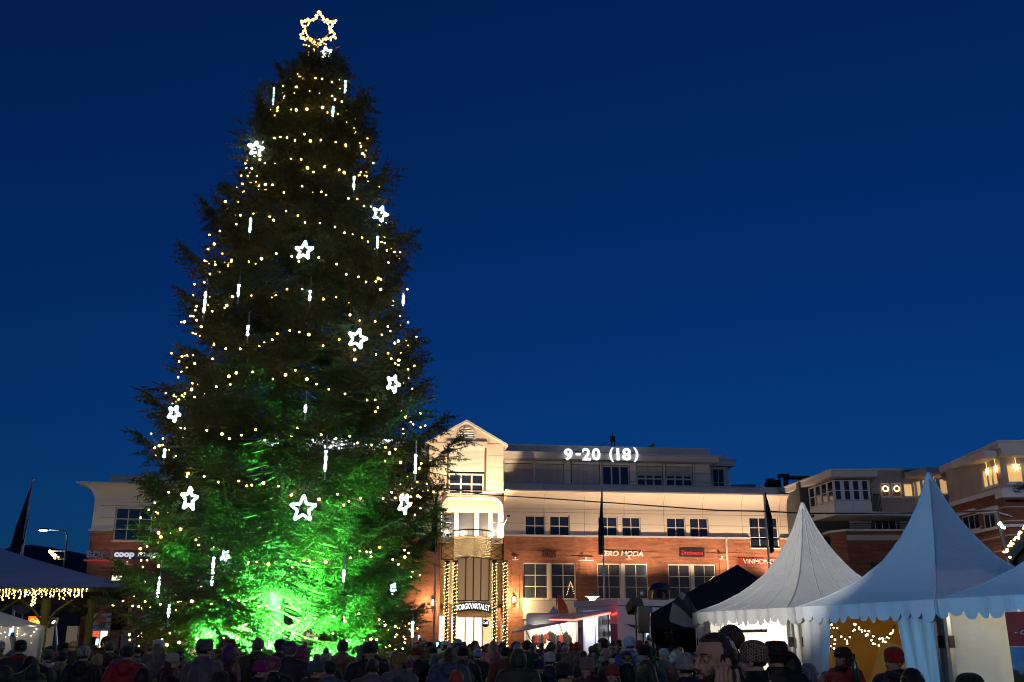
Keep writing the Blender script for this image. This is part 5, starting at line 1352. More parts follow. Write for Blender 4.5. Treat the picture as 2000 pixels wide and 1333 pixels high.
# ------------------------------------------------------------------ food truck, stall, lamps, flags, pavilion
M_tw = mat('white_trailer_panel', (0.62, 0.62, 0.66), 0.35, 0.05, 1)
M_tb = mat('blue_trailer_print', (0.05, 0.13, 0.36), 0.35, 0.2, 1.5)
M_tp = mat('purple_trailer_print', (0.13, 0.07, 0.22), 0.4, 0.2, 1.5)
M_tr = mat('red_trailer_panel', (0.45, 0.03, 0.04), 0.4, 0.15, 1)
tk = thing('food_truck', 'white food trailer with raised flap edged in red light and a lit drinks fridge', 'food truck', (0, 0, 0))
YC = 42.0
c0 = at(1205, 1170, YC); zT_ = c0.z
fA = Face.between((at(1128, 1175, 44.5).x, 44.5), (c0.x, YC)); fAl = math.hypot(c0.x - at(1128, 1175, 44.5).x, 2.5)
e1 = at(1345, 1165, 44.0)
fB = Face.between((c0.x, YC), (e1.x, e1.y)); fBl = math.hypot(e1.x - c0.x, e1.y - YC)
ap_ = lambda px, py: fA.px(px, py)
ho = (ap_(1139, 1230)[0], 0.9, ap_(1192, 1230)[0], ap_(1150, 1190)[1])
wall_mesh(0, fAl, 0.4, zT_ - 0.25, [ho], 0.1).build('hatch_wall', M_tw, tk, fA)
wall_mesh(0, fBl, 0.4, zT_ - 0.25, [], 0.1).build('side_wall', M_tw, tk, fB)
for (a, b, z0, z1, m_) in ((ho[2] + .03, fAl - .02, 0.45, ap_(1200, 1219)[1], M_tp), (0.02, ho[0] - .03, 0.45, ap_(1130, 1226)[1], M_tp)):
    piece('print_panel', m_, a, b, -0.02, -0.003, z0, z1, tk, fA)
piece('header', M_tw, ho[0] + .05, ho[2], -0.06, -0.003, ap_(1150, 1193)[1], ap_(1150, 1188)[1], tk, fA)
MB().slab([(fA.w(-.1, -.12, 0).x, fA.w(-.1, -.12, 0).y), (c0.x, YC - .15), (e1.x + .1, e1.y - .1), (e1.x + .3, e1.y + 3.2), (fA.w(0, 3, 0).x, 48.5)], zT_ - 0.25, zT_).build('roof', M_tw, tk)
piece('roof_rail', M_tb, 0, fBl, -0.08, -0.003, zT_ - 0.24, zT_ - 0.10, tk, fB)
MB().slab([(fA.w(.1, .3, 0).x, fA.w(.1, .3, 0).y), (c0.x, YC + .3), (e1.x, e1.y + .3), (e1.x, e1.y + 3), (fA.w(.1, 3, 0).x, 48)], 0.3, 0.45).build('floor', M_steel, tk)
wl_ = Face(fA.w(0, 1.8, 0), fA.a); wall_mesh(0, fAl, 0.45, zT_ - .3, [], .1).build('back_wall', M_tw, tk, wl_)
MB().box(0.02, 0.1, 0.11, 1.8, .45, zT_ - .3).build('end_wall', M_tw, tk, fA)
# the side's curved blue print and wheel arch
for (pa, pb, y0, y1, m_) in ((1254, 1340, 1181, 1213, M_tb),):
    a, z1 = fB.px(pa, y0); b, z0 = fB.px(pb, y1)
    poly = [(a, z1), (b, z1 + .1), (b, z0)] + [(b + (a - b) * t, z0 - 0.5 * math.sin(PI * t * .8) * .6) for t in (0.3, 0.6, 0.9)]
    MB().sheet(poly, -0.012, -0.003).build('blue_print', m_, tk, fB)
q = fB.px(1228, 1262); 
mb = MB(); 
for r0, m_ in ((1.0, 0),):
    mb.sheet([(q[0] + r0 * math.cos(t), q[1] - .9 + r0 * 1.35 * math.sin(t)) for t in [PI * i / 14 for i in range(15)]] + [(q[0] + (r0 - .12) * math.cos(t), q[1] - .9 + (r0 - .12) * 1.35 * math.sin(t)) for t in [PI * (14 - i) / 14 for i in range(15)]], -0.03, -0.004)
mb.build('wheel_arch', M_tw, tk, fB)
a_, z_ = fB.px(1222, 1219); b_, z2_ = fB.px(1246, 1226)
MB().sheet([(a_, z_), (b_, z_ - .05), (b_, z2_ - .05), (a_ + .35, z2_)], -0.02, -0.004).build('side_vent', M_steel, tk, fB)
# raised flap with red LED strip
e_a, e_b, e_c = at(1073, 1209, 40.6), at(1123, 1210, 39.2), at(1192, 1196.5, 41.6)
h_a, h_b = fA.w(0.05, -.05, ap_(1130, 1199)[1]), fA.w(fAl - .4, -.05, ap_(1190, 1194)[1])
fp_ = [e_a, e_b, e_c, h_b, h_a]
vs = [tuple(p) for p in fp_] + [tuple(p + Vector((0, 0, 0.06))) for p in fp_]
MB().add(vs, [(4, 3, 2, 1, 0), (5, 6, 7, 8, 9)] + [(i, (i + 1) % 5, 5 + (i + 1) % 5, 5 + i) for i in range(5)]).build('flap', M_tw, tk)
M_redled = glow('red_led_strip', (1.0, 0.035, 0.02), 5.0)
M_hotled = glow('hot_led_core', (1.0, 0.16, 0.10), 5.0)
MB().tube([e_a + Vector((0, 0, -.03)), e_b + Vector((0, 0, -.03))], 0.022, 6).tube([e_b + Vector((0, 0, -.03)), e_c + Vector((0, 0, -.03))], 0.03, 6).build('led_strip', M_hotled, tk)
MB().tube([h_b + Vector((.05, -.02, -.15)), fA.w(fAl, -.05, ap_(1204, 1198)[1])], 0.025, 6).build('led_strip', M_redled, tk)
light('red_glow', 'AREA', tuple((e_b + e_c) / 2 + Vector((0.2, 0.5, -0.1))), 6, (1, 0.04, 0.05), tk, size=1.2, target=tuple((h_a + h_b) / 2 + Vector((0.4, 0.4, -0.2))))
0 and light('red_glow', 'POINT', tuple(fA.w(fAl - .1, -.5, zT_ - 0.75)), 5, (1, 0.05, 0.10), tk, shadow_soft_size=0.1)
for u in (0.55, 0.95):
    p = e_b.lerp(e_c, u); MB().tube([p, fA.w(fAl * u * .85, -.06, ho[1] + .5)], 0.02, 5).build('flap_strut', M_steel, tk)
# fridge with bottles behind the hatch
fx0, fx1 = ap_(1156, 1230)[0], ap_(1194, 1230)[0]
fr_ = thing('drinks_fridge', 'lit glass fridge of bottles on shelves inside the food trailer', 'fridge', fA.w(fx0, 0.35, 0.45)); fr_.rotation_euler.z = fA.a
fw_, fh_ = fx1 - fx0, ap_(1170, 1196)[1] - 0.5
M_fr = mat('fridge_body', (.5, .52, .55), .4); M_frl = glow('fridge_light', (0.75, 0.9, 1.0), 1.0)
MB().box(0, fw_, 0.5, 0.55, 0, fh_).box(-.04, 0, 0, .5, 0, fh_).box(fw_, fw_ + .04, 0, .5, 0, fh_).box(0, fw_, 0, .5, fh_, fh_ + .05).build('body', M_fr, fr_)
MB().box(0.02, fw_ - .02, 0.47, 0.49, 0.02, fh_).build('light_panel', M_frl, fr_)
for k in range(3): MB().box(fw_ * k / 2 - .03, fw_ * k / 2 + .03, -0.03, 0, 0, fh_).build('door_frame', M_tw, fr_)
bcol = [mat('bottle_' + n_, c_, .3, .1) for n_, c_ in (('amber', (.28, .12, .03)), ('green', (.06, .16, .05)), ('orange', (.5, .18, .04)), ('clear', (.4, .42, .4)), ('cola', (.05, .02, .02)))]
rb = random.Random(4); nsh = 5
for s_ in range(nsh):
    z = 0.05 + s_ * fh_ / nsh
    MB().box(0.02, fw_ - .02, 0.05, 0.46, z - 0.03, z - .01).build('shelf', M_fr, fr_)
    for k in range(12):
        o = MB().lathe([(.035, 0), (.038, .02), (.038, .17), (.014, .24), (.014, .3)], 8).mesh('bottle', bcol[0]) if ('ME_bottle%d' % 0) not in globals() else None
        if o is not None: ME_bottle0 = o
        mi = rb.randrange(5); key = 'MEB%d' % mi
        if key not in globals(): globals()[key] = MB().lathe([(.035, 0), (.038, .02), (.038, .17), (.014, .24), (.014, .3)], 8).mesh('bottle', bcol[mi])
        b_o = link('bottle', globals()[key], None); b_o.location = fA.w(fx0 + 0.1 + (fw_ - .2) * k / 11, 0.35 + 0.16, 0.45 + z); b_o.scale = (1, 1, 1.05)
        tag(b_o, ['amber', 'green', 'orange', 'clear', 'dark brown'][mi] + ' bottle on the %s shelf of the lit drinks fridge' % ['lowest', 'second lowest', 'middle', 'second highest', 'top'][s_], 'bottle', ['amber', 'green', 'orange', 'clear', 'dark brown'][mi] + ' bottles in the drinks fridge')
light('fridge_glow', 'AREA', tuple(fA.w(fx0 - .25, 0.6, zT_ - 0.5)), 70, (0.85, 0.93, 1), tk, size=0.8, target=tuple(fA.w(fx0, 0.7, 0.5)))
# roof vent on the trailer
v_ = thing('roof_vent', 'dark round mushroom vent on the white food trailer roof', 'vent', at(1289, 1165, 44.2))
MB().lathe([(0.36, -.1), (0.36, 0.12), (0.30, 0.14), (0.30, 0.26)], 18).build('base', M_steel, v_)
MB().lathe([(0.52, .24), (0.52, .28), (0.46, .42), (0.30, .54), (0.1, .6)], 18).build('hood', mat('blue_black_vent', (.02, .03, .05), .4), v_, smooth=True)
# market stall with the white flap
st = thing('market_stall', 'brightly lit white stall trailer with raised flap before the entrance', 'market stall', (0, 0, 0))
YS = 46.0
s_l, s_r = at(1000, 1237, YS - 2.2), at(1109, 1216, YS - 2.6)
b_l, b_r = at(1030, 1230, YS), at(1128, 1212, YS + .3)
sf = Face((b_l.x, YS), 0.0)
L_ = b_r.x - b_l.x; zs_ = at(1080, 1200, YS).z
cz = at(1060, 1278, YS).z
wall_mesh(0, L_, 0.3, zs_, [(0.1, 1.0, L_ - .12, at(1080, 1222, YS).z)], 0.1).build('front_wall', M_tw, st, sf)
MB().box(0, L_, 0.1, 2.2, zs_ - .05, zs_ + .05).box(-.03, 0, 0, 2.2, .3, zs_).box(L_, L_ + .03, 0, 2.2, .3, zs_).build('body', M_tw, st, sf)
M_stin = mat('bright_stall_lining', (0.75, 0.68, 0.55), 0.7, .1)
MB().box(0, L_, 2.15, 2.2, .3, zs_).box(0, L_, 0.1, 2.2, .3, .95).build('lining', M_stin, st, sf)
vs = [tuple(p) for p in (s_l, s_r, Vector((b_r.x, YS, at(1110, 1214, YS).z)), Vector((b_l.x, YS, at(1050, 1222, YS).z)))]
MB().add(vs + [(x, y, z + .06) for x, y, z in vs], [(3, 2, 1, 0), (4, 5, 6, 7)] + [(i, (i + 1) % 4, 4 + (i + 1) % 4, 4 + i) for i in range(4)]).build('flap', M_tw, st)
for u in (0.25, 0.85):
    p = Vector(vs[0]).lerp(Vector(vs[1]), u); MB().tube([p, sf.w(L_ * u, -.05, 1.1)], 0.02, 5).build('flap_strut', M_steel, st)
light('stall_glow', 'AREA', tuple(sf.w(L_ / 2, 1.0, zs_ - 0.12)), 120, (1.0, 0.84, 0.60), st, shape='RECTANGLE', size=L_ * .8, size_y=1.0, target=tuple(sf.w(L_ / 2, 1.1, 0)))
light('stall_glow', 'AREA', tuple(sf.w(L_ / 2, -.4, zs_ - 0.55)), 25, (1.0, 0.84, 0.60), st, shape='RECTANGLE', size=L_ * .8, size_y=.4, target=tuple(sf.w(L_ / 2, 2.0, 1.2)))
rs = random.Random(12); hz = at(1060, 1232, YS).z
goods = [((.02, .02, .025), 'black'), ((.3, .05, .04), 'dark red'), ((.35, .32, .28), 'beige'), ((.06, .06, .10), 'navy')]
GW = ['outermost at the flap side', 'second from the flap side', 'third from the flap side', 'fourth from the flap side', 'above the counter start', 'left of the stall middle', 'just before the stall middle', 'in the stall middle', 'just past the stall middle', 'right of the stall middle', 'fourth from the trailer side', 'third from the trailer side', 'second from the trailer side', 'outermost at the trailer side']
M_goods = [mat('hanging_goods_' + g_[1].replace(' ', '_'), g_[0], .8, .2) for g_ in goods]
for k in range(14):
    m_ = rs.randrange(4) if k % 3 else 0
    x = 0.3 + (L_ - .7) * k / 13; h_ = rs.uniform(.25, .75); w_ = rs.uniform(.08, .16)
    mb = MB().lathe([(w_ * .3, -h_), (w_, -h_ * .9), (w_ * .8, -h_ * .5), (w_ * .9, -h_ * .2), (w_ * .4, -.04), (.01, 0.0)], 8, sy=0.6)
    mb.tube([(0, 0, 0), (0, 0, .15)], .006, 4)
    tag(mb.build('hanging_goods', M_goods[m_], None, loc=sf.w(x, 0.35, hz - rs.uniform(0, .25))), goods[m_][1] + ' item hanging in the lit market stall, ' + GW[k], 'goods', goods[m_][1] + ' goods hanging in the market stall')
# white canvas top and feather flag behind the stall
cn = MB(); A_, T_, B_ = at(1068, 1204, 50), at(1081, 1184, 50), at(1093, 1204, 50)
cn.add([(A_.x, 49, A_.z), (B_.x, 49, B_.z), (B_.x + .4, 51, B_.z), (A_.x, 51, A_.z), (T_.x, 50, T_.z)], [(0, 1, 4), (1, 2, 4), (2, 3, 4), (3, 0, 4)])
cn.box(A_.x + .05, B_.x - .05, 49.05, 50.9, 0, A_.z); tag(cn.build('canvas_stall', M_pvc2, None), 'small white peaked canvas stall behind the red feather flag', 'tent')
ff = thing('feather_flag', 'red feather flag with a small yellow emblem above the market stall', 'flag', at(1097, 1210, 48.5))
b0 = ff.location
out_ = [(1088, 1161), (1094, 1164), (1101, 1172), (1107, 1183), (1111, 1198), (1091, 1200), (1089, 1180)]
pp = [at(x, y, 48.5) - b0 for x, y in out_]
MB().sheet([(p.x, p.z) for p in pp], -0.015, 0.015).build('cloth', mat('red_flag_cloth', (0.75, 0.11, 0.03), .7, .12, 1.5), ff)
MB().tube([(pp[5].x - .04, 0, -b0.z), (pp[5].x - .04, 0, 0.2), (pp[6].x - .05, 0, pp[6].z), (pp[0].x - .03, 0, pp[0].z)], 0.02, 5).build('pole', M_steel, ff)
o = link('emblem', text_mesh('emblem', 'm', mat('yellow_emblem', (.7, .45, .03), .6), 1, .004, .03, width=.2, height=.11), ff, None, (at(1097, 1198, 48.5).x - b0.x, -0.02, at(1097, 1197, 48.5).z - b0.z))
# lamps with disc shades
M_disc = mat('lamp_disc_metal', (0.30, 0.30, 0.30), 0.4, metal=0.5)
M_dl = glow('park_lamp_glass', (1.0, 0.82, 0.55), 7.0)
for px, py, Y, e, txt in ((1157, 1168, 56, 900, 'glowing against the brick above the food truck'), (391, 1138, 41, 420, 'seen through the spruce boughs')):
    q = at(px, py, Y); f_ = thing('park_lamp', 'lit park lamp with wide disc shade ' + txt, 'lamp post', (q.x, q.y, 0), 0, 'park lamps with disc shades')
    MB().tube([(0, 0, 0), (0, 0, q.z - .3)], [.06, .045], 8).build('pole', M_steel, f_)
    MB().lathe([(.42, .06), (.43, .08), (.25, .17), (.06, .23), (.02, .26)], 20, (0, 0, q.z)).build('disc_shade', M_disc, f_, smooth=True)
    MB().lathe([(.05, -.3), (.13, -.26), (.17, -.05), (.30, .05)], 14, (0, 0, q.z)).build('lamp_glass', M_dl, f_, smooth=True)
    light('lamp_light', 'POINT', (0, 0, q.z - .42), e, (1.0, 0.70, 0.38), f_, shadow_soft_size=0.12)
# wall lanterns that blaze on the brick on both sides of the entrance
for px, py, e, txt in ((1004, 1172, 700, 'on the stall side of the entrance'), (845, 1178, 420, 'on the spruce side of the entrance')):
    x, z = fp(px, py, -.35); f_ = thing('wall_lantern', 'blazing warm wall lantern on the brick ' + txt, 'wall lantern', BF.w(x, -.38, z), 0, 'wall lanterns at the entrance')
    MB().lathe([(.05, -.16), (.09, -.1), (.09, .12), (.03, .2)], 10).build('lamp_glass', M_dl, f_)
    o = MB().tube([(0, .0, .2), (0, .2, .28), (0, .37, .24)], .02, 5).build('bracket', M_steel, f_); o.rotation_euler.z = TH
    light('lamp_light', 'POINT', (0, -.15, 0), e, (1.0, 0.70, 0.36), f_, shadow_soft_size=.1)
# flag poles
M_pole = mat('white_flag_pole', (0.55, 0.55, 0.58), 0.4)
M_fblack = mat('black_flag_cloth', (0.014, 0.014, 0.018), 0.8, 0.2, 3)
def flagpole(px, pyt, Y, lab, w, y0, y1, lean=0):
    q = at(px, pyt, Y); f_ = thing('flag_pole', lab, 'flag pole', (q.x, q.y, 0), 0, 'white poles with black flags')
    MB().tube([(0, 0, 0), (0, 0, q.z)], [.06, .04], 10).build('pole', M_pole, f_, smooth=True)
    MB().ball((0, 0, q.z + .05), .075, 10, 6).build('finial', M_pole, f_)
    za, zb_ = at(px, y0, Y).z, at(px, y1, Y).z; vs = []; U, V = 6, 18
    for j in range(V + 1):
        v = j / V; z = za + (zb_ - za) * v
        for i in range(U + 1):
            u = i / U; ww = w * (0.18 + 0.82 * min(1, v * 1.6) ** 0.8) * (1 if v < .9 else 1.0)
            vs.append((lean * v * .3 + (0.05 + ww * u) * (1 if w > 0 else 1), 0.16 * math.sin(u * 9 + v * 5) * (.3 + u) - 0.02, z - 0.25 * u * (1 - v) * abs(w)))
    o = MB().add(vs, [(j * (U + 1) + i, j * (U + 1) + i + 1, (j + 1) * (U + 1) + i + 1, (j + 1) * (U + 1) + i) for j in range(V) for i in range(U)]).build('cloth', M_fblack, f_, smooth=True)
    # worn pale emblem running down the cloth
    return f_
flagpole(854, 951, 54, 'white pole with limp black flag before the bright gable recess', -0.30, 956, 1078)
flagpole(1175, 948, 54, 'white pole with limp black flag before the middle of the shop front', -0.30, 958, 1084)
flagpole(1491, 955, 50, 'white pole with black flag above the white tent tip', 0.27, 962, 1080)
lf = thing('flag_pole', 'white pole with wide black flag and grey script behind the snowy roof', 'flag pole', (*at(62, 945, 36)[:2], 0), 0, 'white poles with black flags')
q = at(62, 940, 36); MB().tube([(0, 0, 0), (0, 0, q.z)], [.06, .04], 10).build('pole', M_pole, lf, smooth=True)
MB().lathe([(.03, 0), (.09, .06), (.03, .12)], 8, (0, 0, q.z)).build('finial', M_pole, lf)
oq = [(61, 951), (57, 953), (45, 990), (33, 1025), (22, 1062), (40, 1068), (46, 1050), (52, 1030), (57, 1000)]
pp = [at(x, y, 36) - Vector((*lf.location[:2], 0)) for x, y in oq]
rows_ = [[(60, 951), (62, 952)], [(53, 968), (60, 970)], [(45, 990), (58, 992)], [(38, 1010), (55, 1014)], [(31, 1032), (51, 1038)], [(24, 1056), (46, 1060)], [(20, 1068), (40, 1076)]]
vs = []
for k, (a, b) in enumerate(rows_):
    for i in range(5):
        x = a[0] + (b[0] - a[0]) * i / 4; y = a[1] + (b[1] - a[1]) * i / 4; p = at(x, y, 36 + 0.1 * math.sin(i * 1.7 + k)); vs.append(p - Vector((*lf.location[:2], 0)))
MB().add(vs, [(k * 5 + i, k * 5 + i + 1, (k + 1) * 5 + i + 1, (k + 1) * 5 + i) for k in range(6) for i in range(4)]).build('cloth', M_fblack, lf, smooth=True)
mb = MB(); p0 = at(34, 1034, 35.8) - Vector((*lf.location[:2], 0)); p1 = at(48, 1006, 35.8) - Vector((*lf.location[:2], 0)); rr_ = random.Random(6)
for k in range(9):
    p = p0.lerp(p1, k / 8); d = (p1 - p0).normalized(); s_ = Vector((d.z, 0, -d.x)) * .12
    mb.tube([p - s_ * .9, p + d * .05 + s_ * rr_.uniform(.3, 1), p + d * .1 - s_ * .6], .014, 4)
kind(mb.build('script', mat('faded_script', (.07, .07, .08), .8), lf), 'stuff')
# street lamp in view, and unseen ones added for crowd and ambient light
M_sl = mat('street_lamp_metal', (0.05, 0.06, 0.06), 0.5, metal=0.4)
M_slg = glow('street_lamp_glass', (0.92, 0.97, 1.0), 14.0)
def street_lamp(x, y, h, arm, lab, e, col, ang=PI):
    f_ = thing('street_lamp', lab, 'street lamp', (x, y, 0), 0, 'street lamps round the square')
    dx, dy = math.cos(ang), math.sin(ang)
    pts = [(0, 0, 0), (0, 0, h - .5)] + [(dx * arm * .22 * (1 - math.cos(t)), dy * arm * .22 * (1 - math.cos(t)), h - .5 + .5 * math.sin(t)) for t in (.5, 1.0, PI / 2)] + [(dx * arm, dy * arm, h + .06)]
    MB().tube(pts, [.075, .055, .045, .035, .03, .025], 8).build('pole', M_sl, f_, smooth=True)
    MB().ball((dx * (arm + .3), dy * (arm + .3), h + .08), (.34, .15, .08), 12, 6).build('lamp_head', M_sl, f_, smooth=True)
    MB().ball((dx * (arm + .3), dy * (arm + .3), h + .03), (.27, .11, .065), 12, 6).build('lamp_glass', M_slg, f_, smooth=True)
    light('lamp_light', 'POINT', (dx * (arm + .3), dy * (arm + .3), h - .12), e, col, f_, shadow_soft_size=0.15)
    return f_
q = at(132, 1046, 58); qh = at(85, 1037, 58); street_lamp(q.x, q.y, qh.z, q.x - qh.x - .3, 'slim street lamp with curved arm glowing white above the snowy roof', 120, (0.9, 0.95, 1))
# small lit frame sign hanging on that lamp's pole
ls = thing('light_ornament', 'cluster of warm bulbs in a pale frame on the street lamp pole', 'light ornament', at(112, 1085, 57.7)); b0 = ls.location
MB().tube([at(97, 1076, 57.7) - b0, at(128, 1077, 57.7) - b0], .05, 5).tube([at(114, 1093, 57.7) - b0, at(128, 1093, 57.7) - b0], .04, 5).build('frame', M_tw, ls)
mb = MB(); rr_ = random.Random(9)
for k in range(26):
    u = rr_.random(); p = at(97 + 14 * u + rr_.uniform(-3, 3), 1076 + 15 * u + rr_.uniform(-3, 3), 57.6) - b0; ico_add(mb, p, .06)
kind(mb.build('bulbs', M_curt, ls), 'stuff')
# cable slung across the square
mb = MB(); prev = []
cab = [(853, 951, 54), (940, 966, 53), (1070, 974, 51), (1200, 983, 49), (1400, 997, 46), (1500, 999, 45), (1570, 1003, 43), (1660, 1003, 42), (1760, 1003, 41), (1950, 998, 40)]
tag(mb.tube([at(*c) for c in cab], 0.032, 5).build('overhead_cable', M_steel, None), 'thin black cable slung across the square from the flag pole', 'cable')
lp = thing('lamp_post', 'dark slanted post with small cold star lights above the tent roof edge', 'lamp post', (*at(1950, 1060, 40)[:2], 0)); b0 = lp.location
MB().tube([at(1968, 1085, 40) - b0, at(1953, 1030, 40) - b0, at(1946, 1000, 40) - b0], .10, 7).tube([Vector((at(1968, 1085, 40).x - b0.x, 0, 0)), at(1968, 1085, 40) - b0], .1, 7).tube([at(1915, 1003, 40) - b0, at(1946, 1000, 40) - b0, at(1976, 1010, 40) - b0], .05, 5).build('post', M_steel, lp)
mb = MB()
for x, y in ((1953, 1022), (1956, 1026), (1957, 1030), (1961, 1031), (1951, 1024)): ico_add(mb, at(x, y, 39.8) - b0, .06)
mb.build('star_bulbs', M_led, lp)
# gabled stall with lights at the frame edge
gs = thing('market_hut', 'dark gabled hut edged with warm fairy lights behind the tents at the frame edge', 'market hut', (*at(1990, 1090, 30)[:2], 0), -R(28)); b0 = gs.location
ra, rb_ = at(1966, 1083, 30) - b0, at(2030, 1000, 30) - b0
mb = MB().sheet([(ra.x, ra.z), (rb_.x, rb_.z), (rb_.x + 2.2, ra.z), (rb_.x + 2, ra.z - .2), (rb_.x, rb_.z - .3), (ra.x + .15, ra.z - .22)], -0.2, 3); mb.build('roof', M_steel, gs)
MB().sheet([(ra.x + .3, 0), (rb_.x + 1.9, 0), (rb_.x + 1.9, ra.z), (rb_.x, rb_.z - .3), (ra.x + .3, ra.z - .1)], 0.2, 2.8).build('hut_wall', M_steel, gs)
mb = MB(); rr_ = random.Random(3)
for k in range(40):
    p = ra.lerp(rb_, k / 39); ico_add(mb, p + Vector((rr_.uniform(-.04, .04), -.25, rr_.uniform(.0, .12))), rr_.choice([.025, .035, .045]))
ico_add(mb, at(1988, 1088, 29.6) - b0, .04)
kind(mb.build('bulbs', M_curt, gs), 'stuff')
# speakers on stands
M_spk = mat('black_speaker', (0.008, 0.008, 0.009), 0.6, 0.1, 3)
def speaker(pa, pb, Y, lab, rz=0.0, tilt=0.0, stand=True):
    a, b = at(*pa, Y), at(*pb, Y); w, h = b.x - a.x, a.z - b.z
    s_ = thing('loudspeaker', lab, 'loudspeaker', ((a.x + b.x) / 2, Y, b.z))
    o = MB().slab([(-w / 2, -.2), (w / 2, -.2), (w * .36, .25), (-w * .36, .25)], 0, h).build('cabinet', M_spk, s_); o.rotation_euler = (tilt, 0, rz)
    m = o.modifiers.new('b', 'BEVEL'); m.width = 0.02; m.segments = 2
    o = MB().box(-w * .42, w * .42, -.215, -.2, h * .06, h * .94).build('grille', mat('speaker_grille_' + str(pa[0]), (.012, .012, .013), .8, .3, 60), s_); o.rotation_euler = (tilt, 0, rz)
    if stand: MB().tube([(0, 0, -b.z), (0, 0, 0.05)], .025, 7).tube([(0, 0, .9 - b.z), (-.45, -.3, .02 - b.z)], .014, 5).tube([(0, 0, .9 - b.z), (.45, -.3, .02 - b.z)], .014, 5).tube([(0, 0, .9 - b.z), (0, .5, .02 - b.z)], .014, 5).build('stand', M_steel, s_)
speaker((1243, 1184), (1267, 1237), 25.5, 'tall black loudspeaker on a stand in front of the food trailer')
speaker((1228, 1172), (1254, 1192), 27.0, 'black wedge loudspeaker tilted forward above the tall one', 0.4, -0.5)
speaker((226, 1184), (252, 1231), 27, 'black loudspeaker on a stand beside the spruce and pavilion post')
# ------------------------------------------------------------------ snowy pavilion
M_snow = mat('dusk_blue_roof_snow', (0.36, 0.50, 0.74), 0.9, 0.12, 1.5, 0.4, 12)  # white snow tinted blue: the dusk sky's light is mixed into its colour
M_beam = mat('dark_eave_timber', (0.035, 0.03, 0.025), 0.8)
M_post = mat('olive_painted_column', (0.16, 0.14, 0.05), 0.55, 0.15, 2)
pv = thing('pavilion', 'open pavilion with snowy hipped roof on olive turned columns', 'pavilion', (0, 0, 0))
YP = 23.0; C_ = at(268, 1147, YP); zp = C_.z
hx, hy = 9.5, 8.0
cx, cy = C_.x - hx / 2 - 0.0, YP + hy / 2
apx = at(-160, 1013, 26.5)
cr = [(C_.x - hx, YP - .6), (C_.x, YP), (C_.x - 3.6, YP + hy), (C_.x - hx - 3.6, YP + hy)]
mb = MB(); tipv = (apx.x, apx.y, apx.z)
for i in range(4):
    a, b = cr[i], cr[(i + 1) % 4]; n = 8; vs = []
    for j in range(n + 1):
        for k in range(n + 1):
            u, v = k / n, j / n; x = a[0] + (b[0] - a[0]) * u; y = a[1] + (b[1] - a[1]) * u
            vs.append((x + (tipv[0] - x) * v, y + (tipv[1] - y) * v, zp + (tipv[2] - zp) * (v - 0.05 * math.sin(PI * v)) ))
    mb.add(vs, [(j * (n + 1) + k, j * (n + 1) + k + 1, (j + 1) * (n + 1) + k + 1, (j + 1) * (n + 1) + k) for j in range(n) for k in range(n)])
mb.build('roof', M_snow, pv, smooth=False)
MB().slab(cr, zp - 0.10, zp - 0.01).build('eave_beam', M_beam, pv)
for px in (177, 88, -20):
    Yq = YP + 0.9 if px > 100 else YP + 0.7
    q = at(px, 1200, Yq)
    mb = MB().lathe([(.13, 0), (.13, .12), (.09, .2), (.085, 1.55), (.10, 1.6), (.085, 1.66), (.10, 1.75), (.085, 1.8), (.08, zp - .75), (.105, zp - .7), (.08, zp - .62), (.11, zp - .5), (.11, zp - .22)], 14)
    mb.build('column', M_post, pv, loc=(q.x, q.y, 0), smooth=True)
    MB().tube([(0, 0, zp - .8), (.25, 0, zp - .5), (.6, 0, zp - .25)], .035, 5).tube([(0, 0, zp - .8), (-.25, 0, zp - .5), (-.6, 0, zp - .25)], .035, 5).build('bracket', M_post, pv, loc=(q.x, q.y, 0))
il = thing('icicle_lights', 'fringe of warm yellow icicle lights under the snowy pavilion eave', 'fairy lights', at(90, 1148, YP - .1)); b0 = il.location
M_il = glow('yellow_icicle_bulb', (1.0, 0.76, 0.18), 9.0)
mb = MB(); rr_ = random.Random(21)
for k in range(30):
    px = 2 + 168 * k / 29 + rr_.uniform(-2, 2)
    if 98 < px < 96: continue
    ln = (8 + 14 * rr_.random() + (14 if 60 < px < 72 else 0)) ; y = 1150 + 4 * rr_.random()
    while y < 1150 + ln:
        ico_add(mb, at(px + rr_.uniform(-2, 2) - (y - 1146) * .12, y, YP - .12 - .5 * max(0, (150 - px) / 300) + rr_.uniform(-.05, .05)) - b0, rr_.choice([.011, .014, .018])); y += rr_.uniform(2.2, 5.0)
kind(mb.build('bulbs', M_il, il), 'stuff')
bk = thing('hanging_basket', 'small dark hanging basket on the pavilion column', 'basket', at(160, 1190, YP + .9))
MB().lathe([(.03, -.18), (.2, -.08), (.24, .03)], 10).build('basket', M_beam, bk)
for k in range(4): o = link('sprig', BR[(0, k % 3)], bk); o.rotation_euler = (0, .5, k * 1.6); o.scale = (.4,) * 3
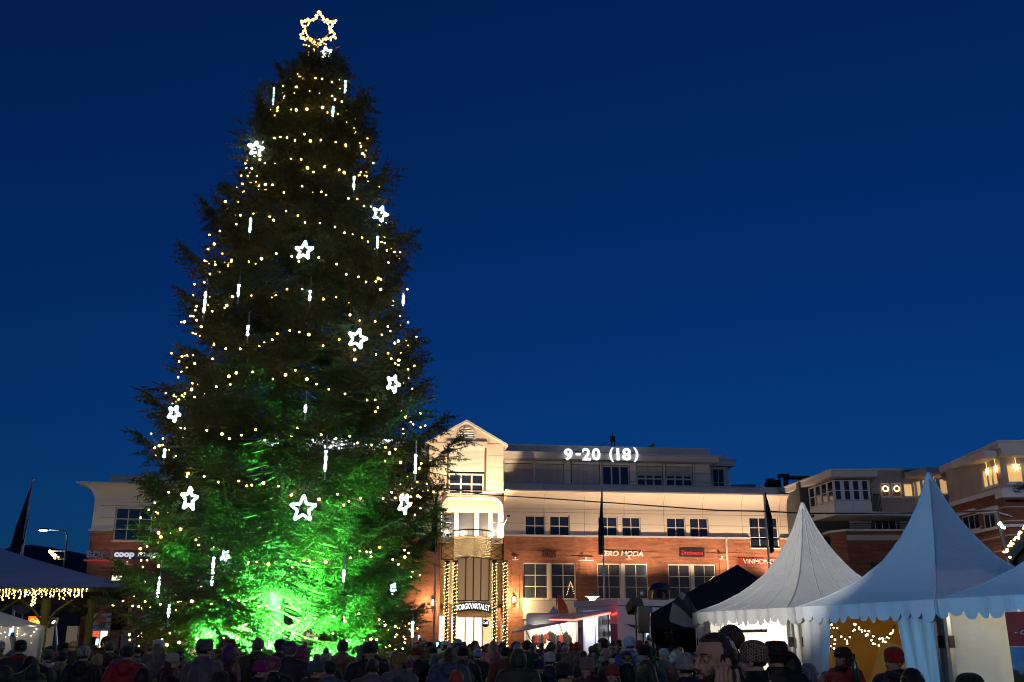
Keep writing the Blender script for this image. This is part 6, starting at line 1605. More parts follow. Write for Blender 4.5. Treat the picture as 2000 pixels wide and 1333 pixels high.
# small white tent with glitter fringe at the frame edge
wt = thing('market_tent', 'low white tent with sparkling fringe under the pavilion at the frame edge', 'tent', (*at(20, 1230, 18.0)[:2], 0)); b0 = wt.location
ce = at(84, 1222, 18.0) - b0; pk = at(-70, 1172, 19.5) - b0
zE2 = ce.z; mb = MB()
cr2 = [(ce.x - 3.2, -.3), (ce.x, 0), (ce.x - 1.7, 3), (ce.x - 4.6, 3)]
for i in range(4):
    a, b = cr2[i], cr2[(i + 1) % 4]; mb.add([(*a, zE2), (*b, zE2), (pk.x, 1.5, pk.z)], [(0, 1, 2)])
mb.build('roof', M_pvc2, wt)
for i in range(2):
    a, b = cr2[i], cr2[i + 1]; n = 24; vs = []
    for j in range(2):
        for k in range(n + 1):
            u = k / n; vs.append((a[0] + (b[0] - a[0]) * u + .03 * math.sin(u * 26), a[1] + (b[1] - a[1]) * u + .05 * math.sin(u * 19), zE2 - (0.02 if j == 0 else zE2 - .02)))
    MB().add(vs, [(k, k + 1, n + 2 + k, n + 1 + k) for k in range(n)]).build('side_wall', M_pvc2, wt, smooth=True)
for p in cr2[:3]: MB().box(p[0] - .03, p[0] + .03, p[1] - .03, p[1] + .03, 0, zE2).build('leg', M_alu, wt)
mb = MB(); rr_ = random.Random(31)
for k in range(120):
    u = rr_.random(); x = cr2[0][0] + (cr2[1][0] - cr2[0][0]) * u; z = zE2 - 0.02 - rr_.random() ** 1.5 * .28
    ico_add(mb, (x, -.3 * (1 - u) - .08, z), rr_.choice([.006, .009, .012]))
kind(mb.build('fringe_bulbs', glow('sparkling_fringe_bulb', (1.0, .82, .55), 5.0), wt), 'stuff')
light('tent_glow', 'POINT', (ce.x - 1.2, 1.3, 1.9), 30, (1, .86, .6), wt, shadow_soft_size=.2)
light('tent_glow', 'POINT', (ce.x - 0.9, -1.2, 2.6), 14, (1, .86, .6), wt, shadow_soft_size=.2)
# white tent corner beyond the spruce
w2 = thing('market_tent', 'white tent corner lit yellow beyond the speaker and the low spruce boughs', 'tent', (*at(290, 1240, 34)[:2], 0)); b0 = w2.location
A_, B_ = at(238, 1228, 33) - b0, at(345, 1226, 33) - b0
MB().add([(A_.x, -1, A_.z), (B_.x, -1, B_.z), (B_.x, 2, B_.z), (A_.x, 2, A_.z), ((A_.x + B_.x) / 2, .5, A_.z + .9)], [(0, 1, 4), (1, 2, 4), (2, 3, 4), (3, 0, 4)]).build('roof', M_pvc2, w2)
MB().quad((A_.x, -1, 0), (A_.x + .5, -1, 0), (A_.x + .5, -1, A_.z), (A_.x, -1, A_.z)).quad((B_.x - .4, -1, 0), (B_.x, -1, 0), (B_.x, -1, B_.z), (B_.x - .4, -1, B_.z)).build('curtain', M_pvc2, w2)
MB().quad((A_.x, 2, 0), (B_.x, 2, 0), (B_.x, 2, B_.z), (A_.x, 2, A_.z)).build('side_wall', M_pvc2, w2)
light('tent_glow', 'POINT', ((A_.x + B_.x) / 2 + .6, .5, A_.z - .4), 60, (1, .80, .42), w2, shadow_soft_size=.15)
# street beyond: dark shop row, orange sign, bent lamp, round sign
sh = thing('shop_row', 'low dark shop row glimpsed beneath the pavilion roof', 'building', (0, 0, 0))
a, b = at(-60, 1200, 78), at(156, 1200, 78)
hs = [(a.x + 1 + 3.2 * i, 0.6, a.x + 3.6 + 3.2 * i, 3.0) for i in range(3)]
sfc = Face((0, 78), 0); wall_mesh(a.x, b.x, 0, 5.2, hs, .2).build('wall', M_dark, sh, sfc)
for h_ in hs: window(sh, sfc, *h_, 2, 1, M_steel, M_shopdim, .1)
MB().box(a.x, b.x, .3, 8, 5.2, 5.4).build('roof', M_roofm, sh, sfc)
og = thing('sign', 'small orange lit sign with scribbled letters above the low white tent', 'sign', at(55, 1221, 30)); b0 = og.location
p0, p1 = at(54, 1221, 30) - b0, at(84, 1204, 30) - b0
MB().box(p0.x, p1.x, 0, .08, 0, p1.z).tube([(p1.x - .05, .1, -b0.z), (p1.x - .05, .1, p1.z)], .03, 6).build('board', glow('orange_lit_board', (1.0, .17, .02), 1.3), og)
link('lettering', text_mesh('lettering', 'Grill', glow('yellow_lit_script', (1.0, .55, .08), 2.2), 1, .01, .01, .3, width=p1.x * .8, height=p1.z * .6), og, None, (p1.x * .1, -.015, p1.z * .15))
bl = thing('desk_lamp', 'pale lamp on a bent arm standing among the crowd behind the pavilion column', 'lamp', (*at(112, 1250, 26)[:2], 0)); b0 = bl.location
MB().tube([Vector((0, 0, 0)), at(112, 1262, 26) - b0, at(109, 1222, 26) - b0], .03, 6).tube([at(109, 1222, 26) - b0, at(114, 1212, 26) - b0, at(106, 1209, 26) - b0], .018, 6).build('arm', M_alu, bl)
hd = MB().lathe([(.04, .14), (.10, .05), (.17, -.06)], 12); o = hd.build('shade', M_tw, bl, loc=at(101, 1214, 26) - b0, smooth=True); o.rotation_euler = (0, -.9, 0)
MB().ball((0, 0, 0), .05, 8, 6).build('bulb', M_dl, bl, loc=at(104, 1214, 25.95) - b0)
rs_ = thing('traffic_sign', 'round traffic sign seen from its grey back under the pavilion', 'traffic sign', (*at(43, 1200, 33)[:2], 0)); b0 = rs_.location
zc_ = at(43, 1180, 33).z; mb = MB().lathe([(.32, 0), (.32, .02)], 20); mb.v = [(x, z, y + zc_) for x, y, z in mb.v]; mb.build('disc', M_pipe, rs_)
MB().tube([(0, .04, 0), (0, .04, zc_ + .2)], .03, 6).box(-.5, .5, .02, .05, zc_ - 1.0, zc_ - .5).build('post', M_pipe, rs_)
# ------------------------------------------------------------------ the crowd
def sk(name, c): return mat(name, c, 0.55, 0.12, 9)
M_skin = [sk('skin_fair', (0.46, 0.29, 0.21)), sk('skin_light', (0.40, 0.24, 0.17)), sk('skin_tan', (0.30, 0.17, 0.11))]
M_eye = mat('dark_eye', (0.02, 0.015, 0.012), 0.2, 0.1)
_pal = {}
PAL = {'black': (.008, .008, .010), 'charcoal': (.022, .022, .025), 'grey': (.11, .11, .115), 'pale grey': (.30, .31, .31), 'white': (.55, .55, .54), 'navy': (.012, .018, .05), 'blue': (.03, .07, .20),
       'slate blue': (.06, .09, .15), 'light blue': (.22, .36, .46), 'red': (.36, .015, .018), 'dark red': (.10, .010, .014), 'rust': (.20, .035, .015), 'orange': (.42, .06, .02), 'mustard': (.30, .17, .03), 'olive': (.05, .05, .022),
       'green': (.02, .10, .03), 'dark green': (.012, .035, .018), 'pink': (.32, .10, .16), 'dusty pink': (.27, .15, .15), 'magenta': (.25, .02, .12), 'purple': (.10, .03, .14), 'tan': (.22, .14, .08), 'brown': (.07, .035, .02), 'beige': (.30, .24, .17), 'cream': (.45, .40, .31), 'mauve': (.12, .09, .11), 'blond': (.30, .20, .09), 'ash': (.18, .15, .12), 'dark brown': (.022, .013, .009), 'cyan': (.35, .62, .62), 'yellow': (.30, .24, .02), 'skin': (.4, .24, .17)}
def cm(kind_, col):
    k = (kind_, col)
    if k not in _pal:
        c = PAL[col]; n = col.replace(' ', '_') + '_' + kind_
        _pal[k] = {'knit': lambda: mat(n, c, 0.95, 0.22, 30, 0.8, 70, stretch=(1, 1, .5), sheen=.2), 'coat': lambda: mat(n, c, 0.6, 0.25, 6, 0.55, 11, stretch=(1, 1, 1.8)), 'hair': lambda: mat(n, c, 0.45, 0.35, 14, 0.9, 45, stretch=(3, 3, .35)), 'fur': lambda: mat(n, c, 1.0, 0.4, 40, 1.0, 90), 'print': lambda: pat(n, c)}[kind_]()
    return _pal[k]
def pat(n_, c):
    m, n, l, b = new_mat(n_); b.inputs['Roughness'].default_value = .95
    tc = n.new('ShaderNodeTexCoord'); mp = n.new('ShaderNodeMapping'); mp.inputs['Rotation'].default_value = (0.6, .6, .78); mp.inputs['Scale'].default_value = (62, 62, 62)
    l.new(tc.outputs['Object'], mp.inputs[0]); ck = n.new('ShaderNodeTexChecker'); ck.inputs['Scale'].default_value = 1
    ck.inputs['Color1'].default_value = (*c, 1); ck.inputs['Color2'].default_value = (.05, .045, .035, 1); l.new(mp.outputs[0], ck.inputs[0]); l.new(ck.outputs[0], b.inputs['Base Color'])
    return m
HZ = 1.62
def head_shapes(mb, z=HZ, fine=False):
    a = lambda x, y, zz: (x, y, z + zz)
    n1, n2 = (24, 16) if fine else (14, 10)
    mb.ball(a(0, .014, .030), (.076, .096, .086), n1, n2); mb.ball(a(0, -.028, -.040), (.059, .062, .072), n1, n2)
    mb.ball(a(0, -.064, -.096), (.026, .022, .020), 12, 8)
    mb.tube([a(0, -.084, .020), a(0, -.096, 0), a(0, -.112, -.026), a(0, -.094, -.034)], [.008, .009, .0135, .009], 10)
    for s in (-1, 1):
        mb.tube([a(0, -.084, .028), a(s * .025, -.083, .031), a(s * .052, -.064, .026)], [.009, .011, .009], 8)
        mb.ball(a(s * .036, -.060, -.030), (.024, .022, .022), 10, 8); mb.ball(a(s * .012, -.100, -.031), (.009, .011, .008), 8, 6)
        mb.ball(a(s * .077, .012, -.012), (.009, .020, .032), 10, 8); mb.ball(a(s * .045, -.012, -.075), (.022, .034, .028), 10, 8)
    mb.tube([a(-.024, -.076, -.060), a(0, -.088, -.056), a(.024, -.076, -.060)], [.004, .0075, .004], 8); mb.tube([a(-.021, -.074, -.068), a(0, -.086, -.069), a(.021, -.074, -.068)], [.004, .008, .004], 8)
    mb.tube([a(0, .022, -.05), a(0, .034, -.18)], [.056, .062], 14)
def limb(mb, pts, rs): mb.tube(pts, rs, 10); [mb.ball(p, r, 10, 8) for p, r in zip(pts, rs)]
ARMS = {'down': [(.215, .0, 1.40), (.265, .03, 1.13), (.235, -.07, .89)], 'up': [(.215, .0, 1.40), (.28, -.14, 1.18), (.085, -.33, 1.50)], 'pocket': [(.215, 0, 1.40), (.30, .06, 1.14), (.17, -.13, .97)]}
def hand(mb, w, d, s, curl=0.5):
    """palm and five fingers beyond the wrist w along d; s is the side of the body"""
    w, d = Vector(w), Vector(d).normalized(); sd = Vector((s, 0, 0)) - d * d.x * s; sd = sd.normalized() if sd.length > .1 else Vector((0, 1, 0)); up = sd.cross(d).normalized()
    for k in range(5):
        mb.tube([w + up * (-.028 + .014 * k), w + d * .085 + up * (-.032 + .016 * k)], [.014, .012], 8)
    ln = [.062, .072, .068, .052]
    for k in range(4):
        b0 = w + d * .085 + up * (.032 - .0213 * k); q1 = b0 + d * ln[k] * .55 - sd * ln[k] * .25 * curl; q2 = q1 + d * ln[k] * .35 - sd * ln[k] * .6 * curl
        mb.tube([b0, q1, q2], [.0095, .0085, .007], 8)
    mb.tube([w + d * .02 + up * .03, w + d * .055 + up * .055 - sd * .01, w + d * .085 + up * .06 - sd * .022], [.013, .011, .008], 8)
def body_mesh(arm, voxel=0.010):
    mb = MB(); head_shapes(mb)
    mb.ball((0, .005, 1.30), (.165, .108, .22), 16, 10); mb.ball((0, 0, 1.08), (.148, .104, .19), 16, 10); mb.ball((0, .005, .93), (.165, .115, .14), 16, 10)
    limb(mb, [(-.19, .01, 1.43), (0, .02, 1.46), (.19, .01, 1.43)], [.05, .06, .05])
    for s in (-1, 1):
        A = [(s * x, y, z) for x, y, z in ARMS[arm]]; limb(mb, A, [.050, .041, .029])
        hand(mb, A[2], Vector(A[2]) - Vector(A[1]) if arm != 'up' else (0, -.1, 1), s, .6)
        limb(mb, [(s * .09, .005, .90), (s * .098, -.012, .49), (s * .10, .03, .09)], [.085, .056, .038]); mb.ball((s * .10, -.05, .045), (.045, .125, .042), 12, 8)
    return blob('body', mb, M_skin[0], voxel, 2)
def coat_mesh(arm, hood=False, long=False):
    mb = MB()
    mb.ball((0, .01, 1.28), (.205, .150, .235), 16, 10); mb.ball((0, .005, 1.06), (.195, .148, .22), 16, 10); mb.ball((0, .01, .88 if not long else .78), (.205, .155, .20 if not long else .30), 16, 10)
    limb(mb, [(-.20, .01, 1.425), (0, .03, 1.455), (.20, .01, 1.425)], [.082, .095, .082])
    mb.lathe([(.082, 0), (.094, .03), (.090, .075), (.078, .08)], 16, (0, .022, 1.475), sx=1.0, sy=1.08)
    if hood: mb.ball((0, .13, 1.47), (.125, .075, .085), 12, 8); mb.ball((0, .15, 1.40), (.09, .05, .06), 12, 8)
    for s in (-1, 1):
        A = [(s * x, y, z) for x, y, z in ARMS[arm]]; limb(mb, A, [.083, .070, .054])
        e = Vector(A[2]) - Vector(A[1]); mb.ball(tuple(Vector(A[1]).lerp(Vector(A[2]), .45)), .066, 10, 8)
    return blob('jacket', mb, cm('coat', 'black'), 0.017, 3)
def trousers_mesh():
    mb = MB(); mb.ball((0, .005, .90), (.175, .125, .14), 14, 8)
    for s in (-1, 1): limb(mb, [(s * .09, .005, .88), (s * .10, -.01, .49), (s * .10, .03, .10)], [.098, .074, .062]); mb.ball((s * .10, -.05, .055), (.055, .14, .055), 12, 8)
    return blob('trousers', mb, cm('coat', 'black'), 0.018, 2)
def shell(c, r, keep, nu=28, nv=18, wob=0.0, seed=0):
    """part of an ellipsoid shell, kept where keep(direction) is true"""
    mb = MB(); vs = []; ok = []
    for i in range(nv + 1):
        t = PI * i / nv
        for j in range(nu):
            a = 2 * PI * j / nu; d = (math.sin(t) * math.cos(a), math.sin(t) * math.sin(a), math.cos(t))
            k = 1 + wob * noise.noise((d[0] * 6 + seed, d[1] * 6, d[2] * 6)) if wob else 1
            vs.append((c[0] + r[0] * d[0] * k, c[1] + r[1] * d[1] * k, c[2] + r[2] * d[2] * k)); ok.append(keep(d))
    fs = []
    for i in range(nv):
        for j in range(nu):
            q = (i * nu + j, (i + 1) * nu + j, (i + 1) * nu + (j + 1) % nu, i * nu + (j + 1) % nu)
            if all(ok[k] for k in q): fs.append(q)
    return mb.add(vs, fs)
def grown(c, r, f, th, dip=.90, nu=40, nv=28, amp=0.0, frq=9, seed=0, soft=.10):
    """hair or beard that grows out of the skin where f(direction) > 0 and dips under it elsewhere, so its edge is soft"""
    mb = MB(); vs = []
    for i in range(nv + 1):
        t = PI * i / nv
        for j in range(nu):
            a = 2 * PI * j / nu; d = (math.sin(t) * math.cos(a), math.sin(t) * math.sin(a), math.cos(t))
            q = max(0, min(1, (f(d) + .04 * noise.noise((d[0] * 7 + seed, d[1] * 7, d[2] * 7))) / soft + .5)); q = q * q * (3 - 2 * q)
            n_ = noise.noise((d[0] * frq + seed, d[1] * frq, d[2] * frq)) + .6 * noise.noise((d[0] * frq * 2.1, d[1] * frq * 2.1 + seed, d[2] * frq * 2.1))
            k = dip + (1 + th + amp * n_ - dip) * q
            vs.append((c[0] + r[0] * d[0] * k, c[1] + r[1] * d[1] * k, c[2] + r[2] * d[2] * k))
    return mb.add(vs, [(i * nu + j, (i + 1) * nu + j, (i + 1) * nu + (j + 1) % nu, i * nu + (j + 1) % nu) for i in range(nv) for j in range(nu)])
def f_short(d): return min(max(d[2] - .42 + .15 * abs(d[0]), d[1] + .10 + .25 * d[2]), d[2] + .72 - .55 * max(0, -d[1]))
HM = {}
def hm(key):
    """head wear and hair, in place on the standard head"""
    if key in HM: return HM[key]
    z = HZ
    if key == 'beanie': m = MB().lathe([(.084, -.012), (.094, -.006), (.096, .034), (.090, .040), (.0915, .058), (.087, .082), (.074, .107), (.050, .124), (.020, .131)], 22, (0, .010, z + .008), sy=1.12).mesh('hat', cm('knit', 'black'), True)
    elif key == 'slouch': m = MB().lathe([(.084, -.012), (.094, -.006), (.096, .034), (.092, .040), (.097, .062), (.095, .088), (.083, .116), (.060, .138), (.030, .150), (.010, .153)], 22, (0, .016, z + .008), sy=1.16).mesh('hat', cm('knit', 'black'), True)
    elif key == 'pompom': m = (lambda b: b.mesh('pompom', cm('fur', 'cream'), True))(shell((0, .012, z + .168), (.043, .043, .040), lambda d: True, 18, 12, .35))
    elif key == 'trapper':
        b = MB().lathe([(.086, 0), (.100, .004), (.104, .055), (.096, .062), (.088, .095), (.05, .122), (.01, .128)], 22, (0, .008, z + .01), sy=1.12)
        for s in (-1, 1): b.ball((s * .086, .005, z - .045), (.024, .048, .066), 12, 8)
        b.ball((0, .095, z - .03), (.07, .025, .055), 12, 8); m = b.mesh('hat', cm('fur', 'brown'), True)
    elif key == 'roundhat': m = MB().lathe([(.13, .02), (.135, .026), (.10, .036), (.100, .10), (.08, .130), (.02, .138)], 26, (0, .010, z + .012), sy=1.12).mesh('hat', cm('coat', 'black'), True)
    elif key == 'santa': m = MB().lathe([(.092, .0), (.088, .06), (.06, .12), (.03, .16), (.012, .19)], 18, (0, .02, z + .01), sy=1.1).mesh('hat', cm('knit', 'red'), True)
    elif key == 'trim': m = MB().lathe([(.086, -.015), (.108, -.008), (.110, .026), (.09, .034)], 22, (0, .012, z + .008), sy=1.12).mesh('trim', cm('fur', 'white'), True)
    elif key == 'cap':
        b = MB().lathe([(.084, 0), (.090, .004), (.090, .05), (.07, .095), (.02, .115)], 20, (0, .010, z + .018), sy=1.12); b.slab([(-.07, -.085), (.07, -.085), (.055, -.155), (0, -.172), (-.055, -.155)][::1], z + .022, z + .030); m = b.mesh('hat', cm('coat', 'black'), True)
    elif key == 'hood': m = shell((0, .022, z + .000), (.118, .132, .150), lambda d: not (d[1] < -.42 and abs(d[0]) < .78 and d[2] > -.85) and d[2] > -.9, 30, 20, .05).mesh('hood', cm('coat', 'black'), True)
    elif key == 'furrim': m = MB().tube([(.098 * math.cos(a), -.045 - .02 * math.sin(a), z + .005 + .125 * math.sin(a)) for a in [2 * PI * i / 22 for i in range(22)]], .026, 8, closed=True).mesh('fur_rim', cm('fur', 'tan'), True)
    elif key == 'short': m = grown((0, .014, z + .030), (.077, .097, .087), f_short, .09, .88, 34, 24, .02, 8, 3).mesh('hair', cm('hair', 'dark brown'), True)
    elif key == 'curly': m = grown((0, .018, z + .036), (.080, .100, .092), lambda d: min(max(d[2] - .36, d[1] + .12), d[2] + .75), .24, .85, 64, 44, .11, 8, 8, .16).mesh('hair', cm('hair', 'dark brown'), True)
    elif key == 'bob': m = shell((0, .018, z + .010), (.094, .110, .122), lambda d: (d[2] > .55 or d[1] > -.35) and d[2] > -.95, 34, 22, .05, 5).mesh('hair', cm('hair', 'ash'), True)
    elif key == 'long':
        b = shell((0, .020, z + .012), (.090, .106, .112), lambda d: (d[2] > .5 or d[1] > -.28), 30, 20, .04, 2); n0 = len(b.v)
        U, V = 16, 10; vs = []
        for j in range(V + 1):
            for i in range(U + 1):
                a = PI * (i / U) ; w = .092 * (1 - .12 * j / V); vs.append((w * math.cos(a) * (1 + .04 * math.sin(i * 2.2)), .020 + (.098 + .03 * j / V) * math.sin(a), z + .01 - .33 * j / V))
        b.add(vs, [(j * (U + 1) + i, j * (U + 1) + i + 1, (j + 1) * (U + 1) + i + 1, (j + 1) * (U + 1) + i) for j in range(V) for i in range(U)]); m = b.mesh('hair', cm('hair', 'blond'), True)
    elif key == 'mask': m = shell((0, -.040, z - .052), (.064, .070, .062), lambda d: d[1] < -.12 and abs(d[2]) < .86, 26, 18).mesh('face_mask', mat('cyan_face_mask', (.26, .46, .48), .8, .08, 5, .3, 60), True)
    elif key == 'beard': m = grown((0, -.028, z - .046), (.060, .066, .072), lambda d: min(-d[2] - .02 - .45 * max(0, -d[1] - .35) + .5 * max(0, d[1]), .45 - d[1], (abs(d[0]) - .33) if (-.42 < d[2] < -.02 and d[1] < -.6) else 1), .07, .88, 40, 28, .03, 12, 2).mesh('beard', cm('hair', 'dark brown'), True)
    elif key == 'scarf': m = MB().tube([(.092 * math.cos(a), .02 + .10 * math.sin(a), HZ - .125 + .012 * math.sin(3 * a)) for a in [2 * PI * i / 18 for i in range(18)]], .036, 9, closed=True).mesh('scarf', cm('knit', 'grey'), True)
    elif key == 'eye': m = MB().ball((0, 0, 0), .0095, 10, 8).mesh('eye', M_eye, True)
    HM[key] = m; return m
BODY = {a: body_mesh(a) for a in ('down', 'up')}; BODY['pocket'] = BODY['down']
COAT = {(a, h): coat_mesh(a, h) for a in ('down', 'up', 'pocket') for h in (False, True)}
TROU = trousers_mesh()
def wear(name, me, m, par, loc=(0, 0, 0)):
    o = bpy.data.objects.new(name, me); COL.objects.link(o); o.parent = par; o.location = loc
    if m is not None: o.material_slots[0].link = 'OBJECT'; o.material_slots[0].material = m
    return o
def person(px, top, Y, face, label, hat=None, hatc='black', coat='black', hair=None, hairc='dark brown', arm='pocket', hoodc=False, extras=(), skin=0, group='people in the crowd on the square', xy=None, base=0.0, pomc='cream', nod=0.0):
    q = at(px, top, Y); tall = 1.745 + {None: 0, 'beanie': .02, 'slouch': .04, 'hood': .03, 'roundhat': .03}.get(hat, .02)
    s = max(.55, min(1.16, (q.z - base) / tall))
    p = thing('person', label, 'person', (q.x, q.y, base), R(face), group)
    p.scale = (max(s, .8) if s > .7 else s, max(s, .8) if s > .7 else s, s)
    b = wear('body', BODY[arm], M_skin[skin], p)
    wear('trousers', TROU, cm('coat', 'charcoal' if coat != 'charcoal' else 'black'), p)
    j = wear('jacket', COAT[(arm, hoodc)], cm('coat', coat), p)
    if hat == 'pompom': h = wear('hat', hm('beanie'), cm('knit', hatc), p); wear('pompom', hm('pompom'), cm('fur', pomc), h)
    elif hat == 'santa': h = wear('hat', hm('santa'), cm('knit', hatc), p); wear('trim', hm('trim'), cm('fur', 'white'), h)
    elif hat == 'furhood': h = wear('hood', hm('hood'), cm('coat', hatc), p); wear('fur_rim', hm('furrim'), cm('fur', pomc), h)
    elif hat == 'print': h = wear('hat', hm('slouch'), cm('print', hatc), p)
    elif hat == 'printpom': h = wear('hat', hm('beanie'), cm('print', hatc), p); wear('pompom', hm('pompom'), cm('fur', pomc), h)
    elif hat == 'furhat': h = wear('hat', hm('trapper'), cm('fur', hatc), p)
    elif hat: h = wear('hood' if hat == 'hood' else 'hat', hm(hat), cm('coat' if hat in ('hood', 'cap', 'roundhat') else 'fur' if hat == 'trapper' else 'knit', hatc), p)
    if hat and not hair and hat not in ('hood', 'furhood'): hair = 'short'
    if hair: wear('hair', hm(hair), cm('hair', hairc), p)
    if face < 110 or face > 250 or abs(face) < 110:
        if Y < 24:
            for sx in (-1, 1): wear('eye', hm('eye'), None, p, (sx * .030, -.077, HZ + .004))
    for e in extras:
        if e == 'mask': wear('face_mask', hm('mask'), None, p)
        elif e == 'beard': wear('beard', hm('beard'), cm('hair', 'dark brown'), p)
        elif e.startswith('scarf:'): wear('scarf', hm('scarf'), cm('knit', e[6:]), p)
    return p
P = person
# the people the photograph shows most clearly
P(42, 1249, 16, 200, 'person in black hat with red ear patch before the glowing low tent', 'beanie', 'black', 'charcoal', extras=('scarf:red',))
P(56, 1276, 18.5, 190, 'person in dark hat and olive coat below the red patched hat', 'slouch', 'charcoal', 'olive')
P(70, 1271, 20, 185, 'person in grey beanie at the low tent corner', 'beanie', 'grey', 'black')
P(94, 1267, 16.5, 230, 'person in grey beanie with pale scarf under the bent lamp', 'beanie', 'grey', 'charcoal', extras=('scarf:white',))
P(124, 1271, 17, 180, 'person in navy beanie and taupe coat left of the pavilion column', 'beanie', 'navy', 'tan')
P(145, 1252, 23, 190, 'person in pale fluffy hat at the foot of the pavilion column', 'furhat', 'cream', 'charcoal')
P(166, 1263, 15.5, 185, 'person in black and white patterned hat and black coat beside the pavilion column', 'print', 'white', 'black', hoodc=True)
ph_ = P(184, 1243, 24, 180, 'person in dark hat holding up a glowing phone before the red door', 'beanie', 'black', 'charcoal', arm='up')
P(209, 1243, 25, 180, 'person in tan fur edged hood next to the raised phone', 'furhood', 'brown', 'black', pomc='tan')
P(193, 1277, 16.5, 180, 'blond person seen from behind in front of the raised phone', None, 'black', 'black', 'bob', 'blond', hoodc=True)
P(252, 1259, 14.8, 185, 'person in green beanie and bright red jacket seen from behind', 'beanie', 'dark green', 'red', hoodc=True, extras=('scarf:green',))
P(276, 1270, 26, 180, 'person in dark red beanie right of the red jacket', 'beanie', 'dark red', 'black')
P(297, 1264, 20, 180, 'person with long blond hair under a dark beanie by the spruce boughs', 'beanie', 'charcoal', 'black', 'long', 'blond')
P(319, 1264, 20.5, 170, 'dark haired person beside the long blond hair by the boughs', None, 'black', 'black', 'short')
P(326, 1296, 15, 195, 'person in pale beanie and yellow jacket catching green light', 'beanie', 'pale grey', 'yellow', hoodc=True)
P(283, 1303, 11.5, 185, 'black hooded person in front of the bright red jacket', 'hood', 'black', 'black')
P(66, 1297, 14, 200, 'person in dark green hood at the lower corner of the square', 'hood', 'dark green', 'olive')
P(12, 1298, 12, 190, 'black hooded person at the very edge by the low tent', 'hood', 'charcoal', 'black')
P(432, 1308, 9.6, 180, 'person in black beanie before the green lit trunk', 'beanie', 'black', 'black')
P(375, 1312, 13, 180, 'dark hooded person below the low boughs next to the yellow jacket', 'hood', 'black', 'charcoal')
P(700, 1310, 15, 20, 'person in charcoal beanie under the dark boughs by the santa hat', 'beanie', 'charcoal', 'black')
P(752, 1307, 15, 330, 'child in red santa hat with white trim', 'santa', 'red', 'dark red')
P(778, 1291, 16, 10, 'woman in mauve beanie with long hair holding a child in pink', 'beanie', 'mauve', 'mauve', 'long', 'ash')
P(797, 1287, 15.6, 60, 'small child in magenta beanie and pink jacket', 'beanie', 'magenta', 'dusty pink')
P(812, 1264, 18, 350, 'person in red and white patterned hat beside the lowest icicle', 'printpom', 'red', 'black')
P(846, 1262, 20, 15, 'woman in black beanie with long light brown hair facing the camera', 'beanie', 'black', 'black', 'long', 'ash')
P(866, 1287, 17, 180, 'person in mustard fur hood seen from behind', 'furhood', 'mustard', 'black', pomc='mustard')
P(905, 1262, 15.4, 25, 'bearded man in black beanie and green jacket facing the camera', 'beanie', 'black', 'dark green', extras=('beard',), skin=1)
P(892, 1307, 13, 180, 'child in bright orange hood before the bearded man', 'hood', 'orange', 'orange')
P(893, 1249, 21, 340, 'person in black and white striped beanie behind the bearded man', 'print', 'white', 'charcoal')
P(861, 1266, 22, 180, 'person in white round fluffy hat behind the mustard hood', 'furhat', 'white', 'mauve')
P(932, 1266, 20, 190, 'person in light blue beanie right of the bearded man', 'slouch', 'light blue', 'black')
P(929, 1251, 26, 90, 'dark haired man in profile below the entrance doors', None, 'black', 'dark red', 'short')
P(964, 1251, 22, 180, 'woman with very long ash hair and pink hood seen from behind', None, 'pink', 'pink', 'long', 'ash', hoodc=True)
P(986, 1262, 18, 200, 'person in black beanie and rust red jacket seen from behind', 'beanie', 'black', 'rust')
P(1012, 1266, 13, 185, 'person in big dark olive hood seen from behind', 'hood', 'olive', 'olive')
P(1029, 1250, 22, 180, 'person in black slouch hat before the market stall', 'slouch', 'black', 'dark green')
P(1052, 1286, 13.4, 340, 'man in navy beanie smiling at the camera', 'beanie', 'navy', 'black', skin=1)
P(1073, 1272, 15.5, 190, 'person in white knit hat seen from behind', 'slouch', 'white', 'charcoal')
P(1089, 1274, 19, 180, 'person in slate blue beanie right of the white knit hat', 'beanie', 'slate blue', 'black')
P(1103, 1290, 9.7, 130, 'person in charcoal beanie turned away, near the lower frame edge', 'beanie', 'charcoal', 'black')
P(1146, 1282, 12, 330, 'woman in dusty pink knit hat smiling in the dark', 'slouch', 'dusty pink', 'dark red', 'bob', 'dark brown')
P(1110, 1281, 16, 180, 'person in tan fluffy hat between white and pink hats', 'furhat', 'tan', 'black')
P(1127, 1280, 18, 180, 'person in pale pink fluffy hat behind the dusty pink hat', 'furhat', 'dusty pink', 'charcoal')
P(1159, 1270, 21, 20, 'dark hooded woman facing the camera below the fridge', 'hood', 'dark brown', 'black')
P(1156, 1261, 25, 190, 'person in purple beanie below the fridge', 'beanie', 'purple', 'mauve')
P(1176, 1249, 21, 240, 'person with tufted black hair below the fridge', None, 'black', 'charcoal', 'curly')
P(1182, 1265, 15.6, 295, 'balding man with light blue face mask', None, 'black', 'black', None, extras=('mask',), skin=1)
P(1197, 1254, 18.4, 340, 'tall dark haired man beside the balding masked man', None, 'black', 'black', 'short', skin=1)
P(1209, 1249, 27, 200, 'person in dark red cap by the trailer side', 'cap', 'dark red', 'black')
P(1228, 1242, 17.6, 210, 'person in pale grey beanie and pale scarf with blue jacket', 'slouch', 'pale grey', 'blue', extras=('scarf:pale grey',))
P(1248, 1250, 21, 180, 'person in red beanie by the speaker stand', 'beanie', 'red', 'black')
P(1257, 1257, 15, 285, 'person in black hat with light blue mask and grey olive parka', 'slouch', 'black', 'olive', hoodc=True, extras=('mask',))
P(1195, 1296, 11.5, 345, 'child in orange and black patterned hat with white pompom, smiling', 'printpom', 'orange', 'black', pomc='white')
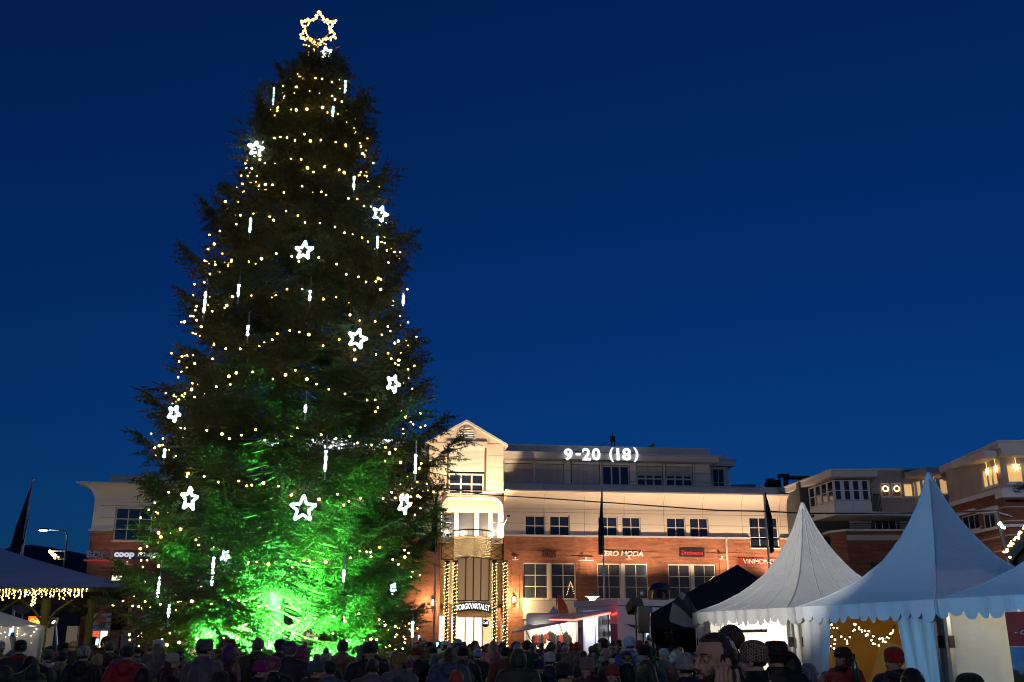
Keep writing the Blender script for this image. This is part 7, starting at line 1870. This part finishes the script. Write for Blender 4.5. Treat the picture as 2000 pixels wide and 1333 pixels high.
P(1318, 1269, 17, 285, 'person with streaked blond hair and face mask in dark red jacket', None, 'black', 'dark red', 'bob', 'blond', extras=('mask',))
P(1337, 1273, 9.4, 200, 'person in pale grey beanie and navy hooded jacket before the phone caller', 'slouch', 'pale grey', 'navy', hoodc=True)
P(1313, 1229, 35.0, 215, 'photographer in black standing on the dark gazebo stage', None, 'black', 'black', 'short', base=.9, arm='up')
P(1424, 1227, 8.9, 200, 'person with a mop of brown curly hair behind the phone caller', None, 'black', 'black', 'curly', 'brown')
P(1467, 1254, 7.9, 240, 'person in grey and mustard diamond patterned beanie', 'print', 'beige', 'black')
P(1513, 1250, 8.9, 190, 'person in round black brimmed hat before the bright tent', 'roundhat', 'black', 'black')
P(1535, 1270, 9.0, 185, 'person in black hood before the tent posts', 'hood', 'black', 'black')
P(1580, 1297, 9.5, 120, 'person with streaked grey bob and blue white scarf', None, 'black', 'navy', 'bob', 'pale grey', extras=('scarf:light blue',))
tr_ = P(1644, 1262, 12.3, 295, 'man in brown fur trapper hat and red black jacket before the golden tent', 'trapper', 'brown', 'red', extras=('scarf:black',), skin=1)
P(1742, 1262, 10.4, 300, 'woman in red beanie looking up before the golden tent', 'slouch', 'red', 'black', hoodc=True, extras=('scarf:charcoal',))
P(1778, 1306, 7.4, 180, 'black haired person seen from behind at the lower edge before the tents', None, 'black', 'black', 'bob', 'black')
P(1890, 1312, 6.3, 185, 'person in black beanie lowest before the red poster', 'beanie', 'black', 'black')
P(1610, 1312, 14, 250, 'person in blue jacket with white hood beside the streaked grey bob', None, 'white', 'blue', 'bob', 'ash')
# phone in the raised hands, green bottle
f_ = tag(MB().box(-.037, .037, -.004, .004, -.075, .075).build('phone', M_spk, None), 'glowing smartphone held up by a person before the red door', 'phone')
b_ = MB().box(-.033, .033, -.0062, -.0045, -.068, .068); f_.location = at(190, 1254, 23.55); f_.rotation_euler = (0, .05, 0)
b_.build('screen', glow('phone_screen', (.35, .65, 1.0), 2.5), f_)
bt = tag(MB().lathe([(.036, 0), (.038, .02), (.038, .18), (.014, .25), (.014, .30), (.017, .305), (.017, .32)], 14).build('bottle', mat('dark_green_bottle', (.02, .06, .015), .12), None, smooth=True), 'green glass bottle held up by the man in the trapper hat', 'bottle')
bt.location = at(1672, 1331, 12.0) - Vector((0, 0, .02))
# everyone else in the crowd
used_labels = {o['label'] for o in bpy.data.objects if 'label' in o}
spots = [(o.location.x, o.location.y) for o in bpy.data.objects if o.get('category') == 'person']
rp = random.Random(77)
VIEW = [(180, 'seen from behind'), (150, 'turned to the stalls'), (210, 'turned to the tents'), (20, 'looking at the camera'), (330, 'looking past the camera'), (90, 'in profile')]
HATS = ['beanie', 'slouch', 'pompom', 'hood', 'furhood', None, None, 'beanie', 'cap']
HN = {'beanie': 'beanie', 'slouch': 'loose knit hat', 'pompom': 'pompom hat', 'hood': 'hood', 'furhood': 'fur edged hood', 'cap': 'cap'}
HC = ['black', 'charcoal', 'grey', 'navy', 'dark red', 'pale grey', 'red', 'slate blue', 'purple', 'cream', 'olive', 'rust', 'dusty pink', 'mustard', 'brown', 'white', 'dark green', 'magenta']
JC = ['black', 'black', 'charcoal', 'navy', 'olive', 'dark red', 'grey', 'brown', 'mauve', 'slate blue', 'dark green', 'tan']
def where(px, Y):
    if px < 160: return 'near the low sparkling tent'
    if px < 300: return 'near the pavilion column'
    if px < 460: return 'beside the low spruce boughs'
    if px < 760: return 'below the lit spruce'
    if px < 880: return 'between spruce and entrance columns' if Y > 30 else 'right of the spruce'
    if px < 1000: return 'close to the bright entrance doors' if Y > 36 else 'in line with the entrance doors'
    if px < 1130: return 'at the market stall' if Y > 30 else 'in front of the market stall'
    if px < 1240: return 'at the red lit food trailer' if Y > 28 else 'in front of the food trailer'
    return 'by the black gazebo'
def free(x, y, m): return all((x - a) ** 2 + (y - b) ** 2 > m * m for a, b in spots)
zones = [((0, 400), (15, 27), 30), ((330, 780), (11, 17.5), 26), ((780, 1010), (22, 36), 34), ((800, 1010), (36, 62), 52), ((1000, 1240), (22, 38), 32), ((1010, 1130), (38, 44), 12), ((1130, 1330), (16, 30), 16), ((640, 900), (14, 22), 12)]
for (x0, x1), (y0, y1), n in zones:
    k = 0; tries = 0
    while k < n and tries < 600:
        tries += 1
        px = rp.uniform(x0, x1); Y = rp.uniform(y0, y1); q = at(px, 1250, Y)
        if math.hypot(q.x - TX, q.y - TY) < 4.0: continue
        if not free(q.x, q.y, .55 if Y > 20 else .7): continue
        hgt = rp.uniform(1.50, 1.80); face, vt = rp.choices(VIEW, [5, 2, 2, 1, 1, 1.5])[0]
        hat = rp.choice(HATS); hc = rp.choice(HC); jc = rp.choice(JC); hair = None; hcol = rp.choice(['dark brown', 'brown', 'blond', 'ash', 'black'])
        if hat is None: hair = rp.choice(['short', 'bob', 'long', 'curly']); hd = hcol + ' ' + {'short': 'short hair', 'bob': 'bobbed hair', 'long': 'long hair', 'curly': 'curly hair'}[hair]
        else:
            hd = hc + ' ' + HN[hat]
            if hat in ('beanie', 'slouch') and rp.random() < .35: hair = 'long'
        lab = 'person with %s and %s coat %s %s' % (hd, jc, vt, where(px, Y))
        if lab in used_labels or len(lab.split()) > 16: continue
        pyt = None
        # the picture height of a head at that distance
        h = hgt - CAMZ; dd = Y * CP + h * SP; pyt = 666.5 - FPX * (h * CP - Y * SP) / dd
        lastp = person(px, pyt, Y, face, lab, hat, hc, jc, hair, hcol, rp.choice(['pocket', 'down']), rp.random() < .4 and hat not in ('hood', 'furhood'), (), rp.randrange(3), pomc=rp.choice(['cream', 'tan', 'white', 'grey']))
        used_labels.add(lab); spots.append((q.x, q.y)); k += 1
        if rp.random() < .09 and 12 < Y < 45 and abs(face - 180) < 40:
            pl_ = 'small lit phone screen held above the crowd ' + where(px, Y)
            if pl_ not in used_labels:
                used_labels.add(pl_); pz = hgt + .13; ph2 = tag(MB().box(-.037, .037, -.004, .004, -.075, .075).build('phone', M_spk, None), pl_, 'phone', 'phones held up in the crowd')
                ph2.location = (q.x + .02, q.y + .30, pz); ph2.rotation_euler = (rp.uniform(-.2, .1), 0, rp.uniform(-.3, .3))
                MB().box(-.033, .033, -.0062, -.0045, -.068, .068).build('screen', bpy.data.materials['phone_screen'], ph2)
                am = MB(); limb(am, [(.12, .05, hgt - .30), (.17, .22, hgt - .16), (.05, .31, hgt + .03)], [.07, .06, .045]); am.ball((.04, .31, hgt + .08), (.04, .035, .05), 10, 8)
                o_ = am.build('raised_arm', cm('coat', jc), None, smooth=True); pr_ = lastp; o_.parent = pr_; o_.matrix_parent_inverse = Matrix(); o_.location = (0, 0, 0)
                inv = 1.0 / pr_.scale[2]; o_.scale = (1 / pr_.scale[0], 1 / pr_.scale[1], inv); o_.rotation_euler = (0, 0, -pr_.rotation_euler.z)
# ------------------------------------------------------------------ the man on the phone
hq = at(1391, 1230, 4.7)
hm_ = thing('person', 'bearded man with receding dark hair talking on a phone, closest to the camera', 'person', (hq.x, hq.y, 0), R(-58))
hs_ = hq.z / 1.755; hm_.scale = (hs_,) * 3
mb = MB(); head_shapes(mb, HZ, True)
mb.ball((0, .005, 1.30), (.165, .108, .22), 16, 10); mb.ball((0, 0, 1.08), (.148, .104, .19), 16, 10); mb.ball((0, .005, .93), (.165, .115, .14), 16, 10)
limb(mb, [(-.19, .01, 1.43), (0, .02, 1.46), (.19, .01, 1.43)], [.05, .06, .05])
limb(mb, [(-.215, 0, 1.40), (-.265, .03, 1.13), (-.235, -.07, .89)], [.05, .041, .029]); hand(mb, (-.235, -.07, .89), (.03, -.1, -.24), -1, .6)
wr = Vector((.128, -.075, HZ - .200)); limb(mb, [(.215, 0, 1.40), (.30, -.06, 1.16), tuple(wr)], [.05, .040, .027])
kn = [Vector((.132, -.112 + .0245 * i, HZ - .078 + [.0, .010, .012, .004][i])) for i in range(4)]
for i in range(4): mb.tube([wr + Vector((0, (-.5 + i / 3) * .036, .0)), kn[i]], [.017, .0135], 10)
for i in range(4):
    ln = [.058, .068, .066, .054][i]; a = kn[i]; b = a + Vector((-.004, .010, ln * .62)); c = b + Vector((-.022, .006, ln * .38)); mb.ball(a, .0125, 10, 8); mb.tube([a, b, c], [.0112, .0100, .0082], 10); mb.ball(c, .0082, 8, 6)
mb.tube([wr + Vector((-.005, .02, .02)), Vector((.122, .012, HZ - .110)), Vector((.108, .030, HZ - .060)), Vector((.100, .034, HZ - .030))], [.016, .0145, .012, .0095], 10)
for s in (-1, 1): limb(mb, [(s * .09, .005, .90), (s * .098, -.012, .49), (s * .10, .03, .09)], [.085, .056, .038]); mb.ball((s * .10, -.05, .045), (.045, .125, .042), 12, 8)
M_hskin = mat('phone_man_skin', (.40, .235, .175), .5, .06, 14, .12, 160)
link('body', blob('body', mb, M_hskin, .0048, 3), hm_)
cm_ = MB(); cm_.ball((0, .01, 1.28), (.205, .150, .235), 16, 10); cm_.ball((0, .005, 1.06), (.195, .148, .22), 16, 10); cm_.ball((0, .01, .88), (.205, .155, .20), 16, 10)
limb(cm_, [(-.20, .01, 1.425), (0, .03, 1.455), (.20, .01, 1.425)], [.082, .095, .082]); cm_.lathe([(.082, 0), (.094, .03), (.088, .06), (.078, .065)], 18, (0, .022, 1.470), sy=1.08)
limb(cm_, [(-.215, 0, 1.40), (-.265, .03, 1.13), (-.235, -.07, .91)], [.083, .07, .054]); limb(cm_, [(.215, 0, 1.40), (.305, -.055, 1.15), tuple(wr + Vector((.01, .0, -.03)))], [.083, .07, .050])
link('jacket', blob('jacket', cm_, cm('coat', 'charcoal'), .012, 3), hm_)
wear('trousers', TROU, cm('coat', 'black'), hm_)
M_hhair = cm('hair', 'dark brown')
hr = grown((0, .014, HZ + .030), (.077, .097, .087), lambda d: min(max(d[2] - .60 - .02 * abs(d[0]) + .6 * max(0, d[1] + .3), d[1] + .20 + .22 * d[2] - .35 * max(0, d[2] - .25)), d[2] + .75 - .55 * max(0, -d[1])), .07, .90, 90, 64, .02, 10, 4, .10)
link('hair', hr.mesh('hair', M_hhair, True), hm_)
for s in (-1, 1):
    sb = MB().tube([(s * .073, -.012, HZ + .03), (s * .071, -.016, HZ - .01), (s * .065, -.022, HZ - .045)], [.010, .010, .008], 8); sb.build('sideburn', M_hhair, hm_, smooth=True)
    MB().tube([(s * .013, -.0930, HZ + .028), (s * .030, -.0905, HZ + .032), (s * .053, -.0700, HZ + .027)], [.0026, .0034, .002], 6).build('eyebrow', M_hhair, hm_, smooth=True)
    MB().ball((s * .031, -.0838, HZ + .0025), .0046, 10, 8).build('iris', M_eye, hm_, smooth=True)
br = grown((0, -.028, HZ - .046), (.060, .066, .072), lambda d: min(-d[2] - .02 - .45 * max(0, -d[1] - .35) + .5 * max(0, d[1]), .45 - d[1], (abs(d[0]) - .33) if (-.42 < d[2] < -.02 and d[1] < -.6) else 1), .06, .88, 70, 50, .03, 14, 9, .08)
link('beard', br.mesh('beard', cm('hair', 'brown'), True), hm_)
M_white_eye = mat('eye_white', (.42, .40, .38), .3, .03)
for s in (-1, 1):
    MB().ball((s * .030, -.0745, HZ + .005), .0118, 14, 10).build('eyeball', M_white_eye, hm_, smooth=True)
    MB().ball((s * .030, -.0738, HZ + .0095), .0142, 14, 10).build('eyelid', M_hskin, hm_, smooth=True)
MB().tube([(-.026, -.085, HZ - .0535), (0, -.098, HZ - .046), (.026, -.085, HZ - .0535)], [.002, .0042, .002], 7).build('moustache', cm('hair', 'brown'), hm_, smooth=True)
hp = tag(MB().slab([(-.004, -.036), (.004, -.036), (.004, .036), (-.004, .036)], -.072, .072).build('phone', M_spk, None), 'dark smartphone held to the ear of the bearded man', 'phone')
mw = Matrix.Translation(hm_.location) @ Matrix.Rotation(R(-58), 4, 'Z') @ Matrix.Scale(hs_, 4)
hp.matrix_world = mw @ Matrix.Translation((.096, -.050, HZ - .080)) @ Matrix.Rotation(-.28, 4, 'X') @ Matrix.Rotation(.10, 4, 'Y')
# unseen street lamps added behind the camera to light the near crowd
for x, y, h, e, c, a in ((-9.0, -7.0, 7.5, 680, (1.0, .86, .72), 0.3), (9.5, -8.0, 7.5, 600, (1.0, .86, .74), 2.6)):
    street_lamp(x, y, h, 1.5, 'added street lamp with warm white head, unseen behind the near crowd, ' + ('toward the pavilion' if x < 0 else 'toward the tents'), e, c, a)
street_lamp(25.0, 31.0, 9.0, 1.5, 'added street lamp, out of view beyond the tents, lighting the far house fronts', 2000, (.92, .92, 1.0), 2.4)  # unseen lamp added in place of the town's ambient light
street_lamp(-31.0, 36.0, 9.0, 1.5, 'added street lamp, out of view beyond the pavilion, lighting the far shop wing', 500, (.95, .92, 1.0), 0.8)  # second unseen lamp, added to lift the ambient light on the shop wing
def beam(x, y, h, lab, shots):
    f_ = thing('assumed_floodlight', lab, 'floodlight', (x, y, 0), 0, 'assumed floodlights beside the square')
    MB().tube([(0, 0, 0), (0, 0, h)], .05, 8).tube([(0, 0, .9), (-.6, -.4, .02)], .03, 6).tube([(0, 0, .9), (.6, -.4, .02)], .03, 6).tube([(0, 0, .9), (0, .7, .02)], .03, 6).tube([(-.5, 0, h), (.5, 0, h)], .03, 6).build('stand', M_steel, f_)
    for k, (e, c, sz, t) in enumerate(shots):
        dx = -.35 + .7 * k
        o = MB().lathe([(.10, -.22), (.12, -.2), (.14, .0), (.12, .01)], 12).build('lamp_can', M_steel, f_, loc=(dx, 0, h + .15))
        tg = Vector(t) - Vector((x, y, 0)); o.rotation_euler = (tg - Vector((dx, 0, h + .15))).to_track_quat('Z', 'Y').to_euler()
        light('assumed_tent_beam', 'SPOT', Vector((dx, 0, h + .15)) + (tg - Vector((dx, 0, h + .15))).normalized() * .06, e, c, f_, spot_size=R(sz), spot_blend=.5, shadow_soft_size=.08, target=tg)
beam(-13.5, 4.0, 6.5, 'assumed stand with two floodlights, out of view, aimed at the white tents', [(26000, (1.0, .97, .88), 13, (8.2, 29.2, 4.1)), (9500, (.16, .50, 1.0), 21, (10.6, 22.6, 4.0))])  # unseen stand assumed; white and blue beams added to brighten and tint the tents
